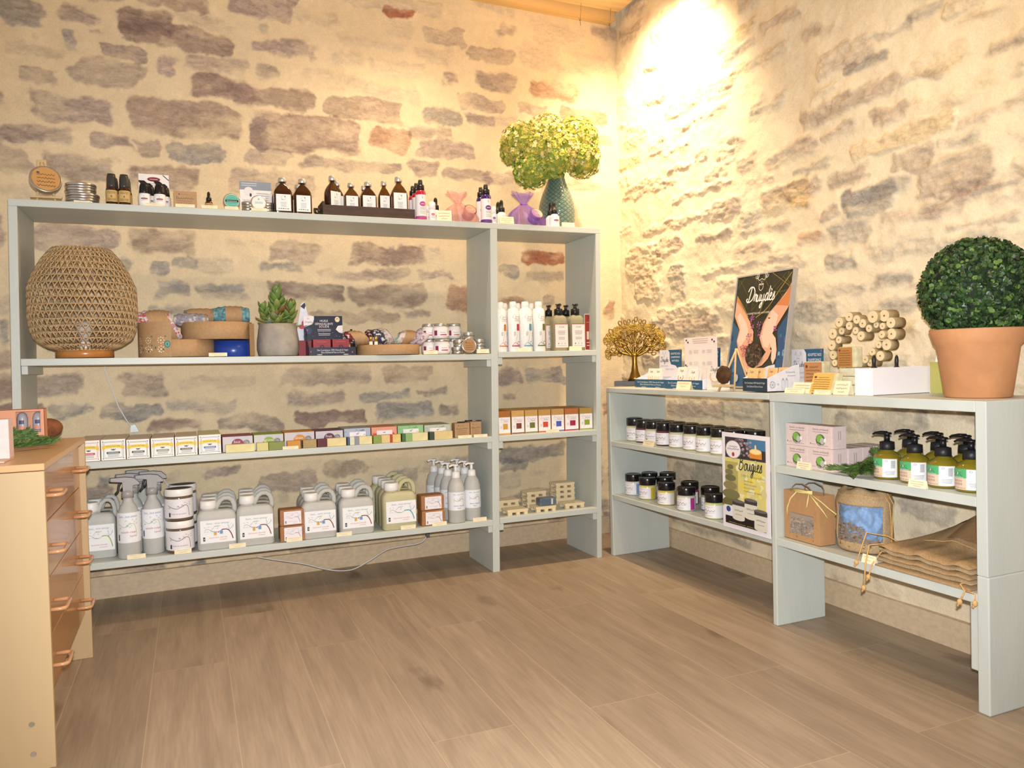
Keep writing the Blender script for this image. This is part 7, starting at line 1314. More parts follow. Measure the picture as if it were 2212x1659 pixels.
for (dx, dy, rz, lb) in ((-.042, .010, -.1, 'leftmost orange sachet in the dark-fronted display'), (-.018, .022, -.35, 'second orange sachet in the dark-fronted display'), (.012, .050, -.4, 'third orange sachet in the dark-fronted display'), (.010, .100, -.35, 'rearmost orange sachet in the dark-fronted display')): pack(lb, put(PR, dx, dy), .050, .080, .009, '#c08a50', lean=.20, rz=RB+rz*.5, bg='#ecc48c', group=None)
# handmade soaps in clear wrap
def wsoap(label, P, w, h, d, lab, rz=RB, lean=0.0, c='#cfc9a4', lines='#5a3a20', frac=(.04, .70)):
    t = thing('wrapped_soap', label, 'soap', P, rz); mb = MB(); mb.box(-w/2, w/2, 0, d, 0, h, c=min(.006, h*.2)); mb.v = [Vector((v.x, v.y+v.z*lean, v.z)) for v in mb.v]
    mb.build('soap', M(c, rough=.18, coat=.7, noise=.12, nscale=60), t)
    if lab:
        W = w*(frac[1]-frac[0]); H = h*.94; a = Art(W, H*math.hypot(1, lean), lab, rough=.6); a.ell(W*.14, H*.85, W*.07, H*.06, '#7a3030'); 
        for i in range(7): a.scrib(W*.1+(W*.2 if i == 0 else 0), H*(.80-.12*i), W*(.8 if i else .5), H*.06, lines, i+5, t=H*.015)
        a.build('label', t, plane_map((-w/2+w*frac[0], -.0004, h*.03), (1, 0, 0), (0, lean, 1)))
    return t
def bpx(px0, px1, pyt, pyb, x): ya, yb = BYY(px0, .8, x), BYY(px1, .8, x); ym = (ya+yb)/2; return ym, ya-yb, ZZ(pyt, x, ym), ZZ(pyb, x, ym)
ym, w, z1, z0 = bpx(1738, 1778, 781, 826, -.145); wsoap('clear-wrapped soap with brown label standing right of the dark-fronted display', Vector((-.145, ym, zt2+.0005)), w, z1-zt2, .035, '#b98556', frac=(.0, .95))
ym, w, z1, z0 = bpx(1748, 1800, 803, 845, -.262); wsoap('clear-wrapped soap with yellow label leaning in front of the brown one', Vector((-.262, ym, zt2+.0005)), w, z1-zt2-.004, .026, '#dfb35e', lean=.35, frac=(.0, .85))
ym, w, z1, z0 = bpx(1802, 1848, 830, 850, -.215); hs = .026
for i in range(3): wsoap('clear-wrapped pale soap, %s of the three lying left of the white box' % ('bottom', 'middle', 'top')[i], Vector((-.205+(.012 if i == 2 else 0), ym, zt2+.0004+i*(hs+.0006))), w*(1, 1, 1.05)[i], hs, .055, None, c='#d2d0b4')
ym, w, z1, z0 = bpx(1803, 1842, 748, 790, -.195); wsoap('clear-wrapped soap with brown label standing on the pile beside white box', Vector((-.180, ym, zt2+.0004+3*(hs+.0007))), w, .066, .03, '#b07c42', frac=(.0, .80))
for a_, b_, c_, x, tl, lb in ((1710, 1752, 826, -.262, True, 'handwritten cream card before the right-hand shampoo display'), (1694, 1736, 838, -.288, False, 'cream price card at the board edge right of the dark display front'), (1757, 1792, 842, -.295, False, 'cream price card before the soap with yellow label'), (1799, 1832, 823, -.268, True, 'handwritten white card before the pile of pale soaps')): pcB(a_, b_, c_, zt2, lb, x, seed=a_, tall=tl, tilt=.3)
# heart made of log slices
LOG = M('#e2cfa6', rough=.7, noise=.08, nscale=40, name='log_slice'); BARK = M('#a8946f', rough=.8, noise=.25, nscale=50)
L = [(487, 760, 45), (580, 710, 42), (650, 735, 40), (705, 772, 40), (580, 795, 37), (510, 843, 33), (427, 868, 48), (483, 925, 33), (418, 975, 45), (430, 1065, 42), (640, 838, 33), (765, 818, 34), (800, 710, 56), (832, 785, 28), (908, 700, 54), (890, 797, 30), (970, 765, 48), (885, 875, 35), (975, 870, 50), (690, 888, 42), (855, 970, 33), (930, 970, 50), (795, 1037, 35), (870, 1075, 45), (730, 1108, 35), (672, 1152, 30), (775, 1140, 32), (445, 1140, 30), (520, 1190, 38), (600, 1200, 36)]
c0 = hit(1700+690/4.32, 520+950/4.32, 0, -.085); t = thing('wooden_heart', 'heart wreath made of round pale log slices leaning on the stone wall', 'wreath', Vector((-.085, c0.y, zt2)))
rs = random.Random(31); mb = MB(); mc = MB(); mh = MB()
for X, Y, R in L:
    q = hit(1700+X/4.32, 520+Y/4.32, 0, -.10+rs.uniform(-.008, .008)); r = R/4.32/ppm(q)*1.08; dx = rs.uniform(.030, .045)
    R3 = Matrix.Rotation(math.pi/2, 4, 'Y'); o_ = q-t.location; o_.z = max(o_.z, r+.001)
    mb.X = Matrix.Translation(o_)@R3; mb.lathe([(r*.97, 0), (r, .001), (r, dx)], 18); mc.X = mb.X; mc.lathe([(r*.93, -.0006), (r*.93, .0004)], 18); mh.X = mb.X; mh.lathe([(r*.17, -.0012), (r*.17, .0)], 8)
mb.build('log_bark', BARK, t); mc.build('cut_face', LOG, t); mh.build('pith', M('#8a5a3a', rough=.8), t)
# white box with two dropper bottles
x = -.262; ya, yb = BYY(1847, zt2, x), BYY(1886, zt2, x); h = ZZ(795, x, yb)-zt2; w = ya-yb; d = .236
PW = Vector((x, (ya+yb)/2, zt2)); t = thing('white_box', 'long white cardboard box with thumb notch beside the terracotta pot', 'box', PW, RB); WC = M('#eceaee', rough=.45, noise=.01); th = .0016
mb = MB(); nt = [(-w/2, 0), (w/2, 0), (w/2, h), (w*.30, h)]+[(w*(.30*math.cos(q)-.0), h*.36-w*.30*math.sin(q)) for q in [math.pi*i/8 for i in range(9)]]+[(-w*.30, h), (-w/2, h)]
mb.extr(nt[::-1], lambda p: Vector((p[0], 0, p[1])), lambda p: Vector((p[0], th, p[1]))); mb.box(w/2-th, w/2, th, d, 0, h); mb.box(-w/2, -w/2+th, th, d, 0, h); mb.box(-w/2, w/2, d-th, d, 0, h); mb.box(-w/2, w/2, th, d, .0002, th); mb.build('carton', WC, t)
MB().box(-w/2+th+.001, w/2-th-.001, .012, .0135, th, h*.96).build('inner_card', M('#f4f2f4', rough=.5, noise=0), t)
for px, dy, lb in ((1888, .05, 'left black-topped dropper bottle poking out of the white box'), (1937, .12, 'right black-topped dropper bottle poking out of the white box')):
    xx = x+dy; yy = (ya+yb)/2-.002; yq = BYY(px, zt2+h, xx); Q = Vector((xx, min(max(yq, yb+.018), ya-.018), zt2+th+.0002)); q = dropper(lb, Q, .014, ZZ(767, xx, Q.y)-zt2-th, AMBER, group='droppers in the white box')
# yellow and white leaflet, pot with box ball
ya, yb = BYY(2014, zt2, -.035), BYY(2044, zt2, -.035); z1 = ZZ(733, -.035, ya); t = thing('tent_card', 'white and yellow triangular card behind the white box', 'card', Vector((-.035, (ya+yb)/2, zt2)), RB); w = ya-yb; H = z1-zt2
MB().extr([(-w*.7, 0), (w*.6, 0), (w*.45, H*.9), (w*.1, H), (-w*.1, H*.8)], lambda p: Vector((p[0], 0, p[1])), lambda p: Vector((p[0], .0012, p[1]))).build('card', M('#efece6', rough=.5), t)
a = Art(w, H, None); a.rect(-w*.15, 0, w*1.05, H*.58, '#a9a65c'); a.ell(w*.5, H*.66, w*.12, H*.05, '#8ab06a'); a.build('print', t, plane_map((-w*.5, 0, 0), (1, 0, 0), (0, 0, 1)))
P = Vector((-.150, -2.070, zt2)); P.y = BYY(2112, .88, P.x); k = 1/ppm(P); t = thing('boxwood_ball', 'clipped green boxwood ball in a terracotta pot', 'potted plant', P)
hp = ZZ(707, P.x, P.y)-zt2-.004; TC = M('#c48c60', rough=.75, noise=.10, nscale=16, bump=.2, name='terracotta')
MB().lathe([(60*k, 0), (64*k, .003), (79*k, hp*.74), (84*k, hp*.78), (93*k, hp*.985), (92*k, hp), (86*k, hp), (80*k, hp*.8), (.0001, hp*.79)], 48).build('pot', TC, t)
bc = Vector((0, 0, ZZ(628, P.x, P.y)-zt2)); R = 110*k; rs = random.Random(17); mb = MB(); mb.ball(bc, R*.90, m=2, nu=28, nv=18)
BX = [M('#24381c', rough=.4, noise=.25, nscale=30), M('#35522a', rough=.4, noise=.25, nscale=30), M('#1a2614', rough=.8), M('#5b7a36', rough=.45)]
for i in range(5200):
    z = rs.uniform(-.82, 1); q = rs.uniform(0, 6.283); s_ = math.sqrt(1-z*z); n = Vector((s_*math.cos(q), s_*math.sin(q), z)); p = bc+n*R*rs.uniform(.93, 1.04); p.x = min(p.x, .140)
    m_ = (n+Vector((rs.uniform(-.9, .9), rs.uniform(-.9, .9), rs.uniform(-.9, .9)))).normalized(); u = m_.orthogonal().normalized(); v = m_.cross(u); L_ = .0068*rs.uniform(.7, 1.2)
    mb.add([p-u*L_, p-u*L_*.4+v*L_*.75, p+u*L_*.5+v*L_*.7, p+u*L_+m_*L_*.2, p+u*L_*.5-v*L_*.7, p-u*L_*.4-v*L_*.75], [(0, 1, 2, 3, 4, 5)], rs.choices((0, 1, 3), (5, 4, 1.2))[0])
mb.build('foliage', BX, t)
# ------------------------------------------------------------------ candle poster fixed to the front of the low unit
x = -.3115; ya, yb = BYY(1561, .5, x), BYY(1664, .5, x); w = ya-yb; z0 = .2862; H = ZZ(938, x, (ya+yb)/2)-z0
t = thing('candle_poster', 'white-bordered candle poster standing against the fronts of the low unit shelves', 'poster', Vector((x, (ya+yb)/2, z0)), RB); MB().box(-w/2, w/2, -.0008, .0008, 0, H).build('sheet', M('#e9e6ec', rough=.35), t)
a = Art(w, H, '#e9e6ec', rough=.3); W = w; R_ = lambda u0, v0, u1, v1, c: a.rect(W*u0, H*(1-v1), W*u1, H*(1-v0), c); E_ = lambda u, v, r, s, c: a.ell(W*u, H*(1-v), W*r, H*s, c)
R_(.07, .045, .92, .26, '#3a3438'); R_(.55, .045, .92, .15, '#4a7aa0'); rs = random.Random(4)
for i in range(60): E_(rs.uniform(.28, .62), rs.uniform(.06, .22), .03, .012, rs.choice(('#8a7a84', '#6a5a64', '#a8949c', '#5a4a50')))
E_(.72, .20, .13, .035, '#e0953a'); R_(.60, .17, .85, .235, '#d88a34'); E_(.725, .165, .125, .028, '#f0cf80'); E_(.725, .165, .10, .02, '#f4dfa0'); E_(.725, .125, .018, .030, '#f6d8a0')
R_(.07, .26, .92, .78, '#d8cc7a'); R_(.07, .30, .35, .78, '#b0a860')
for i in range(50): E_(rs.uniform(.35, .88), rs.uniform(.28, .70), rs.uniform(.03, .07), rs.uniform(.015, .04), rs.choice(('#e0cc58', '#dcd49a', '#e8d86a', '#cfc888', '#e4e0b0')))
for u, v, r, s, c in ((.22, .74, .22, .075, '#6a6838'), (.20, .64, .19, .05, '#77744a'), (.18, .55, .15, .042, '#8a8058'), (.19, .47, .12, .034, '#6a6a4a'), (.16, .41, .09, .028, '#7c7654'), (.19, .355, .07, .024, '#6e6a48')): E_(u, v, r, s, c)
R_(.07, .78, .92, .95, '#1e1a1c'); E_(.26, .17, .17, .095, '#9a9096'); E_(.26, .17, .158, .088, '#ece8ec'); a.scrib(W*.17, H*.85, W*.18, H*.02, '#4a4448', 4); a.scrib(W*.13, H*.825, W*.26, H*.02, '#4a4448', 5); E_(.26, .22, .03, .022, '#c0302a')
cursive(a, 'Bougies', W*.36, H*.635, W*.50, '#3c3c3a', lw=.13); a.text('100% naturelles', W*.66, H*.565, H*.026, '#8a9a68', 'c', .2, fit=W*.50)
for i, s in enumerate(('Sans paraffine', 'Mèche en coton', 'Fait à la main', 'Combustion 45 heures')): a.text(s, W*.48, H*(.52-.035*i), H*.014, '#3a4a4a', 'l', .15, fit=W*(.2, .26, .22, .36)[i])
R_(.04, .76, .24, .87, '#dfe2ea'); E_(.14, .80, .05, .03, '#3a4a8a'); a.text('2', W*.11, H*.18, H*.04, '#2a3a6a')
for u, v in ((.36, .80), (.62, .76), (.82, .85)):
    R_(u-.13, v-.07, u+.13, v+.08, '#d6d4c8'); E_(u, v+.08, .13, .02, '#d6d4c8'); R_(u-.13, v-.10, u+.13, v-.055, '#3c3a3c'); E_(u, v-.10, .13, .016, '#6a6462'); a.scrib(W*(u-.09), H*(1-v)-H*.005, W*.18, H*.02, '#4a4448', int(u*9)); R_(u-.07, v+.035, u+.07, v+.04, '#8a8688')
a.text('Fabrication artisanale - parfums de Grasse', W*.5, H*.062, H*.011, '#c9b840', 'c', fit=W*.7); a.build('poster_print', t, plane_map((-w/2, -.0008, 0), (1, 0, 0), (0, 0, 1)), eps=.00006)
# ------------------------------------------------------------------ low shelf of the right case
zb = .2980
xk = -.283; ya, yb = min(BYY(1690, zb, xk), -1.4995), BYY(1772, zb, xk); w = ya-yb; P = Vector((xk, (ya+yb)/2, zb)); H = ZZ(1064, xk, (ya+yb)/2)-zb; d = .062
t = thing('gift_bag', 'brown kraft gift bag with window, raffia bow and paper handles', 'bag', P, RB); th = .0008; mb = MB(); wx0, wx1, wz0, wz1 = -w*.33, w*.33, H*.13, H*.56
KB = M('#b58c60', rough=.65, noise=.05, nscale=60)
mb.box(-w/2, wx0, 0, th, 0, H); mb.box(wx1, w/2, 0, th, 0, H); mb.box(wx0, wx1, 0, th, 0, wz0); mb.box(wx0, wx1, 0, th, wz1, H); mb.box(-w/2, w/2, d-th, d, 0, H*.99); mb.box(-w/2, -w/2+th, th, d-th, 0, H); mb.box(w/2-th, w/2, th, d-th, 0, H); mb.box(-w/2, w/2, 0, d, .0003, .0014); mb.build('bag_body', KB, t)
MB().box(wx0, wx1, .0010, .0014, wz0, wz1).build('window', M('#ffffff', rough=.05, alpha=.10, noise=0), t)
rs = random.Random(3); mb = MB()
for i in range(420):
    c = Vector((rs.uniform(-w*.38, w*.38), rs.uniform(.004, d*.8), rs.uniform(.008, H*.42))); 
    if rs.random() < .6: c.y = rs.uniform(.004, .014)
    mb.X = Matrix.Translation(c)@Matrix.Rotation(rs.uniform(0, 3), 4, Vector((rs.uniform(-1, 1), rs.uniform(-1, 1), rs.uniform(-1, 1))).normalized()); s_ = rs.uniform(.003, .006); mb.box(-s_*1.6, s_*1.6, -s_*.5, s_*.5, -.0008, .0008, m=rs.choice((0, 1, 2)))
mb.X = None
wc = thing('wood_chips', 'small brown wood chips filling the kraft gift bag', 'wood chips', P, RB); wc['kind'] = 'stuff'; mb.build('chips', [M('#8a6a44', rough=.8), M('#6a5036', rough=.8), M('#a88a60', rough=.8)], wc); wc['label'] = 'brown wood chips seen through the kraft gift bag window'
bpy.data.objects.remove(wc.children[0]) if False else None
for yo, s_ in ((.004, 0), (d-.006, 1)): MB().tube([(-w*.26, yo, H*.95), (-w*.27, yo, H*1.08), (-w*.18+s_*.004, yo, H*1.15), (0, yo, H*1.175), (w*.18+s_*.004, yo, H*1.13), (w*.26, yo, H*1.07), (w*.25, yo, H*.95)], .0018, 6).build('handle', M('#9a7a5a', rough=.6), t)
RF = M('#e0cf8a', rough=.6, noise=.15, nscale=80); mb = MB(); rs = random.Random(6)
for i in range(10): z_ = H*(1.0+.05*rs.random()); mb.tube([(-w*.28, -.003, z_), (0, -.006-.003*rs.random(), z_+rs.uniform(-.003, .004)), (w*.33, -.004, z_+rs.uniform(0, .006))], .0014, 4)
for L_ in ([(-w*.1, -.006, H*1.0), (-w*.24, -.010, H*.85), (-w*.32, -.012, H*.65), (-w*.34, -.010, H*.50)], [(w*.25, -.006, H*1.0), (w*.27, -.014, H*.88), (w*.25, -.016, H*.74)], [(w*.28, -.006, H*1.0), (w*.5, -.012, H*.86), (w*.60, .0, H*.70), (w*.64, .01, H*.58)], [(w*.3, -.004, H*1.0), (w*.56, -.004, H*.9), (w*.66, .01, H*.78), (w*.80, .02, H*.68)], [(w*.28, -.006, H*.99), (w*.42, -.012, H*.93), (w*.52, -.01, H*.82), (w*.47, -.008, H*.90)]): mb.tube(L_, [.0022]*len(L_), 5)
mb.build('raffia_bow', RF, t)
# burlap sack with clear window
JUT = M('#b59a74', rough=.9, noise=.18, nscale=200, bump=.6, bscale=700, name='burlap'); JUT2 = M('#a88a62', rough=.9, noise=.18, nscale=200, bump=.6, bscale=700)
xs = -.185; P = Vector((xs, BYY(1868, zb, xs), zb)); k = 1/ppm(P); Rw = 60*k; H = ZZ(1050, xs, P.y)-zb-.002; t = thing('burlap_sack', 'burlap drawstring sack with clear window showing blue filling', 'sack', P)
aw = math.atan2(EYE.y-P.y, EYE.x-P.x)
def sk(a_, v, g=0.0):
    prof = [(0, .88), (.04, .97), (.25, 1.0), (.6, .98), (.78, 1.02), (.90, .90), (1.0, .62)]
    for i in range(len(prof)-1):
        if v <= prof[i+1][0]+1e-6: break
    f = (v-prof[i][0])/(prof[i+1][0]-prof[i][0]); r = prof[i][1]*(1-f)+prof[i+1][1]*f
    wv = 1+.015*math.sin(5*a_+6*v)+.03*math.sin(9*a_+2)*max(0, v-.7)*3
    return Vector((( Rw*.86)*r*wv*math.cos(a_)+g*math.cos(a_), (Rw*1.02)*r*wv*math.sin(a_)+g*math.sin(a_), v*H*(1+.03*math.sin(4*a_)*max(0, v-.8)*5)))
win = lambda u, v: (aw-1.25 < u < aw+.60) and (.155+.0*u < v < .76)
mb = MB(); nu, nv = 64, 24; vs = [sk(aw-math.pi+2*math.pi*i/nu, j/nv) for j in range(nv+1) for i in range(nu)]; fs = []
for j in range(nv):
    for i in range(nu):
        um = aw-math.pi+2*math.pi*(i+.5)/nu
        if not win(um, (j+.5)/nv): fs.append((j*nu+i, j*nu+(i+1) % nu, (j+1)*nu+(i+1) % nu, (j+1)*nu+i))
mb.add(vs, fs, 0, True); o_ = mb.build('sack_cloth', JUT, t); sd = o_.modifiers.new('thickness', 'SOLIDIFY'); sd.thickness = .0016
MB().lathe([(Rw*.5, .001), (Rw*.8, .0015)], 30).build('sack_base', JUT, t)
MB().grid(lambda u, v: sk(aw-1.27+1.89*u, .14+.64*v, -.0012), 20, 10).build('window', M('#ffffff', rough=.06, alpha=.14, coat=.6, noise=0), t)
bm = bmesh.new(); bmesh.ops.create_icosphere(bm, subdivisions=5, radius=1); vs = [Vector((v.co.x*Rw*.70, v.co.y*Rw*.84, H*.48+v.co.z*H*.40))*1.0+v.co.normalized()*(.012*mn.noise(v.co*3)+.006*mn.noise(v.co*9)) for v in bm.verts]; fs = [[v.index for v in f.verts] for f in bm.faces]; bm.free()
fl = thing('blue_filling', 'crumpled light blue filling inside the burlap sack window', 'filling', P); fl['kind'] = 'stuff'; MB().add(vs, fs, 0, True).build('filling', M('#5a94cc', rough=.5, noise=.35, nscale=45, bump=.6, bscale=90), fl)
sv = thing('wood_shavings', 'brown wood shavings under the blue filling in burlap sack', 'shavings', P); sv['kind'] = 'stuff'; mb = MB(); rs = random.Random(5)
for i in range(300):
    a_ = aw+rs.uniform(-1.15, .5); v = .10+.34*rs.random()**1.3*(1 if a_ < aw-.1 else .35); c = sk(a_, v, -rs.uniform(.004, .014)); mb.X = Matrix.Translation(c)@Matrix.Rotation(rs.uniform(0, 3), 4, Vector((rs.uniform(-1, 1), rs.uniform(-1, 1), rs.uniform(-1, 1))).normalized()); s_ = rs.uniform(.003, .006); mb.box(-s_*1.8, s_*1.8, -s_*.5, s_*.5, -.0007, .0007, m=rs.choice((0, 1)))
mb.X = None; mb.build('shavings', [M('#8a6a3c', rough=.8), M('#6a4e30', rough=.8)], sv)
CORD = M('#cda468', rough=.8, noise=.15, nscale=200)
mb = MB(); a1 = aw+.80
mb.tube([sk(a1, .93, .004), sk(a1+.05, .8, .004), sk(a1+.14, .55, .004), sk(a1+.13, .3, .004), sk(a1+.14, .10, .004)], .0016, 6); mb.tube([sk(a1+.25, .93, .004), sk(a1+.30, .78, .004), sk(a1+.26, .55, .004), sk(a1+.18, .35, .004), sk(a1+.20, .10, .004)], .0016, 6)
mb.tube([sk(aw-math.pi+2*math.pi*i/24, .90, .001) for i in range(24)], .0018, 5, closed=True); mb.build('drawstring', CORD, t)
# pile of folded burlap bags
x0_, x1_ = -.315, -.045; ya, yb = BYY(1893, zb, -.30), -2.186; rs = random.Random(14)
def cordset(mb, pts, knot=True):
    mb.tube([Vector((p.x, p.y, p.z)) for p in pts], .0021, 6)
    if knot: e = pts[-1]; mb.ball(e, .0065, .0065, .008, nu=8, nv=6); mb.tube([e, e+Vector((-.003, .004, -.012))], .003, 5)
for i in range(5):
    zz_ = zb+.0012+i*.0125; th_ = .0098; sx = rs.uniform(-.008, .008); yo = rs.uniform(-.006, .006)-.003*i; ph = 1.3
    def cloth(u, v, top, i=i, zz_=zz_, th_=th_, sx=sx, yo=yo, ph=ph):
        X = x0_+.012+sx+(x1_-x0_-.02)*v; Y = ya-.004+yo+(yb-ya+.012-yo)*u; e = min(1, 12*min(u, 1-u))*min(1, 14*v); wv = .0030*(math.sin(14*u+ph)+.6*math.sin(31*u))*(1-v*.5)*i/4+.0006*i
        z = zz_+(th_*(.15+.85*e**.5) if top else .0)+wv+(.0 if top else th_*(.0))
        if i == 4: z += .070*max(0, (v-.45)/.55)**1.3*min(1, u*2.2)+.012*math.sin(3*u+.5)*v if top else .0
        return Vector((X, Y, max(z, zb+.0006+i*.0002)))
    t = thing('burlap_bag', 'folded burlap drawstring bag, %s of the pile' % ('bottom', 'second from bottom', 'middle', 'second from top', 'top')[i], 'burlap bag', (0, 0, 0), 0, 'pile of folded burlap bags')
    t.location = Vector((-.18, (ya+yb)/2, zz_)); off = t.location
    mb = MB(); nu, nv = 40, 18; T = [[cloth(a/nu, b/nv, True)-off for a in range(nu+1)] for b in range(nv+1)]; B = [[cloth(a/nu, b/nv, False)-off for a in range(nu+1)] for b in range(nv+1)]
    n0 = (nu+1)*(nv+1); fs = []
    for b in range(nv):
        for a_ in range(nu): q = b*(nu+1)+a_; fs.append((q, q+nu+1, q+nu+2, q+1)); fs.append((n0+q, n0+q+1, n0+q+nu+2, n0+q+nu+1))
    for a_ in range(nu): fs.append((a_, a_+1, n0+a_+1, n0+a_)); q = nv*(nu+1)+a_; fs.append((q+1, q, n0+q, n0+q+1))
    for b in range(nv): q = b*(nu+1); fs.append((q+nu+1, q, n0+q, n0+q+nu+1)); q += nu; fs.append((q, q+nu+1, n0+q+nu+1, n0+q))
    mb.add([p for r in T for p in r]+[p for r in B for p in r], fs, 0, True); mb.build('cloth', JUT if i % 2 else JUT2, t)
    if i == 4:
        mb = MB(); mb.tube([cloth(a_/20, .46+.10*math.sin(math.pi*a_/20), True)-off+Vector((0, 0, .0008)) for a_ in range(3, 21)], .0011, 5); mb.build('seam', CORD, t)
        mb = MB(); mb.grid(lambda u, v: cloth(.35+.62*u, .62+.36*v, True)-off+Vector((-.004, 0, .0035-.002*abs(2*u-1))), 14, 6); mb.build('opening', M('#8a6c48', rough=.95, noise=.1, nscale=200), t)
    mb = MB(); s0 = cloth(0, .12+.05*i, True)-off
    if i in (4, 3):
        e = (hit(1850, 1215, 0, -.325) if i == 4 else hit(1866, 1270, 0, -.33))-off
        mid = Vector(((s0.x+e.x)/2-.01, (s0.y+e.y)/2+.03, max(s0.z, e.z)+(.022 if i == 4 else .004)))
        P_ = [s0, s0+Vector((-.01, .025, .008)), mid, Vector((-.322-off.x, e.y+.0, (zb-off.z)+.002)), e]; cordset(mb, P_ if i == 3 else [s0, s0+Vector((-.01, .03, .012)), mid, e]); 
    elif i == 2: e = hit(1876, 1246, 0, -.336)-off; cordset(mb, [s0, s0+Vector((-.02, .02, .002)), Vector((-.322-off.x, e.y, zb-off.z+.004)), e])
    elif i == 1: e = hit(2073, 1300, 0, -.325)-off; s1 = cloth(.93, 0, True)-off; cordset(mb, [s1, s1+Vector((-.006, .005, -.004)), Vector((-.322-off.x, e.y-.012, zb-off.z+.003)), e])
    else: e = hit(2106, 1304, 0, -.325)-off; s1 = cloth(.985, 0, True)-off; cordset(mb, [s1, s1+Vector((-.006, .0, -.001)), Vector((-.323-off.x, e.y, zb-off.z+.004)), e])
    mb.build('drawstring', CORD, t)
pcB(1860, 1889, 1199, zb, 'cream price card lying by the burlap sack and the bag pile', -.3135, seed=51, tilt=.3)
# ------------------------------------------------------------------ chest of drawers
OAK = M('#bca27a', rough=.45, noise=.06, nscale=6, streak=(1, 1, .12), name='light_oak_veneer'); OAKF = M('#b5824a', rough=.25, coat=.25, noise=.05, nscale=5, streak=(1, .2, 2), name='beech_drawer_front'); OAKT = M('#c9a070', rough=.35, noise=.06, nscale=5, streak=(2, .3, 1))
cx, cyN, cyF = -2.409, -1.490, -.745; P = Vector((cx, (cyN+cyF)/2, 0)); t = thing('chest_of_drawers', 'light wood chest of four drawers with bow handles at the left edge', 'chest of drawers', P); hw = (cyF-cyN)/2; xb_ = -.46
bevel(MB().box(xb_, 0, -hw, -hw+.016, 0, .6825).build('side_panel', OAK, t)); bevel(MB().box(xb_, 0, hw-.016, hw, 0, .6825).build('side_panel', OAK, t)); bevel(MB().box(xb_-.004, .001, -hw-.001, hw+.001, .6838, .700).build('top', OAKT, t)); MB().box(xb_, xb_+.006, -hw+.016, hw-.016, 0.02, .6825).build('back_panel', OAK, t); MB().box(-.09, -.075, -hw+.0165, hw-.0165, 0.0, .140).build('plinth', OAKF, t)
zj = [.6815, .547, .410, .272, .142]; HND = M('#c4946a', rough=.25, coat=.4, noise=.04)
for i in range(4):
    b = bevel(MB().box(-.036, -.017, -hw+.0175, hw-.0175, zj[i+1]+.0015, zj[i]-.0015).build('drawer', OAKF, t), .0012)
    MB().box(-.40, -.0365, -hw+.03, hw-.03, zj[i+1]+.012, zj[i]-.02).build('drawer_box', M('#c9a877', rough=.6), b)
    for yc_ in (-.243, .232):
        zc_ = (zj[i]+zj[i+1])/2; MB().tube([(-.0165, yc_-.044, zc_), (.010, yc_-.044, zc_), (.017, yc_-.041, zc_), (.020, yc_-.034, zc_), (.020, yc_+.034, zc_), (.017, yc_+.041, zc_), (.010, yc_+.044, zc_), (-.0165, yc_+.044, zc_)], .0046, 10).build('handle', HND, b)
for (x_, z_) in ((-2.454, .108), (-2.453, .039)): o_ = MB().lathe([(.0062, 0), (.0055, .0016)], 14).build('screw_cap', SILV, t); o_.rotation_euler = (math.pi/2, 0, 0); o_.location = (x_-cx, -hw, z_)
# things on the chest
zc = .7005
yq = -.80; x0, x1 = hit(0, 884, 1, yq).x-.03, hit(95, 884, 1, yq).x; z1 = hit(60, 884, 1, yq).z; w = x1-x0; H = z1-zc; SAL = M('#d99b78', rough=.55, noise=.05)
t = thing('gift_box', 'salmon cardboard gift box with arched windows on the chest of drawers', 'box', Vector(((x0+x1)/2, yq, zc))); th = .001; mb = MB(); mb.box(-w/2, w/2, .045, .046, 0, H); mb.box(w/2-th, w/2, 0, .045, 0, H); mb.box(-w/2, -w/2+th, 0, .045, 0, H); mb.box(-w/2, w/2, 0, .046, H-th, H); mb.box(-w/2, w/2, 0, .046, 0, th)
W0, W1 = -w*.02, w*.43
mb.box(-w/2, W0, 0, th, 0, H); mb.box(W1, w/2, 0, th, 0, H); mb.box(W0, W1, 0, th, 0, H*.26); mb.box(W0, W1, 0, th, H*.93, H); mb.build('carton', SAL, t)
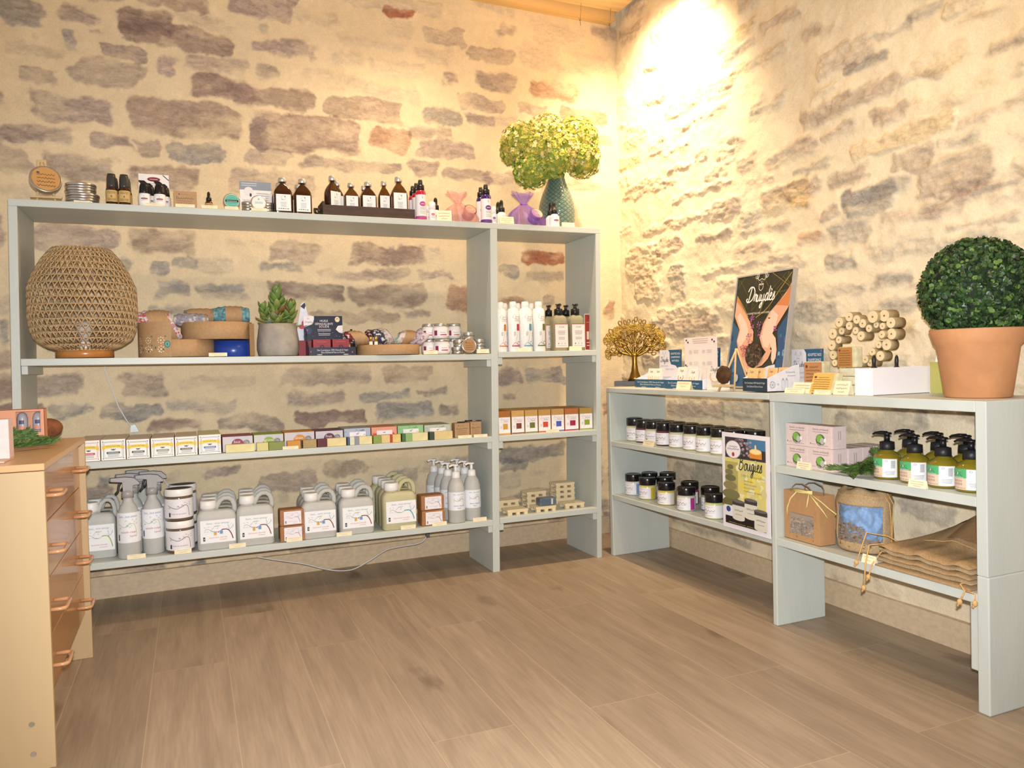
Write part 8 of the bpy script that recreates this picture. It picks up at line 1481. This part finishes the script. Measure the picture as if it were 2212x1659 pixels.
for i, (u, lb) in enumerate(((.02, 'left'), (.31, 'right'))):
    j = thing('label_tube', '%s round-topped grey and pink tub behind the gift box window' % lb, 'tub', Vector(((x0+x1)/2+w*(u+.05), yq+.024, zc+.0015)), 0, 'tubs in the salmon gift box'); r = w*.105
    MB().lathe([(r*.9, 0), (r, .003), (r, H*.70), (r*.8, H*.82), (r*.4, H*.88), (.0001, H*.89)], 24).build('tub_body', M('#a5a2aa', rough=.3, coat=.4), j); a = Art(r*1.5, H*.55, None, step=.003); a.rect(0, H*.20, r*1.5, H*.28, '#d88a70'); a.rect(r*.3, H*.36, r*1.2, H*.48, '#4a5064'); a.lines(r*.2, H*.16, r*1.1, 3, H*.05, '#4a4048'); a.build('label', j, cyl_map(r, H*.16, r*1.5))
x1 = hit(19.5, 950, 1, -1.37).x; x0 = x1-.10; z1 = hit(10, 906, 1, -1.37).z; t = thing('pink_box', 'pale pink rough cardboard box cut by the left edge of photo', 'box', Vector(((x0+x1)/2, -1.37, zc+.0035))); MB().box(-.05, .05, 0, .05, 0, z1-zc-.0035, c=.001).build('carton', M('#dfc6c2', rough=.7, noise=.05, bump=.2), t)
t = thing('pink_sheet', 'pale pink card lying under the pale pink box', 'card', Vector(((x0+x1)/2-.0, -1.41, zc))); MB().box(-.05, .05, -.02, .09, 0, .003).build('card', M('#d8b8a4', rough=.6), t)
P = hit(106, 950, 1, -.71); P.z = zc+.031; t = thing('coconut_shell', 'brown fibrous half coconut behind the salmon gift box', 'coconut', P); MB().ball((0, 0, 0), .040, .03, .031, nu=20, nv=14).build('shell', M('#7a4a2c', rough=.9, noise=.35, nscale=60, bump=.8, bscale=150), t)
P = Vector((-2.50, -1.12, zc+.012)); hp = lambda px, py, y, dz=0: tuple(Vector((hit(px, py, 1, y).x, y, zc+.010+dz))-P)
fir('green fir branch lying on the chest of drawers', P, [[hp(15, 960, -1.10), hp(50, 965, -1.06, .004), hp(90, 965, -1.03), hp(120, 958, -1.0)], [hp(15, 955, -1.06, .01), hp(35, 945, -1.02, .02), hp(60, 940, -.98, .03)], [hp(45, 970, -1.12), hp(80, 972, -1.10), hp(105, 970, -1.08)], [hp(10, 968, -1.14), hp(40, 972, -1.13), hp(70, 974, -1.12)], [hp(12, 950, -1.0, .015), hp(30, 946, -.98, .03)], [hp(18, 962, -1.04, .012), hp(60, 955, -1.0, .015), hp(100, 958, -.97, .004)], [hp(40, 950, -1.0, .025), hp(70, 948, -.97, .02)]], 8, nl=.021)
